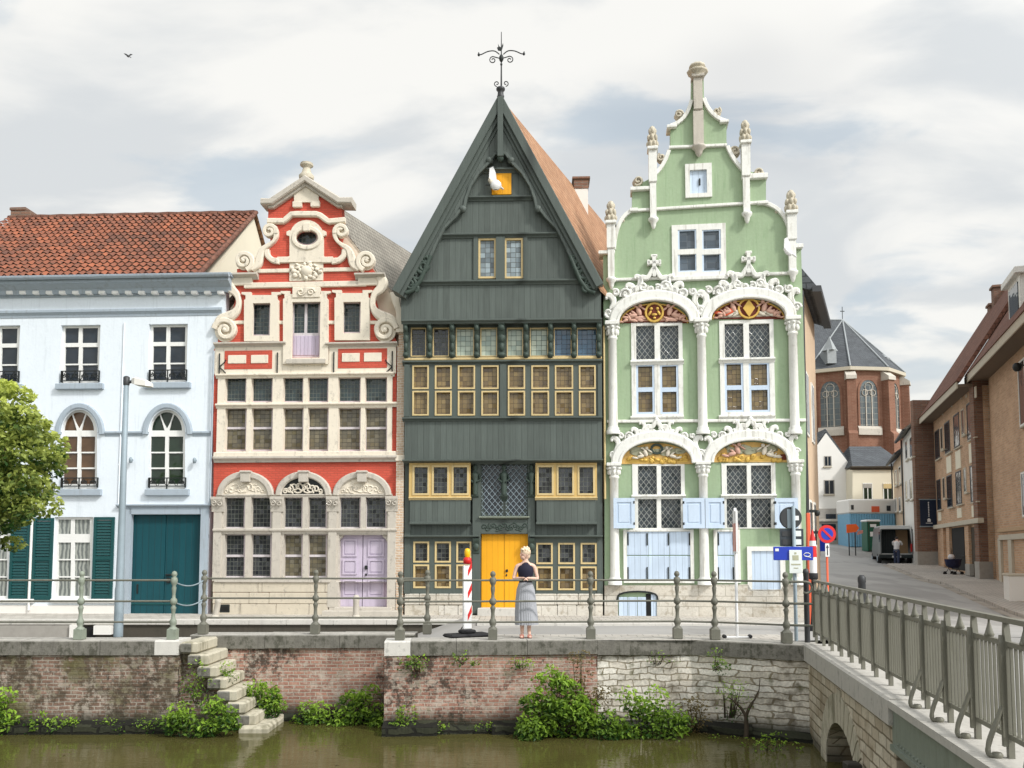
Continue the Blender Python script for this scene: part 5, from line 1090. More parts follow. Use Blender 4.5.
# return wall at the corner block
m = MB(); m.box(qa[0], qa[0]+.5, 15.66, ym+.1, -2.3, -.26); rw = m.build('quay_corner', 'quay_brick', None); tag(rw, 'short brick return where the quay wall steps forward', 'quay wall')
# steps down to the water
st = empty('quay_steps', (0, 0, 0), 'worn pale stone steps descending along the quay wall to the river', 'steps')
px0 = QL[0]; random.seed(9); rise, tread = .214, .182
for i in range(7):
    x0 = px0+.02+i*tread; zt_ = -.03-rise*i; yf = 15.80+random.uniform(-.02, .02)-.008*i
    m = MB(); m.box(x0-(.03 if i else .0), x0+tread+.12+random.uniform(0, .04), yf, ym+.02, zt_-.205, zt_, .03); f = m.build('step', 'pale_step', st)
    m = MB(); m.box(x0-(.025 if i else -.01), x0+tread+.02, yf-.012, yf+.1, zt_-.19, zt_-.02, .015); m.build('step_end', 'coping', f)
x0 = px0+7*tread; m = MB(); m.box(x0-.1, x0+.42, 15.62, ym, ZW-.4, ZW+.12, .05); m.build('landing', 'pale_step', st)
m = MB(); prof = [(px0, -.24)]
for i in range(7): prof += [(px0+.05+i*tread, -.235-rise*i-.01), (px0+.05+(i+1)*tread, -.235-rise*i-.01)]
prof += [(px0+7*tread, -2.3), (px0, -2.3)]; m.plate(prof, (), 16.0, ym); m.build('side_wall', 'quay_brick_dark', st)
# terrace edge in front of the houses
te = empty('terrace_wall', (0, 0, 0), 'low dark retaining wall with pale kerb below the blue and red houses', 'retaining wall')
m = MB(); m.box(-24, -1.0, 23.4, 23.6, -1.3, -.36); m.build('wall', 'dark_stone', te)
random.seed(1); x = -24.0
while x < -1.0:
    w = min(random.uniform(1.0, 1.6), -.9-x); m = MB(); m.box(x+.004, x+w-.004, 23.33, 23.62, -.37, -.225, .015); m.build('kerb_stone', 'pale_kerb', te); x += w
q = lambda px: P(px, 625, 23.3).x
m = MB(); m.box(q(-80), q(70), 23.30, 23.4, -1.2, -.38); m.build('render_panel', 'concrete', te)
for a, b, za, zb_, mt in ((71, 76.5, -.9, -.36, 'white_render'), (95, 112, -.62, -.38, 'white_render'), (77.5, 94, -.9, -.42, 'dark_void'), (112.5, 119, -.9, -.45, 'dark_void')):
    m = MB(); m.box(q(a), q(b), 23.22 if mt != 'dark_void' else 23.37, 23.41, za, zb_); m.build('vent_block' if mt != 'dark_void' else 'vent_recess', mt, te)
x = -.9
kb = empty('kerb', (0, 0, 0), 'pale stone kerb in front of the dark and green houses', 'kerb')
while x < 8.4:
    w = min(1.0, 8.6-x); m = MB(); m.box(x+.004, x+w-.004, 22.2, 22.36, -.45, -.225, .012); m.build('kerb_stone', 'pale_kerb', kb); x += w
# ------------------------------------------------------------------ quay railings
POST = [(.105, 0), (.105, .20), (.085, .225), (.05, .25), (.075, .30), (.075, .36), (.045, .40), (.038, .50), (.05, .57), (.062, .60), (.036, .64), (.036, .655), (.075, .69), (.075, .75), (.04, .79), (.034, .86), (.045, .93), (.05, .98), (.036, 1.02), (.06, 1.06), (.078, 1.12), (.05, 1.165), (.03, 1.18), (.058, 1.22), (.062, 1.245), (.045, 1.285), (0, 1.305)]
POST = [(r_*.84, z*.965) for r_, z in POST]; RZ = (.32, .70, 1.085)
def post(px, Y, mat, par, z0=0.0):
    X = (px-512)*Y/F_PX
    m = MB(); m.box(X-.082, X+.082, Y-.082, Y+.082, z0, z0+.2, .012); m.lathe(POST[1:], X, Y, z0, 12); p = m.build('post', mat, par)
    m = MB()
    for z in RZ: m.lathe([(.02, -.055), (.052, -.05), (.066, 0), (.052, .05), (.02, .055)], X, Y, z0+z, 8)
    m.build('rail_socket', mat, p); return (X, Y)
def rails(par, pts, mat='rail_green', zs=RZ, r_=.019, ext=None):
    for z in zs:
        for a, b in zip(pts, pts[1:]): MB().tube([(a[0], a[1], z), (b[0], b[1], z)], r_, 6).build('rail', mat, par)
def qrail(label): return empty('quay_railing', (0, 0, 0), label, 'railing', 0, 'cast iron railings along the quay')
r = qrail('greenish iron quay railing in front of the pale blue house'); p = [post(px, 15.98, 'post_patina', r) for px in (-8, 84, 176)]; rails(r, [(-26, 15.98)]+p)
rails_l = p[-1]
r = qrail('iron quay railing set back along the brick wall below the red house'); p = [post(px, 17.0, 'rail_green', r) for px in (206, 317, 428)]; rails(r, p)
for z in (1.06, .69):
    a, b = rails_l, p[0]; pts = [(a[0]+(b[0]-a[0])*t, a[1]+(b[1]-a[1])*t, z-.22*4*t*(1-t)*.45) for t in [i/10 for i in range(11)]]
    c = MB().tube(pts, .014, 5).build('chain', 'steel_grey'); tag(c, 'upper thin chain hanging across the top of the quay steps' if z > .8 else 'lower thin chain hanging across the top of the quay steps', 'chain', 'chains closing off the steps')
r = qrail('iron quay railing running behind the standing woman to the wall bend'); p = [post(px, Y, 'rail_green', r) for px, Y in ((401, 15.86), (493, 15.95), (590, 16.05), (676, 16.15))]; rails(r, p)
r = qrail('short iron quay railing with looped end beside the road signs'); p = [post(px, Y, 'rail_green', r) for px, Y in ((713, 15.95), (784, 15.35))]; rails(r, p); pl = p
rails(r, [(lambda Y: ((676-512)*Y/F_PX, Y))(16.15), p[0]])
X, Y = p[1]; ex = X+.42
for z in RZ:
    if z < 1: MB().tube([(X, Y, z), (ex, Y-.15, z)], .022, 6).build('rail', 'rail_green', r)
m = MB(); m.tube([(X, Y, 1.085), (ex-.1, Y-.13, 1.085)]+[(ex-.1+.1*sin(t), Y-.14, .985+.1*cos(t)) for t in [pi*k/6 for k in range(1, 8)]], .022, 6); m.build('rail_loop', 'rail_green', r)
# ------------------------------------------------------------------ bridge
br = empty('bridge', (0, 0, 0), 'stone and steel bridge with pale coping at the right edge', 'bridge')
VX = (660-512)/F_PX; A0 = Vector((5.0, 14.9)); dirv = Vector((VX, 1)).normalized(); nrm = Vector((dirv.y, -dirv.x))   # nrm points to the deck side (+x)
def bp(Y, off, z):                                                  # point on the bridge edge line at depth Y, off metres inwards
    b = A0+dirv*((Y-A0.y)/dirv.y)+nrm*off; return (b.x, b.y, z)
Ye = 9.55
# abutment face with arch, built in its own plane: s along the edge towards the camera
def fp(s, z, off=.10): b = A0-dirv*s+nrm*off; return (b.x, b.y, z)
Ls = (14.9-Ye)/dirv.y; sc_, hw_, ht_ = 2.45, 1.12, .78
arcp = [(sc_-hw_*cos(pi*k/16), ZW-.05+(ht_+.05)*sin(pi*k/16)) for k in range(17)]
m = MB(); ou = [(-.3, -.27), (Ls, -.27), (Ls, -2.6), (sc_+hw_, -2.6)]+list(reversed(arcp))+[(sc_-hw_, -2.6), (-.3, -2.6)]
tr = tessellate_polygon([[Vector((*p, 0)) for p in ou]]); m.add([fp(*p) for p in ou], [tuple(t) for t in tr])
m.add([fp(*p) for p in arcp]+[fp(*p, 3.0) for p in arcp], [(i, i+1, 18+i, 17+i) for i in range(16)], True)
m.add([fp(Ls, -.27), fp(Ls, -.27, 6), fp(Ls, -2.6, 6), fp(Ls, -2.6)], [(0, 1, 2, 3)]); m.add([fp(sc_-hw_, -2.6, 3), fp(sc_+hw_, -2.6, 3), fp(sc_+hw_, -.6, 3), fp(sc_-hw_, -.6, 3)], [(0, 1, 2, 3)])
m.build('abutment', 'bridge_ashlar', br)
m = MB()
for k in range(17):                                                 # voussoirs
    t0, t1 = pi*k/17+.012, pi*(k+1)/17-.012; o = []
    for t, g in ((t0, 0), (t1, 0), (t1, 1), (t0, 1)): rr = .42 if k != 8 else .5; o.append((sc_-(hw_+g*rr)*cos(t), ZW-.05+(ht_+.05+g*rr)*sin(t)))
    m.loft([[fp(*p, .08) for p in o], [fp(*p, .3) for p in o]])
m.build('voussoirs', 'pale_step', br)
s = 0.0; i = 0
while s < Ls-.05:
    w = min(.98, Ls+.12-s); m = MB(); A_, B_ = s+.004, s+w-.004; hh = .17
    m.loft([[fp(A_, z, 0), fp(B_, z, 0), fp(B_, z, .75), fp(A_, z, .75)] for z in (-.24, .02-.0, )]+[[fp(A_, .045, .03), fp(B_, .045, .03), fp(B_, .045, .75), fp(A_, .045, .75)]]); m.build('coping_stone', 'bridge_coping', br); s += w
sE = Ls+.12; sF = 16.0
m = MB(); m.loft([[fp(s_, -.05, .0), fp(s_, .03, .0), fp(s_, .03, .7), fp(s_, -.05, .7)] for s_ in (sE+.004, sF)]); m.build('edge_ledge', 'bridge_coping', br)
m = MB(); m.loft([[fp(s_, z, o_) for z, o_ in ((-.052, .05), (-.052, .7), (-.47, .7), (-.47, .05))] for s_ in (sE-.05, sF)]); m.build('girder', 'girder_paint', br)
m = MB(); m.loft([[fp(s_, z, o_) for z, o_ in ((-.44, .015), (-.44, .06), (-.50, .06), (-.50, .015))] for s_ in (sE-.03, sF)])
s_ = sE+.2
while s_ < 9: 
    for zz in (-.40,): q_ = fp(s_, zz, .045); m.ell(q_, (.018, .02, .018), 0, 6, 4)
    s_ += .11
m.build('rivet_strip', 'girder_paint', br)
m = MB(); s_ = sE+.35
while s_ < 9: m.loft([[fp(s_+a_, z, o_) for z, o_ in ((-.5, .03), (-.5, .5), (-.95, .55), (-.7, .2))] for a_ in (-.03, .03)]); s_ += .75
m.build('gusset', 'girder_paint', br)
m = MB(); m.loft([[fp(s_, z, o_) for z, o_ in ((-.52, .5), (-1.1, .55), (-1.1, .75), (-.52, .75))] for s_ in (sE-.2, sF)]); m.build('inner_beam', 'gutter', br)
m = MB(); m.add([fp(-2.4, -.02, .7), fp(sF, -.02, .7), fp(sF, -.02, 16), fp(-2.4, -.02, 16)], [(0, 1, 2, 3)]); m.add([fp(-.6, -.3, .7), fp(sF, -.3, .7), fp(sF, -.3, 9.5), fp(-.6, -.3, 9.5)], [(3, 2, 1, 0)]); m.build('deck', 'asphalt', br)
q_ = fp(3.9, -1.9, -.05); m = MB(); m.box(q_[0]-.09, q_[0]+.09, q_[1]-.09, q_[1]+.09, -2.2, -1.02, .02); tag(m.build('mooring_post', 'rust_iron'), 'short dark mooring post in the water by the bridge arch', 'post')
# bridge railing
rl = empty('bridge_railing', (0, 0, 0), 'olive green steel bridge railing with spear posts and curved stays', 'railing')
off0, ht = .27, 1.10; s = -.35; k = 0; nb = 0; bars = []
sp_ = .708
def rp(s, z, o=0.0): return fp(s, z, off0+o)
S1 = 11.6; spots = [-.35+i*sp_ for i in range(int((S1+.35)/sp_)+1)]
MB().loft([[rp(s_, z, o_) for z, o_ in ((ht-.02, -.03), (ht-.02, .03), (ht+.02, .03), (ht+.02, -.03))] for s_ in (spots[0]-.05, spots[-1])]).build('top_rail', 'bridge_paint', rl)
for z in (.915, .20): MB().loft([[rp(s_, zz, o_) for zz, o_ in ((z-.02, -.018), (z-.02, .018), (z+.02, .018), (z+.02, -.018))] for s_ in (spots[0]-.05, spots[-1])]).build('rail', 'bridge_paint', rl)
for i, s_ in enumerate(spots):
    m = MB(); W2 = [(.02, .03), (.026, .03), (.038, .5), (.044, .86), (.040, .93), (.008, 1.085)]
    m.loft([[rp(s_-w, z, -.022), rp(s_+w, z, -.022), rp(s_+w, z, .022), rp(s_-w, z, .022)] for w, z in W2]); m.loft([[rp(s_-w, z, -.055), rp(s_+w, z, -.055), rp(s_+w, z, -.02), rp(s_-w, z, -.02)] for w, z in ((.02, .12), (.022, .7), (.03, .82), (.006, .98))])
    p = m.build('post', 'bridge_paint', rl)
    if s_ > sE-.2:
        pts = smooth_line([rp(s_, .42, -.05), rp(s_, .34, -.08), rp(s_, .18, -.145), rp(s_, .09, -.165), rp(s_, .05, -.15), rp(s_, .045, -.07)], 4); m = MB(); m.tube(pts, .021, 6); m.build('stay', 'bridge_paint', p)
        m = MB(); q0 = rp(s_, .05, -.10); m.ell(q0, (.05, .05, .03), 0, 6, 4); m.build('bolt', 'bridge_paint', p)
    if i < len(spots)-1:
        mid = s_+sp_/2; m = MB(); q0 = rp(mid, 0, 0); m.lathe([(.008, 1.09), (.010, 1.05), (.024, 1.0), (.034, .965), (.034, .945), (.014, .93), (.014, .915)], q0[0], q0[1], 0, 8); m.ell((q0[0]-.02, q0[1], .95), (.026, .022, .022), 0, 6, 4); m.ell((q0[0]+.02, q0[1], .95), (.026, .022, .022), 0, 6, 4); m.build('drop_ornament', 'bridge_paint', rl)
        for j in range(1, 8): bars.append(s_+sp_*j/8)
bars.sort(reverse=True)
def bar(m, s_): m.loft([[rp(s_+a_, z, o_) for a_, o_ in ((-.008, -.011), (.008, -.011), (.008, .011), (-.008, .011))] for z in (.2, .915)])
for s_ in bars[:96]: m = MB(); bar(m, s_); m.build('baluster', 'bridge_paint', rl)
if bars[96:]:
    m = MB()
    for s_ in bars[96:]: bar(m, s_)
    m.build('far_balusters', 'bridge_paint', rl, 'stuff')
# ------------------------------------------------------------------ vegetation
def leaves(name, mat, parent, spots, size, seed=0, topz=None, up=.3, kind=None, shape=.55):
    """spots: (centre, radius xyz, count); every leaf is a small folded blade"""
    rnd = random.Random(seed); vs = []; fs = []; tint = []
    zs = [c[2]-r[2] for c, r, n in spots]; ze = [c[2]+r[2] for c, r, n in spots]; z0, z1 = min(zs), max(ze)
    for c, r, n in spots:
        ct = rnd.uniform(-.22, .22)
        for _ in range(n):
            while True:
                q = Vector((rnd.uniform(-1, 1), rnd.uniform(-1, 1), rnd.uniform(-1, 1)))
                if .15 < q.length < 1: break
            q *= q.length**-.35 if q.length > .2 else 1
            p = Vector((c[0]+q.x*r[0], c[1]+q.y*r[1], c[2]+q.z*r[2])); s = size*rnd.uniform(.6, 1.25)
            d = Vector((rnd.gauss(q.x, .7), rnd.gauss(q.y, .7), rnd.gauss(-.1, .5))); d.normalize()
            nrm = Vector((rnd.gauss(q.x*.5, .6), rnd.gauss(q.y*.5, .6), rnd.gauss(up+.4, .5))); sd = d.cross(nrm)
            if sd.length < .1: continue
            sd.normalize(); u = sd.cross(d)*s*.12; b = len(vs)
            vs += [p-d*s*.5, p+sd*s*shape*.5+u, p+d*s*.5-u*1.5, p-sd*s*shape*.5+u]; fs.append((b, b+1, b+2, b+3))
            tint.append(min(1, max(0, .42*(p.z-z0)/(z1-z0+.01)+.30*q.z+ct+.18+rnd.uniform(-.22, .3)+.12*q.x)))  # paler towards the top and sunny side: lit foliage put into the colour
    me = bpy.data.meshes.new(name); me.from_pydata(vs, [], fs); me.materials.append(M[mat]); me.update()
    a = me.attributes.new('tint', 'FLOAT', 'FACE'); a.data.foreach_set('value', tint)
    o = bpy.data.objects.new(name, me); COL.objects.link(o); o.parent = parent
    if kind: o['kind'] = kind
    return o
# the tree at the left edge
TY = 18.4; TX, TZ = P(-54, 462, TY).x, P(-54, 462, TY).z
tr = empty('tree', (TX, TY, -.95), 'leafy green tree cutting into the left edge before the blue house', 'tree')
spots = []; rnd = random.Random(4)
for i in range(165):
    z = 1-2*(i+.5)/165; a = i*2.39996; rr = math.sqrt(1-z*z); k = rnd.uniform(.45, 1.0)**.45*rnd.uniform(.74, 1.18)
    x, y, zz = 2.18*rr*cos(a)*k, 2.0*rr*sin(a)*k, 2.02*z*k
    if zz < -1.3 and rnd.random() < .4: continue
    s = rnd.uniform(.24, .46); spots.append(((x, y, zz+TZ+.95), (s*1.15, s*1.15, s*.75), int(165*s/.35)))
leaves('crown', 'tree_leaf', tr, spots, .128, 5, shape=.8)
m = MB(); m.tube([(0, 0, 0), (.03, .02, 1.3), (-.02, 0, 2.6), (.05, 0, 4.2), (0, 0, 5.3)], [.17, .13, .11, .07, .03], 10); m.build('trunk', 'bark', tr)
for i, s in enumerate(spots[::14]):
    m = MB(); c = Vector(s[0]); a = Vector((.01, 0, 2.5+(c.z-2.5)*.35)); md = (a+c)/2+Vector((0, 0, -.1)); m.tube([a, md, c], [.055, .035, .012], 6); m.build('branch', 'bark', tr)
# shrubs at the foot of the quay
def shrub(label, px0, py0, px1, py1, Y, size=.11, dens=1.0, mat='shrub_leaf', name='wall_shrub', seed=0, cat='shrub', tall=False, stems=True):
    rnd = random.Random(seed); a, b = P(px0, py1, Y), P(px1, py0, Y); w, h = b.x-a.x, b.z-a.z; cx = (a.x+b.x)/2
    e = empty(name, (cx, Y, a.z), label, cat, 0, 'plants growing on the quay wall'); spots = []
    n = max(5, int(w*h*34)); m = MB()
    for i in range(n):
        u = rnd.uniform(-.5, .5); t = rnd.random()**(.75 if tall else 1.1); hh = h*(1-(abs(u)*2)**2.2*.65)*rnd.uniform(.75, 1.05); r = rnd.uniform(.10, .20)*min(1, h/.5+.35)
        c = (u*w*.9, -rnd.uniform(.0, .32)*min(1, h)*(1.1-t*.7), hh*t); spots.append((c, (r*1.25, r, r*.9), max(8, int(r*r*2000*dens))))
        if stems: m.tube([(c[0]*.55, .1, -.05), (c[0]*.8, c[1]*.5, c[2]*.6), c], [.010, .007, .003], 4)
    if stems: m.build('stems', 'bark' if mat != 'dry_leaf' else 'dry_leaf', e)
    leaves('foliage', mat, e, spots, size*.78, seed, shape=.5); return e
YW = 15.6
shrub('green weeds at the left end of the quay wall waterline', -14, 684, 17, 727, 15.6, .12, seed=1)
shrub('low creeping weeds along the foot of the left quay wall', 28, 712, 76, 728, 15.6, .09, .8, seed=2)
shrub('leafy bush at the foot of the steps on their left', 168, 700, 236, 730, 15.4, .12, 1.1, seed=3)
shrub('scrambling weeds hanging on the wall left of the steps', 188, 664, 206, 702, 15.75, .08, .7, seed=4)
shrub('small weed growing out of an upper step', 216, 664, 232, 676, 16.1, .08, seed=5)
shrub('bushy weed beside the lowest steps on their right', 236, 680, 286, 716, 16.5, .11, seed=6)
shrub('dark clump at the waterline between the steps and the big wall bush', 298, 694, 338, 722, 16.55, .11, seed=7)
shrub('round light green bush near the inner corner of the quay wall', 336, 686, 388, 724, 16.5, .12, 1.2, seed=8)
shrub('thin weeds at the waterline just right of the wall corner', 396, 706, 416, 728, 15.6, .09, seed=9)
shrub('tall bright green bush below the woman', 517, 668, 594, 740, 15.35, .14, 1.0, seed=10, tall=True)
shrub('lower spreading bush right of the tall bright green one', 600, 692, 690, 736, 15.35, .12, .9, seed=11)
shrub('dry brown stalks rising out of the wall beside the tall green bush', 560, 650, 604, 710, 15.6, .09, .45, 'dry_leaf', seed=12, tall=True)
shrub('brown withered plant at the right end of the bushes', 684, 690, 706, 730, 15.6, .08, .6, 'dry_leaf', seed=13, tall=True)
shrub('ivy tuft under the coping beside the pale corner block', 405, 652, 432, 672, 15.62, .08, .8, seed=14)
shrub('small tuft under the coping left of the woman', 456, 652, 478, 663, 15.68, .07, .8, seed=15)
shrub('small dark tuft under the coping directly below the woman', 513, 653, 529, 666, 15.75, .07, .8, seed=16)
shrub('bright tuft under the coping at the wall bend', 708, 650, 722, 668, 15.55, .07, .9, seed=17)
shrub('trailing weeds on the pale stone wall right of the big bushes', 716, 668, 746, 716, 15.35, .06, .35, seed=18, tall=True)
shrub('moss-like tuft under the coping above the low spreading bush', 640, 652, 676, 662, 15.88, .06, .6, seed=19)
shrub('weeds at the waterline below the forked vine', 740, 736, 800, 762, 14.35, .08, .5, seed=20)
for k, (a_, b_, w_, h_) in enumerate(((96, 728, 30, 10), (140, 728, 26, 12), (418, 730, 36, 9), (470, 731, 40, 8), (700, 744, 36, 14))):
    shrub(('thin weed fringe at the waterline %s' % ('below the long left quay wall', 'just left of the leafy bush by the steps', 'right of the wall corner', 'midway between the wall corner and the tall bush', 'right of the lower spreading bush')[k]), a_, b_-h_, a_+w_, b_, 15.62 if k < 4 else 15.3, .07, .7, seed=40+k)
vp = lambda px, py: tuple(P(px, py, 15.22-(px-745)*.006))
vine = empty('dead_vine', (0, 0, 0), 'bare forked brown vine stem on the pale stone quay wall', 'vine')
m = MB(); m.tube([vp(746, 742), vp(746.5, 728), vp(746, 716), vp(749, 708), vp(754, 700)], [.045, .04, .035, .03, .012], 6); m.tube([vp(746, 716), vp(741, 708), vp(735, 702), vp(728, 697)], [.03, .025, .02, .008], 6); m.tube([vp(754, 701), vp(759, 690), vp(760, 678)], [.014, .010, .005], 5); m.build('stem', 'bark', vine)
# leaves and scraps drifting on the river
rnd = random.Random(77); m = MB()
for k in range(70):
    x, y = rnd.uniform(-10, 5), rnd.uniform(12.6, 15.3); r_ = rnd.uniform(.015, .045); a = rnd.uniform(0, 6)
    m.add([(x+r_*cos(a+t)*q, y+r_*sin(a+t)*q, ZW+.004) for t, q in ((0, 1), (1.4, .6), (3.1, 1), (4.6, .5))], [(0, 1, 2, 3)])
m.build('floating_leaves', 'dry_leaf', None, 'stuff')
# ------------------------------------------------------------------ lamp post
LY = 16.55; LX = (122-512)*LY/F_PX
lp = empty('street_lamp', (LX, LY, -.004), 'tall slim pale grey street lamp in front of the teal garage door', 'street lamp'); Hh = P(130, 379, LY).z
MB().lathe([(.085, 0), (.085, .9), (.076, .95), (.062, 2.5), (.046, Hh), (.0, Hh+.02)], 0, 0, 0, 14).build('pole', 'steel_grey', lp)
m = MB(); m.lathe([(.055, 0), (.06, .03), (.06, .16), (.03, .18), (0, .18)], 0, 0, Hh-.12, 12); m.tube([(.05, 0, Hh-.06), (.16, 0, Hh-.03)], .03, 6); m.build('bracket', 'gutter', lp)
m = MB(); m.loft([[(x, y*w, z) for y, z in ((-1, zb_), (1, zb_), (1, zt_), (.5, zt_+.02), (-.5, zt_+.02), (-1, zt_))] for x, w, zb_, zt_ in ((.12, .05, Hh-.09, Hh-.0), (.2, .11, Hh-.12, Hh+.01), (.42, .12, Hh-.15, Hh-.05), (.50, .06, Hh-.15, Hh-.1))]); m.build('lamp_head', 'white_render', lp)
# ------------------------------------------------------------------ road works and signs
def bollard(px, py0, py1, Y, label, lean=0.0, mat='grey_stone', group='bollards'):
    a = P(px, py1, Y); zt_ = P(px, py0, Y).z-a.z; m = MB(); m.lathe([(.09, -.02), (.085, zt_*.75), (.095, zt_*.78), (.09, zt_*.92), (.05, zt_), (0, zt_)], 0, 0, 0, 10); m.lathe([(.12, -.02), (.12, .06), (.09, .1)], 0, 0, 0, 10)
    o = m.build('bollard', mat); o.location = (a.x, Y, a.z); o.rotation_euler = (0, lean, 0); tag(o, label, 'bollard', group)
bollard(215, 597, 618.5, 24.2, 'leaning grey bollard by the left corner of the red house', .16); bollard(356, 595, 618.5, 24.2, 'upright grey bollard in front of the lilac door')
bollard(862.5, 575, 606, 20.0, 'dark slim bollard in the road behind the bridge railing', 0, 'gutter')
bx, by = (467.5-512)*16.5/F_PX, 16.5
bc = empty('warning_beacon', (bx, by, -.004), 'red and white striped road works beacon with yellow lamp', 'beacon', .5)
m = MB(); m.box(-.42, .42, -.2, .2, 0, .07, .03); m.box(-.14, .14, -.1, .1, .07, .14, .02); m.build('base', 'black_rubber', bc)
MB().box(-.085, .085, -.025, .025, .14, 1.36, .02).build('board', 'white_gloss', bc); m = MB()
for k in range(3):
    z = .30+k*.42
    m.add([(.0, -.028, z), (.083, -.028, z+.16), (.083, -.028, z+.30), (.0, -.028, z+.12)], [(0, 1, 2, 3)])
m.build('stripes', 'red_gloss', bc)
m = MB(); m.lathe([(.05, 0), (.08, .02), (.08, .10), (.05, .13), (0, .13)], 0, 0, 1.38, 10); m.build('lamp_housing', 'red_gloss', bc); m = MB(); m.lathe([(.04, 0), (.055, .04), (.06, .12), (.04, .17), (0, .18)], 0, 0, 1.50, 10); m.build('lamp', 'lamp_yellow', bc)
X, Y = (735-512)*16.25/F_PX, 16.25
sg = empty('folding_sign', (X, Y, -.004), 'thin white temporary sign seen edge-on on a footed bar', 'sign', 0); H_ = P(733, 508, Y).z
MB().lathe([(.028, .03), (.028, H_), (0, H_+.01)], 0, 0, 0, 8).build('pole', 'white_gloss', sg); m = MB(); m.box(-.02, .02, -.12, .10, H_-.85, H_-.05, .01); m.build('sign_board', 'white_gloss', sg); m = MB(); m.box(-.024, .027, -.11, .09, H_-.82, H_-.28, .01); m.build('red_panel', 'pink_shoe', sg)
m = MB(); m.box(-.25, .25, -.03, .03, .0, .04, .01); m.build('foot_bar', 'white_gloss', sg); m = MB(); m.box(-.27, -.21, -.06, .06, 0, .07, .02); m.box(.21, .27, -.06, .06, 0, .07, .02); m.build('foot', 'black_rubber', sg)
# the cluster of sign backs
SY = 15.75; sx = (793.5-512)*SY/F_PX; e = empty('sign_post', (sx, SY, -.004), 'grey post carrying dark sign backs, a blue direction sign and a white notice', 'sign'); zz = lambda py: P(793, py, SY).z; xx = lambda px: (px-793.5)*SY/F_PX
MB().lathe([(.034, 0), (.034, zz(506)), (0, zz(506)+.01)], 0, 0, 0, 10).build('pole', 'steel_grey', e)
def disc(px, py, r, y, t, mat, par, name, n=28):
    m = MB(); c = (xx(px), zz(py)); m.plate([(c[0]+r*cos(2*pi*k/n), c[1]+r*sin(2*pi*k/n)) for k in range(n)], (), y, y+t, True); return m.build(name, mat, par)
d_ = disc(791.6, 517.6, .205, .05, .02, 'sign_back', e, 'round_sign_back'); disc(791.6, 517.6, .19, .04, .012, 'gutter', d_, 'rim'); m = MB(); m.box(xx(788), xx(795), .036, .05, zz(528), zz(509)); m.build('clamp', 'steel_grey', d_)
m = MB(); m.box(xx(795), xx(799.5), .032, .05, zz(520), zz(515.5)); m.build('sticker', 'white_gloss', d_)
s_ = MB().box(xx(780.5), xx(804), .05, .07, zz(546), zz(528.5), .008).build('square_sign_back', 'sign_back', e); m = MB(); m.box(xx(782.5), xx(791), .04, .05, zz(536), zz(531)); m.box(xx(782.5), xx(791), .04, .05, zz(544.5), zz(539)); m.build('recess', 'gutter', s_); m = MB(); m.box(xx(795.5), xx(801.5), .04, .05, zz(536), zz(530.5)); m.box(xx(796), xx(801.5), .04, .05, zz(544.5), zz(539)); m.build('sticker', 'notice_white', s_)
b_ = MB().box(xx(772), xx(811), -.06, -.03, zz(560), zz(546.5), .006).build('direction_sign', 'signal_blue', e); m = MB(); m.box(xx(773.5), xx(777), -.066, -.061, zz(551), zz(548.3)); m.build('arrow', 'white_gloss', b_)
m = MB(); p0 = (xx(805), zz(554.5)); m.tube([(p[0], -.064, p[1]) for p in [(p0[0]+.06*cos(2*pi*k/12), p0[1]+.035*sin(2*pi*k/12)) for k in range(13)]], .008, 4); m.tube([(p0[0]-.05, -.064, p0[1]-.02), (p0[0]+.07, -.064, p0[1]-.05)], .008, 4); m.build('bicycle_symbol', 'white_gloss', b_)
n_ = MB().box(xx(787), xx(799.3), -.09, -.07, zz(573), zz(549.8), .004).build('notice', 'notice_white', e); m = MB(); m.box(xx(790), xx(796), -.094, -.089, zz(560), zz(555)); m.box(xx(792), xx(794), -.094, -.089, zz(554), zz(552)); m.box(xx(788.5), xx(797.8), -.094, -.089, zz(564.8), zz(563.4)); m.box(xx(791), xx(795.5), -.094, -.089, zz(568.2), zz(567.2)); m.build('notice_print', 'sage_relief', n_)
bollX = (804.5-512)*15.5/F_PX; m = MB(); m.lathe([(.05, 0), (.05, 1.22), (.06, 1.24), (.05, 1.3), (0, 1.32)], 0, 0, 0, 10); o = m.build('guard_post', 'gutter'); o.location = (bollX, 15.5, -.004); tag(o, 'black guard post between the looped rail end and the bridge', 'post')
# cone beacon, red pole
KY = 19.5; kx = (812-512)*KY/F_PX; zk = lambda py: P(812, py, KY).z; zg = ground_z(kx, KY); e = empty('traffic_beacon', (kx, KY, zg), 'tall red and white pointed traffic marker behind the bridge railing', 'traffic marker'); m = MB()
m.lathe([(.085, zk(557)), (.075, zk(546))], 0, 0, -zg, 12); m.lathe([(.07, zk(541)), (.03, zk(533)), (0, zk(529))], 0, 0, -zg, 12); m.build('red_cone', 'red_gloss', e); m = MB(); m.lathe([(.074, zk(546.2)), (.071, zk(540.8))], 0, 0, -zg, 12); m.lathe([(.08, zk(573)), (.08, zk(557))], 0, 0, -zg, 12); m.build('white_band', 'white_gloss', e); m = MB(); m.lathe([(.16, 0), (.16, .06), (.09, .1), (.06, .5), (.05, zk(580)-zg), (.10, zk(579)-zg), (.10, zk(573)-zg), (0, zk(573)-zg)], 0, 0, 0, 12); m.build('base', 'black_rubber', e)
m = MB(); kx2 = (808-512)*19.9/F_PX; z2 = P(808, 513, 19.9).z; zg = ground_z(kx2, 19.9); m.box(-.035, .035, -.05, .05, 0, z2-zg, .01); o = m.build('marker_pole', 'orange_red'); o.location = (kx2, 19.9, zg); tag(o, 'slim red marker pole beside the green house corner', 'pole')
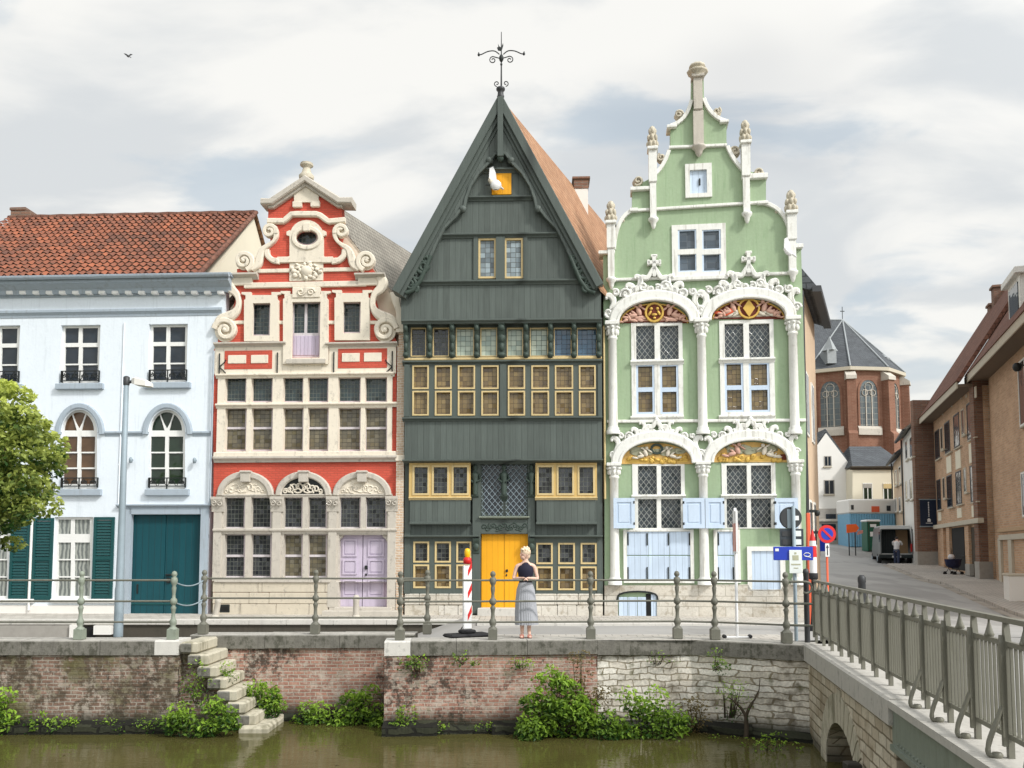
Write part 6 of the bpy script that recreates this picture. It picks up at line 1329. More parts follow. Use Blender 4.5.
# no parking sign
NY = 23.5; nx_ = (826-512)*NY/F_PX; zg = ground_z(nx_, NY); e = empty('no_parking_sign', (nx_, NY, zg), 'round blue and red no parking sign on a red pole', 'sign'); zc = P(826, 534, NY).z-zg
def dsc(r, y, mat, name, par): m = MB(); m.plate([(r*cos(2*pi*k/28), zc+r*sin(2*pi*k/28)) for k in range(28)], (), y, y+.012, True); return m.build(name, mat, par)
dd = dsc(.245, -.05, 'red_gloss', 'disc', e); dsc(.165, -.056, 'signal_blue', 'blue_field', dd); m = MB(); c_ = .165*.72; m.plate([(-c_-.02, zc+c_-.02), (-c_+.02, zc+c_+.02), (c_+.02, zc-c_+.02), (c_-.02, zc-c_-.02)], (), -.066, -.05, True); m.build('slash', 'red_gloss', dd)
MB().lathe([(.03, 0), (.03, zc-.62), (.0, zc-.6)], 0, 0, 0, 8).build('pole', 'orange_red', e); MB().lathe([(.025, zc-.63), (.025, zc+.2)], 0, 0, 0, 8).build('upper_pole', 'steel_grey', e)
p_ = MB().box(-.055, .055, -.045, -.028, zc-.62, zc-.26, .005).build('arrow_plate', 'white_gloss', e); m = MB(); m.plate([(-.014, zc-.58), (.014, zc-.58), (.014, zc-.38), (.04, zc-.38), (0, zc-.29), (-.04, zc-.38), (-.014, zc-.38)], (), -.05, -.04); m.build('arrow', 'gutter', p_)
# ------------------------------------------------------------------ people
def person(label, loc, rz, J, edges, face, clothes, head=(0, -.01, 1.56), hs=1.0):
    """one skinned body; J: name -> (point, radius), root first"""
    names = list(J); me = bpy.data.meshes.new('person'); me.from_pydata([J[n][0] for n in names], [(names.index(a), names.index(b)) for a, b in edges], []); o = bpy.data.objects.new('person', me); COL.objects.link(o)
    md = o.modifiers.new('Skin', 'SKIN'); md.use_smooth_shade = True; sv = me.skin_vertices[0].data
    for i, n in enumerate(names):
        r = J[n][1]; sv[i].radius = r if isinstance(r, tuple) else (r, r); sv[i].use_root = (i == 0)
    s2 = o.modifiers.new('Sub', 'SUBSURF'); s2.levels = s2.render_levels = 2
    bpy.context.view_layer.update(); ev = o.evaluated_get(bpy.context.evaluated_depsgraph_get()); me2 = bpy.data.meshes.new_from_object(ev)
    bm = bmesh.new(); bm.from_mesh(me2)
    hv = Vector(head); f = Vector(face).normalized(); s_ = Vector((-f.y, f.x, 0)).normalized(); f2 = Vector((f.x, f.y, 0)).normalized(); up = Vector((0, 0, 1))
    mm = MB(); A = lambda a, b, c: tuple(hv+f2*(a*hs)+s_*(b*hs)+up*(c*hs))
    mm.ell(A(0, 0, .01), (.082*hs, .082*hs, .112*hs), 0, 12, 10); mm.ell(A(.035, 0, -.055), (.055*hs, .055*hs, .06*hs), 0, 10, 8); mm.ell(A(.092, 0, -.012), (.013*hs, .013*hs, .026*hs), 0, 8, 6)
    for k in (-1, 1): mm.ell(A(-.005, k*.080, -.005), (.014*hs, .014*hs, .032*hs), 0, 8, 6); mm.ell(A(.073, k*.034, .012), (.014*hs, .012*hs, .009*hs), 0, 8, 6)
    n0 = len(bm.verts); vs = [bm.verts.new(v) for v in mm.v]; nf = []
    for q in mm.f:
        try: g = bm.faces.new([vs[i] for i in q]); g.smooth = True
        except ValueError: pass
    bm.to_mesh(me2); bm.free(); me2.name = 'person'; me2.materials.clear(); me2.materials.append(M['skin'])
    for p in me2.polygons: p.use_smooth = True
    o.modifiers.clear(); o.data = me2; o.location = loc; o.rotation_euler = (0, 0, rz); tag(o, label, 'person')
    m = MB(); m.ell(A(.082, 0, -.05), (.010*hs, .018*hs, .008*hs), 0, 8, 5); m.build('lips', 'lip', o); m = MB()
    for k in (-1, 1): m.ell(A(.083, k*.034, .012), (.006*hs, .008*hs, .007*hs), 0, 8, 5)
    m.build('eyes', 'eye_dark', o)
    clothes(o, A); return o
def hand(J, E, w, c, side, d, curl):                               # palm and five fingers
    c = Vector(c); d = Vector(d).normalized(); sd = Vector(side).normalized(); dn = Vector(curl)
    J[w+'palm'] = (tuple(c), (.030, .016)); E.append((w+'wrist', w+'palm'))
    for k, (o_, L) in enumerate(((-.027, .062), (-.010, .075), (.008, .070), (.026, .055))):
        a = c+sd*o_+d*.035; b = a+d*L*.5+dn*.012; e_ = a+d*L*.8+dn*.04
        for t, p in zip('abc', (a, b, e_)): J['%sf%d%s' % (w, k, t)] = (tuple(p), .0085)
        E += [(w+'palm', '%sf%da' % (w, k)), ('%sf%da' % (w, k), '%sf%db' % (w, k)), ('%sf%db' % (w, k), '%sf%dc' % (w, k))]
    a = c-sd*.035; b = c-sd*.055+d*.03; J[w+'ta'] = (tuple(a), .011); J[w+'tb'] = (tuple(b), .009); E += [(w+'palm', w+'ta'), (w+'ta', w+'tb')]
WX, WY = (525.5-512)*16.27/F_PX, 16.27
J = {'pelvis': ((0, .02, .93), (.125, .10)), 'waist': ((0, .01, 1.08), (.105, .082)), 'chest': ((0, 0, 1.24), (.125, .09)), 'collar': ((0, .01, 1.375), (.065, .055)), 'neck': ((0, 0, 1.44), .045), 'skull': ((-.005, -.005, 1.53), .06)}
E = [('pelvis', 'waist'), ('waist', 'chest'), ('chest', 'collar'), ('collar', 'neck'), ('neck', 'skull')]
for s_, w in ((-1, 'l'), (1, 'r')):
    J[w+'sh'] = ((s_*.155, .01, 1.345), .050); J[w+'up'] = ((s_*.19, .01, 1.24), .042); J[w+'el'] = ((s_*.225, -.01, 1.10), .036); J[w+'fore'] = ((s_*.15, -.14, 1.115), .033); J[w+'wrist'] = ((s_*.075, -.235, 1.125), .022)
    J[w+'hip'] = ((s_*.075, .02, .85), .085); J[w+'knee'] = ((s_*.07, .0, .47), .055); J[w+'calf'] = ((s_*.068, .025, .32), .050); J[w+'ank'] = ((s_*.065, .03, .085), .033); J[w+'ball'] = ((s_*.075, -.06, .035), .036); J[w+'toe'] = ((s_*.08, -.13, .028), .024)
    E += [('collar', w+'sh'), (w+'sh', w+'up'), (w+'up', w+'el'), (w+'el', w+'fore'), (w+'fore', w+'wrist'), ('pelvis', w+'hip'), (w+'hip', w+'knee'), (w+'knee', w+'calf'), (w+'calf', w+'ank'), (w+'ank', w+'ball'), (w+'ball', w+'toe')]
    hand(J, E, w, (s_*.035, -.29, 1.125), (s_*.35, -.5, .2), (-s_*.55, -.6, 0), (0, -.3, -1))
def ringloft(m, rings, n=20, pleat=0.0, np_=0, ph=0):
    q = lambda i, k_: 1+pleat*k_*(cos(np_*2*pi*i/n+1.3*sin(i*.21))*(1+.5*sin(i*.37))+.9*sin(i*2*pi*5/n+1)*(k_ > .9)); m.loft([[(cx+rx*q(i, k_)*cos(2*pi*i/n), cy+ry*q(i, k_)*sin(2*pi*i/n), z) for i in range(n)] for z, rx, ry, cx, cy, k_ in rings], True)
def wclothes(o, A):
    m = MB(); ringloft(m, [(1.00, .128, .102, 0, .015, 0), (1.08, .119, .096, 0, .01, 0), (1.18, .140, .112, 0, 0, 0), (1.26, .152, .124, 0, -.005, 0), (1.32, .142, .112, 0, .0, 0), (1.375, .105, .090, 0, .008, 0), (1.415, .064, .062, 0, .008, 0)]); m.build('sleeveless_top', 'navy_cloth', o)
    m = MB(); ringloft(m, [(1.045, .118, .096, 0, .012, 0), (1.0, .138, .112, 0, .015, .3), (.90, .168, .140, 0, .015, .6), (.70, .188, .160, 0, .01, 1), (.45, .205, .175, .008, .005, 1.2), (.25, .214, .188, .018, .0, 1.3)], 112, .028, 28); m.build('pleated_skirt', 'grey_cloth', o)
    m = MB(); m.ell(A(-.016, 0, .038), (.096, .096, .098), 0, 14, 10); m.ell(A(-.055, 0, -.02), (.055, .06, .07), 0, 10, 8); m.ell(A(.055, .018, .085), (.040, .055, .030), 0, 10, 6)
    for k in (-1, 1): m.ell(A(-.005, k*.076, .035), (.04, .022, .05), 0, 8, 6)
    rh = random.Random(6)
    for k in range(34): a_, b_ = rh.uniform(-1.2, 2.6), rh.uniform(-1.5, 1.5); m.ell(A(-.016-.085*cos(b_)*sin(a_)*.9, .085*sin(b_), .05+.085*cos(a_)*abs(cos(b_))), (.03, .024, .022), rh.uniform(0, 3), 6, 5)
    m.build('short_hair', 'hair_blonde', o)
    for s_ in (-1, 1):
        m = MB(); m.loft([[(s_*.072+x*w, y, z) for x, w in ((-1, .038), (1, .038))] for y, z in ((.06, .003), (-.15, .003), (-.15, .016), (.06, .022))], close=True); m.box(s_*.072-.04, s_*.072+.04, -.10, -.06, .02, .075, .015); m.box(s_*.07-.036, s_*.07+.036, .0, .07, .01, .06, .012); m.build('sandal', 'pink_shoe', o)
person('person with short blond hair, navy sleeveless top and long grey skirt at the railing', (WX, WY, -.002), 0, J, E, (-.86, -.5, -.1), wclothes, (-.012, -.012, 1.565))
# man loading the van
VY = 54.0; mx = (895.5-512)*53/F_PX; mz = hill(mx, 53)
J = {'pelvis': ((0, 0, .93), (.15, .11)), 'waist': ((0, -.04, 1.1), (.13, .10)), 'chest': ((0, -.10, 1.30), (.16, .11)), 'collar': ((0, -.13, 1.44), (.07, .06)), 'neck': ((0, -.15, 1.50), .055), 'skull': ((0, -.17, 1.58), .07)}
E = [('pelvis', 'waist'), ('waist', 'chest'), ('chest', 'collar'), ('collar', 'neck'), ('neck', 'skull')]
for s_, w in ((-1, 'l'), (1, 'r')):
    J[w+'sh'] = ((s_*.19, -.12, 1.41), .062); J[w+'el'] = ((s_*.24, -.30, 1.22), .046); J[w+'wrist'] = ((s_*.17, -.50, 1.20), .03); J[w+'hip'] = ((s_*.09, 0, .86), .10); J[w+'knee'] = ((s_*.11, -.05-.06*s_, .48), .068); J[w+'ank'] = ((s_*.11, .02-.1*s_, .08), .042); J[w+'toe'] = ((s_*.12, -.15-.1*s_, .035), .035)
    E += [('collar', w+'sh'), (w+'sh', w+'el'), (w+'el', w+'wrist'), ('pelvis', w+'hip'), (w+'hip', w+'knee'), (w+'knee', w+'ank'), (w+'ank', w+'toe')]
    hand(J, E, w, (s_*.15, -.57, 1.20), (0, 0, 1), (0, -1, 0), (-s_*.6, 0, 0))
def mclothes(o, A):
    m = MB(); ringloft(m, [(.90, .165, .135, 0, 0, 0), (1.1, .155, .13, 0, -.04, 0), (1.3, .19, .145, 0, -.10, 0), (1.42, .15, .11, 0, -.12, 0), (1.47, .075, .075, 0, -.13, 0)]); 
    for s_ in (-1, 1): m.tube([(s_*.14, -.12, 1.41), (s_*.21, -.16, 1.38), (s_*.245, -.28, 1.24)], [.085, .08, .068], 10)
    m.build('shirt', 'white_cloth', o); m = MB(); ringloft(m, [(.96, .162, .13, 0, 0, 0), (.82, .175, .135, 0, 0, 0)])
    for s_ in (-1, 1): m.tube([(s_*.09, 0, .88), (s_*.11, -.05-.06*s_, .48), (s_*.11, .02-.1*s_, .09)], [.115, .088, .07], 10)
    m.build('trousers', 'jean_cloth', o); m = MB(); m.ell(A(-.02, 0, .04), (.095, .095, .095), 0, 12, 8); m.build('short_hair', 'hair_dark', o)
    for s_ in (-1, 1): m = MB(); m.box(s_*.12-.05, s_*.12+.05, -.19-.1*s_, .07-.1*s_, 0, .09, .03); m.build('shoe', 'gutter', o)
person('person in pale shirt and dark trousers reaching into the open van', (mx, 53, mz), 2.5, J, E, (0, -1, -.2), mclothes, (0, -.18, 1.60), 1.05)
# van
vz = hill(24.4, VY); va = math.atan(-.30); v = empty('delivery_van', ((895-512)*VY/F_PX, VY, vz), 'white delivery van parked in the street with its rear doors open', 'van', va)
m = MB(); W_, Hv, Lv = .98, 2.35, 4.9
m.plate([(-W_, .45), (W_, .45), (W_, 1.3), (W_*.9, Hv-.08), (W_*.8, Hv), (-W_*.8, Hv), (-W_*.9, Hv-.08), (-W_, 1.3)], [[(-W_+.09, .62), (W_-.09, .62), (W_-.09, 1.3), (W_*.9-.08, Hv-.2), (-W_*.9+.08, Hv-.2), (-W_+.09, 1.3)]], 0, .1)
pr = [(-W_, .45), (W_, .45), (W_, 1.3), (W_*.9, Hv-.08), (W_*.8, Hv), (-W_*.8, Hv), (-W_*.9, Hv-.08), (-W_, 1.3)]
m.loft([[(a, .05, b) for a, b in pr], [(a, Lv-1.2, b) for a, b in pr], [(a*.95, Lv-.9, min(b, 1.3)) for a, b in pr], [(a*.9, Lv, min(b, 1.0)) for a, b in pr]], caps=False); m.build('body', 'van_side', v); MB().box(-W_*.86, W_*.86, -.02, Lv-1.2, Hv-.02, Hv+.05, .03).build('roof', 'van_paint', v); MB().plate([(-W_-.01, .6), (W_+.01, .6), (W_+.01, 1.3), (W_*.91, Hv-.07), (W_*.8, Hv+.01), (-W_*.8, Hv+.01), (-W_*.91, Hv-.07), (-W_-.01, 1.3)], [[(-W_+.07, .65), (W_-.07, .65), (W_-.07, 1.3), (W_*.9-.06, Hv-.16), (-W_*.9+.06, Hv-.16), (-W_+.07, 1.3)]], -.012, .04).build('door_frame', 'van_paint', v)
m = MB(); m.box(-W_+.1, W_-.1, .06, 2.6, .58, .63); m.build('load_floor', 'van_dark', v); m = MB(); m.box(.12, W_-.12, 1.2, 1.26, .63, Hv-.2); m.build('partition', 'tan_wood', v); m = MB(); m.box(-W_+.1, .1, .7, .76, .63, Hv-.22)
for i in range(7): m.box(-W_+.12+i*.14, -W_+.15+i*.14, .66, .7, .63, Hv-.22)
m.build('shelving', 'van_dark', v); m = MB(); m.box(-W_-.02, W_+.02, -.1, .1, .36, .55, .03); m.build('bumper', 'van_dark', v); MB().box(-.25, .27, -.115, -.10, .40, .51).build('number_plate', 'white_gloss', v)
for s_ in (-1, 1):
    d_ = MB().loft([[(s_*(W_-.02)+dx, y, z) for y, z in ((0, .62), (-.86, .62), (-.84, 1.3), (-.80, Hv-.2), (0, Hv-.2))] for dx in (-.03, .03)]).build('rear_door', 'van_side', v); MB().loft([[(s_*(W_-.02)+dx, y, z) for y, z in ((-.12, 1.35), (-.72, 1.35), (-.70, Hv-.35), (-.12, Hv-.35))] for dx in (-.035, .035)]).build('window', 'dark_glass', d_)
    MB().box(s_*(W_-.09)-.05, s_*(W_-.09)+.05, -.02, .03, .75, 1.25, .01).build('tail_light', 'tail_red', v)
    for y in (.95, 3.9):
        m = MB(); rg = []
        for dx, r_ in ((-.1, .28), (-.11, .33), (.09, .34), (.11, .30)): rg.append([(s_*(W_-.1)+dx*s_, y+r_*cos(2*pi*k/16), .33+r_*sin(2*pi*k/16)) for k in range(16)])
        m.loft(rg); w_ = m.build('wheel', 'black_rubber', v); m = MB(); m.loft([[(s_*(W_-.1)+dx*s_, y+r_*cos(2*pi*k/12), .33+r_*sin(2*pi*k/12)) for k in range(12)] for dx, r_ in ((.10, .2), (.125, .17))]); m.build('rim', 'steel_grey', w_)
# pram
pz = hill(23, 42.5); pr_ = empty('pram', ((951.5-512)*42.5/F_PX, 42.5, pz), 'dark blue pram with white cushion outside the recessed brick entrance', 'pram', .5)
m = MB(); m.loft([[(a*w, b*d_, z) for a, b in [(cos(2*pi*k/12), sin(2*pi*k/12)) for k in range(12)]] for z, w, d_ in ((.42, .28, .2), (.55, .44, .28), (.85, .52, .32), (.80, .45, .26))]); m.build('basket', 'pram_blue', pr_); m = MB(); m.ell((-.12, 0, .95), (.16, .16, .16)); m.build('cushion', 'white_cloth', pr_); m = MB()
for s_ in (-1, 1): m.tube([(s_*.28, -.25, .12), (0, -.25, .4), (-s_*.28, -.25, .14)], .015, 5); m.tube([(s_*.28, .25, .12), (0, .25, .4)], .015, 5)
m.tube([(.3, -.2, .75), (.58, -.2, 1.02), (.58, .2, 1.02), (.3, .2, .75)], .018, 5); m.tube([(-.1, 0, 1.0), (-.12, 0, 1.42)], .015, 5); m.build('frame', 'gutter', pr_)
for x in (-.28, .28):
    for y in (-.26, .26): m = MB(); m.loft([[(x+.13*cos(2*pi*k/14), y+dy, .13+.13*sin(2*pi*k/14)) for k in range(14)] for dy in (-.02, .02)]); m.build('wheel', 'black_rubber', pr_)
# ------------------------------------------------------------------ the street on the right
def wallframe(far, near): return Frame((far[0], far[1], 0), math.atan2(near[1]-far[1], near[0]-far[0]))
def owin(Fr, root, px, fm='white_trim', gm='dark_glass', d=.0, name='window', bars=1, inset=.12):
    x0, x1, z0, z1 = Fr.r(*px, d); w = x1-x0; t = .07; n = max(1, bars); t = min(.07, w*.12); hs_ = [rect(x0+t+i*(w-t)/n, x0+(i+1)*(w-t)/n, z0+t, z1-t) for i in range(n)]
    f = MB().plate(rect(x0, x1, z0, z1), hs_, -d-.03, .05).build(name, fm, root); m = MB(); m.add([(x0+.02, -d-.014, z0+.02), (x1-.02, -d-.014, z0+.02), (x1-.02, -d-.014, z1-.02), (x0+.02, -d-.014, z1-.02)], [(0, 1, 2, 3)]); m.build('glass', gm, f); put(Fr, f, 'sill', 'panel_stone', ((px[0]-.4, px[3]-.3, px[2]+.4, px[3]+1), d+.12, .02)); return f
# nearest: tan brick block
F1 = wallframe((21.75, 38.8), (16.37, 23.2)); B1 = empty('brick_house', F1.o, 'tan brick building with deep white eaves at the right edge', 'building', F1.rz); B1.location.z = 0
Lw = 17.0; e1 = F1.z(366, 980, .85)-.1
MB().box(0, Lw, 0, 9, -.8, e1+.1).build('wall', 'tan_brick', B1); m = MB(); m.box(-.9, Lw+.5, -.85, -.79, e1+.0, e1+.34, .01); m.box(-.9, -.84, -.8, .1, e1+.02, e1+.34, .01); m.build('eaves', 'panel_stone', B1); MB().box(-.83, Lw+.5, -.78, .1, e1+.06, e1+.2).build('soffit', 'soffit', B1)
m = MB(); m.loft([[(x, -.9, e1+.34), (x, 3.6, e1+7.4), (x, 9, e1+.34), (x, 9, e1+.1), (x, 3.6, e1+7.1), (x, -.7, e1+.30)] for x in (-.6, Lw+.5)]); rf = m.build('roof', 'brown_tiles', B1)
x0 = F1.x(1017, 300); m = MB(); m.box(x0, x0+2.0, -.3, 2.0, e1+.3, e1+2.5); m.box(x0-.2, x0+2.2, -.5, 2.1, e1+2.5, e1+2.75, .02); dm = m.build('dormer', 'white_trim', rf); MB().box(x0+.25, x0+1.7, -.33, -.2, e1+.8, e1+2.3).build('glass', 'dark_glass', dm)
owin(F1, B1, (1019, 356, 1033, 424), d=0.0, bars=2); owin(F1, B1, (1022, 470, 1036, 516), d=0.0)
put(F1, B1, 'belt', 'tan_wood', ((997, 527, 1030, 531), .1, .02)); put(F1, B1, 'door_surround', 'panel_stone', ((998.5, 534, 1030, 539.5), .12, .02), ((998.5, 538, 1001, 592), .1, .02), ((1008.6, 538, 1012, 596), .1, .02)); 
dr = put(F1, B1, 'door', 'tan_wood', ((1001.2, 539, 1008.4, 591), -.03, .1)); dr.data.materials[0] = M['bark']; put(F1, B1, 'door', 'bark', ((1012.4, 539, 1021, 596), -.03, .1))
m = MB(); q_ = F1.p(1018.5, 420, .2); m.box(F1.x(1020, 366, .3)-.02, F1.x(1020, 366, .3)+.02, -.4, 0, F1.z(366, 1020, .3), F1.z(366, 1020, .3)+.04); m.ell((F1.x(1020, 366, .3), -.4, F1.z(367, 1020, .3)), (.16, .16, .18)); m.build('wall_lamp', 'iron', B1)
g_ = G(1022, 598, .02); pl_ = empty('planter', (g_.x, g_.y, ground_z(g_.x, g_.y)), 'square pale planter box by the door of the tan brick building', 'planter', F1.rz); m = MB(); m.plate(rect(-.42, .42, 0, .1), (), -.42, .42, True); m.box(-.45, .45, -.45, .45, 0, .95, .03); m.build('box', 'white_render', pl_); m = MB(); m.box(-.48, .48, -.48, .48, .92, 1.0, .02); m.build('rim', 'panel_stone', pl_)
# office block with piers
F2 = wallframe((24.9, 50.4), (21.35, 39.3)); B2 = empty('office_building', F2.o, 'brown street building with tall narrow windows between two dark brick piers', 'building', F2.rz); B2.location.z = 0
L2_ = math.hypot(24.9-21.35, 50.4-39.3); e2 = F2.z(372, 970, .75)-.15
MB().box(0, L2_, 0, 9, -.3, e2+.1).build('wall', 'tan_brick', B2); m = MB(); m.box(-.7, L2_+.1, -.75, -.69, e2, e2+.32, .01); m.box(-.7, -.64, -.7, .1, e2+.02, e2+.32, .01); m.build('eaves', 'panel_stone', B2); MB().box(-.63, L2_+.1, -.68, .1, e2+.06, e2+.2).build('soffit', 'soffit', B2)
m = MB(); m.loft([[(x, -.8, e2+.33), (x, 3.6, e2+7.2), (x, 9, e2+.33), (x, 9, e2+.1), (x, 3.6, e2+6.9), (x, -.6, e2+.29)] for x in (-.8, L2_+.3)]); rf2 = m.build('roof', 'brown_tiles', B2)
for xa_, ya_, zt_ in ((.3, 3.0, 6.7), (1.9, 2.9, 7.3)): m = MB(); m.box(xa_, xa_+.6, ya_, ya_+.6, e2+4, e2+zt_-.15); m.box(xa_-.08, xa_+.68, ya_-.08, ya_+.68, e2+zt_-.15, e2+zt_, .02); m.build('chimney', 'brown_brick', rf2)
m = MB()
for a in (942, 951.5, 961, 966.5, 975.5):
    x = F2.x(a, 400, .02); m.box(x-.16, x+.16, -.03, .02, F2.z(398, a), e2)
m.build('pale_panel', 'panel_stone', B2)
for px in ((935.3, 430, 939.6, 459), (945, 421.5, 950, 453), (954, 413.5, 959.5, 447.5), (967.3, 401.5, 974, 439), (937.3, 479.5, 941, 510), (947.3, 475, 952.3, 507.5), (956.3, 471, 961.6, 504.5), (970.6, 464.5, 976.4, 502)): owin(F2, B2, px, 'gutter', 'dark_glass', d=-.0, bars=1)
for px in ((940.7, 427, 943, 450), (961.6, 408.5, 964.6, 435.5), (943, 477, 945.2, 499), (964, 467.5, 966.7, 493)): owin(F2, B2, px, 'panel_stone', 'dark_glass', bars=1)
put(F2, B2, 'spandrel', 'cream_render', *[(p, .03, .02) for p in ((946.3, 456, 951, 473), (955.3, 450, 960.5, 469), (968.8, 442, 975, 462.5), (938, 512, 941, 521), (957, 508, 961.5, 518), (971.5, 505, 977, 517))])
put(F2, B2, 'belt', 'panel_stone', ((933, 521.5, 978, 526), .22, .02))
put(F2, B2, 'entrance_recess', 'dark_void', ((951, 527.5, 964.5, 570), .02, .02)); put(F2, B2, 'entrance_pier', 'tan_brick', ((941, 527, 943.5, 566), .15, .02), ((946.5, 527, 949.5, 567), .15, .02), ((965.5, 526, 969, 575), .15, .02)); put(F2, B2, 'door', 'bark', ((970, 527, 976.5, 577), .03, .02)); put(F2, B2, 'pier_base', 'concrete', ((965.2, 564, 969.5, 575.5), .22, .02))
def pier(px0, px1, pyt, Y, name, label=None):
    a, b = P(px0, 480, Y), P(px1, 480, Y); z0 = hill(a.x, Y)-.3; zt_ = P(px0, pyt, Y).z; o = MB(); loc = F2.M.inverted()
    m = MB(); m.box(a.x, b.x, Y, Y+2.4, z0+1.1, zt_); m.build(name, 'brown_brick', None)
    ob = COL.objects[-1] if False else None
    return a, b, z0, zt_
def pier(px0, px1, pyt, Y, par):
    a, b = P(px0, 480, Y), P(px1, 480, Y); z0 = hill(a.x, Y)-.3; zt_ = P(px0, pyt, Y).z; W = lambda x, y, z: tuple(F2.I @ Vector((x, y, z)))
    for nm, mt, za, zb_, g in (('brick_pier', 'brown_brick', z0+1.2, zt_, 0), ('pier_base', 'concrete', z0, z0+1.2, .05)):
        m = MB(); m.loft([[W(a.x-g, Y-g, z), W(b.x+g, Y-g, z), W(b.x+g, Y+.35, z), W(a.x-g, Y+.35, z)] for z in (za, zb_)]); m.build(nm, mt, par)
pier(976.5, 996, 369, 39.2, B2); pier(915.5, 938.5, 400, 50.8, B2)
bY = 50.72; a, b = P(920.5, 526, bY), P(936, 500, bY); bn = empty('wall_banner', (a.x, bY, a.z), 'navy banner with white lettering and crest on the far brick pier', 'banner'); w_, h_ = b.x-a.x, b.z-a.z
m = MB(); m.box(0, w_, -.06, -.02, 0, h_, .01); m.build('cloth', 'banner_navy', bn); m = MB()
for k in range(9): z = h_*.36+k*h_*.065; m.box(w_*.47, w_*.53, -.066, -.06, z, z+h_*.042)
m.box(w_*.40, w_*.60, -.066, -.06, h_*.16, h_*.26); m.box(w_*.3, w_*.7, -.066, -.06, h_*.10, h_*.12); m.plate([(w_*.42, h_*.26), (w_*.5, h_*.31), (w_*.58, h_*.26)], (), -.066, -.06); m.build('lettering', 'white_gloss', bn); m = MB(); m.box(-.05, w_+.05, -.08, 0, h_, h_+.06); m.box(-.05, w_+.05, -.08, 0, -.06, 0); m.build('batten', 'steel_grey', bn)
# row houses further up on the right
F3 = wallframe((29.6, 66.5), (24.45, 52.3))
def rowhouse(px0, px1, pyt, label, mat, rmat, winpx, pk):
    h = empty('row_house', F3.o, label, 'house', F3.rz); h.location.z = 0; x0, x1 = F3.x(px0, 480), F3.x(px1, 480)-(1.3 if pk else .05); zt_ = F3.z(pyt, px1); MB().box(x0, x1, .0 if pk else .05, 7, -.2, zt_).build('wall', mat, h)
    m = MB(); m.loft([[(x, -.45, zt_-.05), (x, 3.2, zt_+2.6), (x, 7.4, zt_-.05), (x, 7.2, zt_-.2), (x, 3.2, zt_+2.4), (x, -.4, zt_-.18)] for x in (x0-.15, x1+.0)]); m.build('roof', rmat, h); MB().box(x0, x1, -.5, -.36, zt_-.2, zt_-.06).build('gutter', 'gutter', h)
    for w in winpx: owin(F3, h, w)
    MB().tube([(x0+.15, -.08, .5), (x0+.15, -.08, zt_)], .05, 6).build('downpipe', 'gutter', h); return h
rowhouse(903.5, 915.2, 422, 'white plastered row house beside the dark brick pier', 'white_render', 'grey_tiles', ((905.5, 440, 907.5, 460), (910, 436, 912.5, 458), (905.5, 480, 907.5, 500), (910, 478, 912.5, 500)), 1)
rowhouse(893, 903.3, 450, 'narrow peach row house further up the street', 'peach_render', 'slate', ((895, 470, 896.8, 486), (899, 466, 901, 484), (895, 498, 896.8, 512), (899, 497, 901, 512)), 0)
# houses closing the street
FE = Frame((P(850, 540, 71).x, 71, 0), R(-4)); 
WH = empty('gabled_house', FE.o, 'white gabled house with small windows above a grey shopfront closing the street', 'house', FE.rz); MB().plate(FE.pts([(800, 552), (852.5, 552), (852.5, 468), (826, 433), (800, 470)]), (), 0, 6, True).build('wall', 'white_render', WH)
m = MB(); q3 = FE.pts([(854, 470), (826, 432), (798, 471)]); m.loft([[(q3[0][0], y, q3[0][1]), (q3[1][0], y, q3[1][1]), (q3[2][0], y, q3[2][1]), (q3[2][0], y, q3[2][1]+.25), (q3[1][0], y, q3[1][1]+.3), (q3[0][0], y, q3[0][1]+.25)] for y in (.15, 8)]); m.build('roof', 'slate', WH)
for w in ((824, 456, 831.5, 466.5), (824, 480, 834.5, 494.5)): owin(FE, WH, w, 'concrete', 'dark_glass', bars=2)
f = put(FE, WH, 'shopfront', 'concrete', ((806, 508.5, 852.5, 552), .25, .02)); put(FE, f, 'glass', 'dark_glass', ((826, 514, 836, 519), .28, -.2), ((840, 512, 851, 519), .28, -.2), ((822, 524, 836, 540), .28, -.2), ((839.5, 521, 851, 542), .28, -.2)); put(FE, f, 'fascia', 'grey_stone', ((806, 519, 852.5, 521.5), .4, -.2))
FE2 = Frame((P(873, 540, 69.5).x, 69.5, 0), R(-2)); CH = empty('cream_house', FE2.o, 'cream house with hipped grey roof and tall windows behind the blue cabin', 'house', FE2.rz)
MB().plate(FE2.pts([(852.6, 552), (905, 552), (905, 467.5), (852.6, 468.5)]), (), 0, 6, True).build('wall', 'cream_render', CH); moulding(FE2, CH, 'cornice', 'bark', (851.5, 466, 906, 469.5), .3)
a, b, c, d = FE2.p(851, 467), FE2.p(906, 466), FE2.p(866, 442), FE2.p(895, 442); m = MB(); m.add([(a[0], -.3, a[1]), (b[0], -.3, b[1]), (d[0], 3, d[1]), (c[0]-.3, 3, c[1]), (a[0], 6.3, a[1]), (b[0], 6.3, b[1])], [(0, 1, 2, 3), (0, 3, 4), (1, 5, 2), (3, 2, 5, 4)]); m.build('roof', 'slate', CH)
for w in ((863, 483, 872.5, 503.5), (883, 483, 892.5, 503.5)): owin(FE2, CH, w, 'white_trim', 'olive_reflect_glass', bars=2)
for i, w in enumerate(((863.5, 483.6, 872, 488), (883.5, 483.6, 892, 488.5))): put(FE2, CH, 'blind', 'cream_frame' if i else 'concrete', (w, .06, .02))
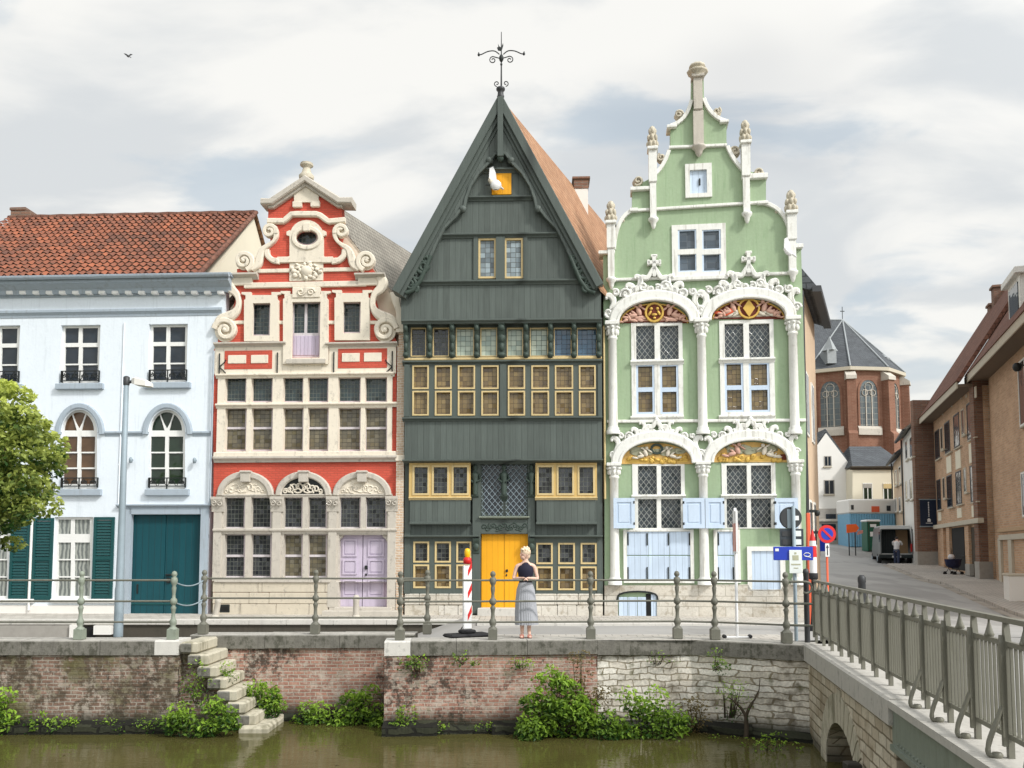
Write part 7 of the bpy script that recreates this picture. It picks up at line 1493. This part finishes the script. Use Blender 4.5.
# site cabin, toilet, signs
cY = 66; zc_ = hill(0, cY); a, b = P(850, 540, cY), P(896, 540, cY); cb = empty('site_cabin', ((a.x+b.x)/2, cY, zc_), 'blue corrugated site cabin with white roof at the end of the street', 'site cabin'); w_ = b.x-a.x; zt_ = P(870, 513.5, cY).z-zc_; zw = P(870, 499, cY).z-zc_; m = MB(); n = 36
m.loft([[(-w_/2+w_*i/n, -(.05 if i % 2 else 0), z) for i in range(n+1)]+[(w_/2, 2.4, z), (-w_/2, 2.4, z)] for z in (.05, zt_)]); m.build('cabin', 'cabin_blue', cb); m = MB(); m.box(-w_/2-.05, w_/2+.05, -.12, 2.45, zt_, zw, .1); m.build('roof_unit', 'white_render', cb); m = MB(); m.box(-.1, .5, -.16, -.1, zt_+.1, zt_+.55); m.build('red_patch', 'orange_red', cb); m = MB(); m.box(-w_/2+.1, -w_/2+.3, -.15, -.1, zt_+.3, zt_+.65); m.box(w_/2-.7, w_/2-.4, -.15, -.1, zt_+.2, zt_+.6); m.build('vent', 'gutter', cb)
tY = 63; a, b = P(864.5, 540, tY), P(877.5, 540, tY); zt0 = hill(0, tY); to = empty('portable_toilet', ((a.x+b.x)/2, tY, zt0), 'green portable toilet with white roof in front of the blue cabin', 'toilet'); w_ = (b.x-a.x)/2; h_ = P(870, 522, tY).z-zt0
MB().box(-w_, w_, -.5, .5, 0, h_, .03).build('cabin', 'toilet_green', to); m = MB(); m.box(-w_-.05, w_+.05, -.55, .55, h_, h_+.16, .07); m.build('roof', 'white_gloss', to); MB().box(-w_*.55, w_*.5, -.53, -.5, h_*.50, h_*.66).build('label_plate', 'white_gloss', to); MB().box(-w_*.5, w_*.4, -.53, -.5, h_*.82, h_*.92).build('label_plate', 'white_gloss', to); m = MB(); m.plate(rect(-w_*.8, w_*.8, .06, h_*.97), [rect(-w_*.74, w_*.74, .1, h_*.94)], -.52, -.49); m.build('door_frame', 'bark', to)
oY = 60; q_ = P(852.5, 545, oY); og = empty('road_works_sign', (q_.x, oY, hill(0, oY)), 'bright orange road works direction sign on dark posts', 'sign'); z_ = lambda py: P(852, py, oY).z-hill(0, oY); k_ = oY/F_PX
m = MB(); m.plate([(-5.5*k_, z_(533)), (4*k_, z_(532)), (7*k_, z_(528)), (4*k_, z_(524)), (-5.5*k_, z_(524.5))], (), -.03, .03, True); m.build('board', 'orange_sign', og); m = MB()
for s_ in (-1, 1): m.tube([(s_*.22, 0.04, 0), (s_*.22, .04, z_(525))], .04, 6)
m.build('posts', 'gutter', og); m = MB(); m.plate([(5*k_, z_(535)), (11*k_, z_(533)), (11*k_, z_(530)), (6*k_, z_(531))], (), .02, .05, True); m.build('pink_arrow', 'pink_shoe', og)
q_ = P(836, 540, 60); bn_ = empty('blue_bin', (q_.x-.9, 60, hill(0, 60)), 'blue board propped at the kerb left of the orange sign', 'board'); m = MB(); m.box(-.32, .32, -.03, .03, .3, 1.55, .02); m.build('panel', 'signal_blue', bn_); m = MB(); m.box(-.28, -.22, -.02, .02, 0, .3); m.box(.22, .28, -.02, .02, 0, .3); m.build('leg', 'gutter', bn_); bn_.name = 'blue_board'
# church
KY = 112; kx = P(839, 400, KY+7.7).x; ch = empty('church', (kx, KY+7.7, 0), 'tall brick church apse with slate roof and traceried windows', 'church'); Rr = 8.1; zE = P(840, 367, KY).z; zA = P(845, 318, KY+7.7).z; a0 = R(-47); st_ = R(36)
ang = [a0+i*st_ for i in range(-2, 5)]; vv = [(Rr*sin(a), -Rr*cos(a)) for a in ang]; m = MB(); ring = vv+[(vv[-1][0], 26), (vv[0][0], 26)]; m.loft([[(x, y, z) for x, y in ring] for z in (1.0, zE)]); m.box(-22, vv[2][0], vv[2][1]+.02, vv[2][1]+9, 1.0, zE); m.build('wall', 'church_brick', ch)
m = MB(); ro_ = [(x*1.06, y*1.06 if y < 8 else y, zE-.1) for x, y in ring]; ap_ = (1.2, 1.0, zA); le = (-22, ro_[2][1], zE-.1); m.add(ro_+[ap_, (1.2, 26, zA), le, (-22, 1.0, zA)], [(i, i+1, 9) for i in range(2, 6)]+[(6, 7, 10, 9), (11, 2, 9, 12)]); rf = m.build('roof', 'slate', ch)
m = MB(); m.loft([[(x*1.07, y*1.07, z) for x, y in ring] for z in (zE-.5, zE-.05)]); m.build('cornice', 'panel_stone', ch); m = MB()
m.tube([ap_, (-22, 1.0, zA)], .14, 5)
for (x, y, z) in ro_[2:6]: m.tube([(x, y, z+.1), (ap_[0], ap_[1], ap_[2])], .12, 5)
m.build('ridge_lead', 'lead_sheet', rf); m = MB(); m.tube([ap_, (ap_[0], ap_[1], zA+1.9)], .05, 5); m.box(ap_[0]-.3, ap_[0]+.3, ap_[1]-.04, ap_[1]+.04, zA+1.2, zA+1.3); m.build('spire_cross', 'iron', rf)
dx, dy = 838, 360; q_ = P(831.5, 362, KY+1); m = MB(); lx, lz = q_.x-kx, q_.z; m.box(lx-.6, lx+.6, -6.9, -4, lz-.2, lz+1.7); m.lathe([(1.1, 0), (.9, .3), (0, 2.0)], lx, -6.2, lz+1.6, 4, False); m.build('dormer', 'lead_sheet', rf); m = MB(); m.box(4.6, 6.0, -3.0, -1, zE+.3, zE+2.3); m.lathe([(1.2, 0), (0, .9)], 5.3, -2.2, zE+2.3, 4, False); m.build('side_dormer', 'lead_sheet', rf)
for i in range(6):
    (xa, ya), (xb, yb2) = vv[i], vv[i+1]; mx_, my_ = (xa+xb)/2, (ya+yb2)/2; L = math.hypot(xb-xa, yb2-ya); tx, ty_ = (xb-xa)/L, (yb2-ya)/L; nx2, ny2 = ty_, -tx; W = lambda u, z, o: (mx_+tx*u+nx2*o, my_+ty_*u+ny2*o, z); zb_, zs_, ww = zE-13.2*.62, zE-3.4, 1.25
    zb_ = P(840, 426, KY).z; zt_ = P(840, 380, KY).z; zs_ = zt_-1.9; o = [(-ww, zb_), (ww, zb_), (ww, zs_)]+[(ww-2*ww*(1-cos(t))*.5*2 if False else ww*cos(t)**.8, zs_+(zt_-zs_)*sin(t)) for t in [pi/2*k/6 for k in range(1, 7)]]+[(-ww*cos(t)**.8, zs_+(zt_-zs_)*sin(t)) for t in [pi/2*k/6 for k in range(5, -1, -1)]]
    m = MB(); n = len(o); m.add([W(u, z, .06) for u, z in o], [tuple(range(n))]); f = m.build('window', 'church_glass', ch); m = MB(); ctr = lambda g: [(u*g, zb_+(z-zb_)*(1+(g-1)*.15)) for u, z in o]; A_ = ctr(1.22); m.add([W(u, z, .12) for u, z in A_]+[W(u, z, .12) for u, z in o]+[W(u, z, -.1) for u, z in o], [(k, (k+1) % n, n+(k+1) % n, n+k) for k in range(n)]+[(n+k, n+(k+1) % n, 2*n+(k+1) % n, 2*n+k) for k in range(n)])
    m.build('window_arch', 'church_brick', f); m = MB()
    for u in (-ww/3, ww/3): m.loft([[W(u-.06, z, .06), W(u+.06, z, .06), W(u+.06, z, .16), W(u-.06, z, .16)] for z in (zb_, zs_+.6)])
    for cx_, cz_, r_ in ((0, zs_+1.0, .55), (-.55, zs_+.2, .4), (.55, zs_+.2, .4)): m.tube([W(cx_+r_*cos(2*pi*k/10), cz_+r_*sin(2*pi*k/10), .12) for k in range(11)], .06, 4)
    m.build('tracery', 'grey_stone', f); m = MB(); m.loft([[W(-ww*1.3, z, -.05), W(ww*1.3, z, -.05), W(ww*1.3, z, o_), W(-ww*1.3, z, o_)] for z, o_ in ((zb_-1.2, .35), (zb_-.4, .35), (zb_, .1))]); m.build('window_sill', 'grey_stone', f)
for i in range(7):
    x, y = vv[i]; r_ = math.hypot(x, y); ux, uy = x/r_, y/r_; px_, py_ = -uy, ux; m = MB(); B_ = lambda w, o, z: (x+ux*o+px_*w, y+uy*o+py_*w, z); m.loft([[B_(-.55, -.3, z), B_(.55, -.3, z), B_(.55, o, z), B_(-.55, o, z)] for z, o in ((1, 1.5), (zE-9, 1.5), (zE-8.6, 1.0), (zE-1.8, .9))]); bt = m.build('buttress', 'church_brick', ch); m = MB(); m.loft([[B_(-.65, -.3, z), B_(.65, -.3, z), B_(.65, o, z), B_(-.65, o, z)] for z, o in ((zE-1.8, 1.1), (zE-1.3, 1.05), (zE-.6, .1))]); m.build('cap', 'grey_stone', bt)
# street kerb and gutter line, far pavement
m = MB(); ys = [24+j*2.2 for j in range(14)]; xin = lambda Y: 13.1+.30*(Y-24)+.012*max(0, Y-36)*0
vs = []; fs = []
for Y in ys:
    xw = (16.37+.345*(Y-23.2) if Y < 39 else 21.5+.32*(Y-39.3)); xi = xw-2.3-.02*(Y-24); z = hill(0, Y) if Y > 25.5 else -.3
    vs += [(xi, Y, z-.02), (xi, Y, z+.10), (xi+.18, Y, z+.105), (xw+.6, Y, z+.12)]
n = len(ys)
m.add(vs, [(4*j+k, 4*j+k+1, 4*j+5+k, 4*j+4+k) for j in range(n-1) for k in range(3)]); m.build('footpath', 'street_setts', None, 'structure')
m = MB(); m.add([v for Y in ys for v in ((lambda xw, z: ((xw-2.62-.02*(Y-24), Y, z+.006), (xw-2.32-.02*(Y-24), Y, z+.006)))(16.37+.345*(Y-23.2) if Y < 39 else 21.5+.32*(Y-39.3), hill(0, Y) if Y > 25.5 else -.3))], [(2*j, 2*j+1, 2*j+3, 2*j+2) for j in range(n-1)]); m.build('gutter_channel', 'setts', None, 'structure')
# ------------------------------------------------------------------ light
SUN = Vector((.80, -.62, .86)).normalized(); elev = math.asin(SUN.z); azim = math.atan2(SUN.x, SUN.y)
W = bpy.data.worlds.new('World'); S.world = W; W.use_nodes = True; t = W.node_tree; t.nodes.clear(); N = t.nodes.new; LK = t.links.new
out = N('ShaderNodeOutputWorld'); bg = N('ShaderNodeBackground'); LK(bg.outputs[0], out.inputs[0]); bg.inputs[1].default_value = .10
sky = N('ShaderNodeTexSky'); sky.sky_type = 'NISHITA'; sky.sun_disc = False; sky.sun_elevation = elev; sky.sun_rotation = azim; sky.dust_density = 2; sky.altitude = 10
tc = N('ShaderNodeTexCoord'); sp = N('ShaderNodeSeparateXYZ'); LK(tc.outputs['Generated'], sp.inputs[0])
def mth(op, a, b=None):
    nd = N('ShaderNodeMath'); nd.operation = op
    for i, v in enumerate((a, b)):
        if v is None: continue
        if isinstance(v, (int, float)): nd.inputs[i].default_value = v
        else: LK(v, nd.inputs[i])
    return nd.outputs[0]
zz = mth('ADD', mth('MAXIMUM', sp.outputs[2], 0), .22); cx = mth('DIVIDE', sp.outputs[0], zz); cy = mth('DIVIDE', sp.outputs[1], zz); cmb = N('ShaderNodeCombineXYZ'); LK(cx, cmb.inputs[0]); LK(cy, cmb.inputs[1])
def nz(scale, detail, off, dist=.6):
    mp = N('ShaderNodeMapping'); LK(cmb.outputs[0], mp.inputs[0]); mp.inputs['Location'].default_value = (off, off*.6, 0); mp.inputs['Rotation'].default_value = (0, 0, .5); mp.inputs['Scale'].default_value = (1, 1.5, 1)
    nd = N('ShaderNodeTexNoise'); LK(mp.outputs[0], nd.inputs['Vector']); nd.inputs['Scale'].default_value = scale; nd.inputs['Detail'].default_value = detail; nd.inputs['Roughness'].default_value = .5; nd.inputs['Distortion'].default_value = dist; return nd.outputs[0]
def mr(v, a, b):
    nd = N('ShaderNodeMapRange'); nd.interpolation_type = 'SMOOTHSTEP'; LK(v, nd.inputs[0]); nd.inputs[1].default_value = a; nd.inputs[2].default_value = b; return nd.outputs[0]
def mixc(f, a, b):
    nd = N('ShaderNodeMix'); nd.data_type = 'RGBA'
    if isinstance(f, float): nd.inputs[0].default_value = f
    else: LK(f, nd.inputs[0])
    for s_, v in ((6, a), (7, b)):
        if isinstance(v, tuple): nd.inputs[s_].default_value = (*v, 1)
        else: LK(v, nd.inputs[s_])
    return nd.outputs[2]
c1, c2, c3 = nz(1.5, 7, 3.7, .4), nz(2.3, 7, 8.2, .35), nz(.8, 4, 12.4, .2)
CW, CG, CB = (9.5, 9.45, 9.15), (7.1, 7.4, 7.6), (5.7, 6.55, 7.3)
cl = mixc(mr(c1, .42, .56), CG, CW); cl = mixc(mth('MULTIPLY', mr(c2, .52, .64), .8), cl, CB)
low = mr(sp.outputs[2], .30, .02); cl = mixc(mth('MULTIPLY', low, .6), cl, (8.9, 9.1, 8.5))
gap = mth('MULTIPLY', mr(c3, .60, .75), .18); cl = mixc(gap, cl, sky.outputs[0])
dt = N('ShaderNodeVectorMath'); dt.operation = 'DOT_PRODUCT'; LK(tc.outputs['Generated'], dt.inputs[0]); dt.inputs[1].default_value = SUN
gl = mth('ADD', 1.0, mth('MULTIPLY', mth('POWER', mth('MAXIMUM', dt.outputs['Value'], 0), 2.3), 1.75)); vm = N('ShaderNodeVectorMath'); vm.operation = 'SCALE'; LK(cl, vm.inputs[0]); LK(gl, vm.inputs[3]); LK(vm.outputs[0], bg.inputs[0])
sl = bpy.data.lights.new('sun', 'SUN'); so = bpy.data.objects.new('sun', sl); COL.objects.link(so); sl.energy = 2.9; sl.angle = R(7); sl.color = (1, .97, .92)
so.rotation_euler = SUN.to_track_quat('Z', 'Y').to_euler(); so.location = (20, -20, 40)
S.view_settings.view_transform = 'Standard'; S.view_settings.look = 'None'; S.view_settings.exposure = 0; S.view_settings.gamma = 1
S.render.engine = 'CYCLES'; S.cycles.max_bounces = 6; S.cycles.diffuse_bounces = 3; S.cycles.glossy_bounces = 3; S.cycles.transparent_max_bounces = 4; S.cycles.use_denoising = True
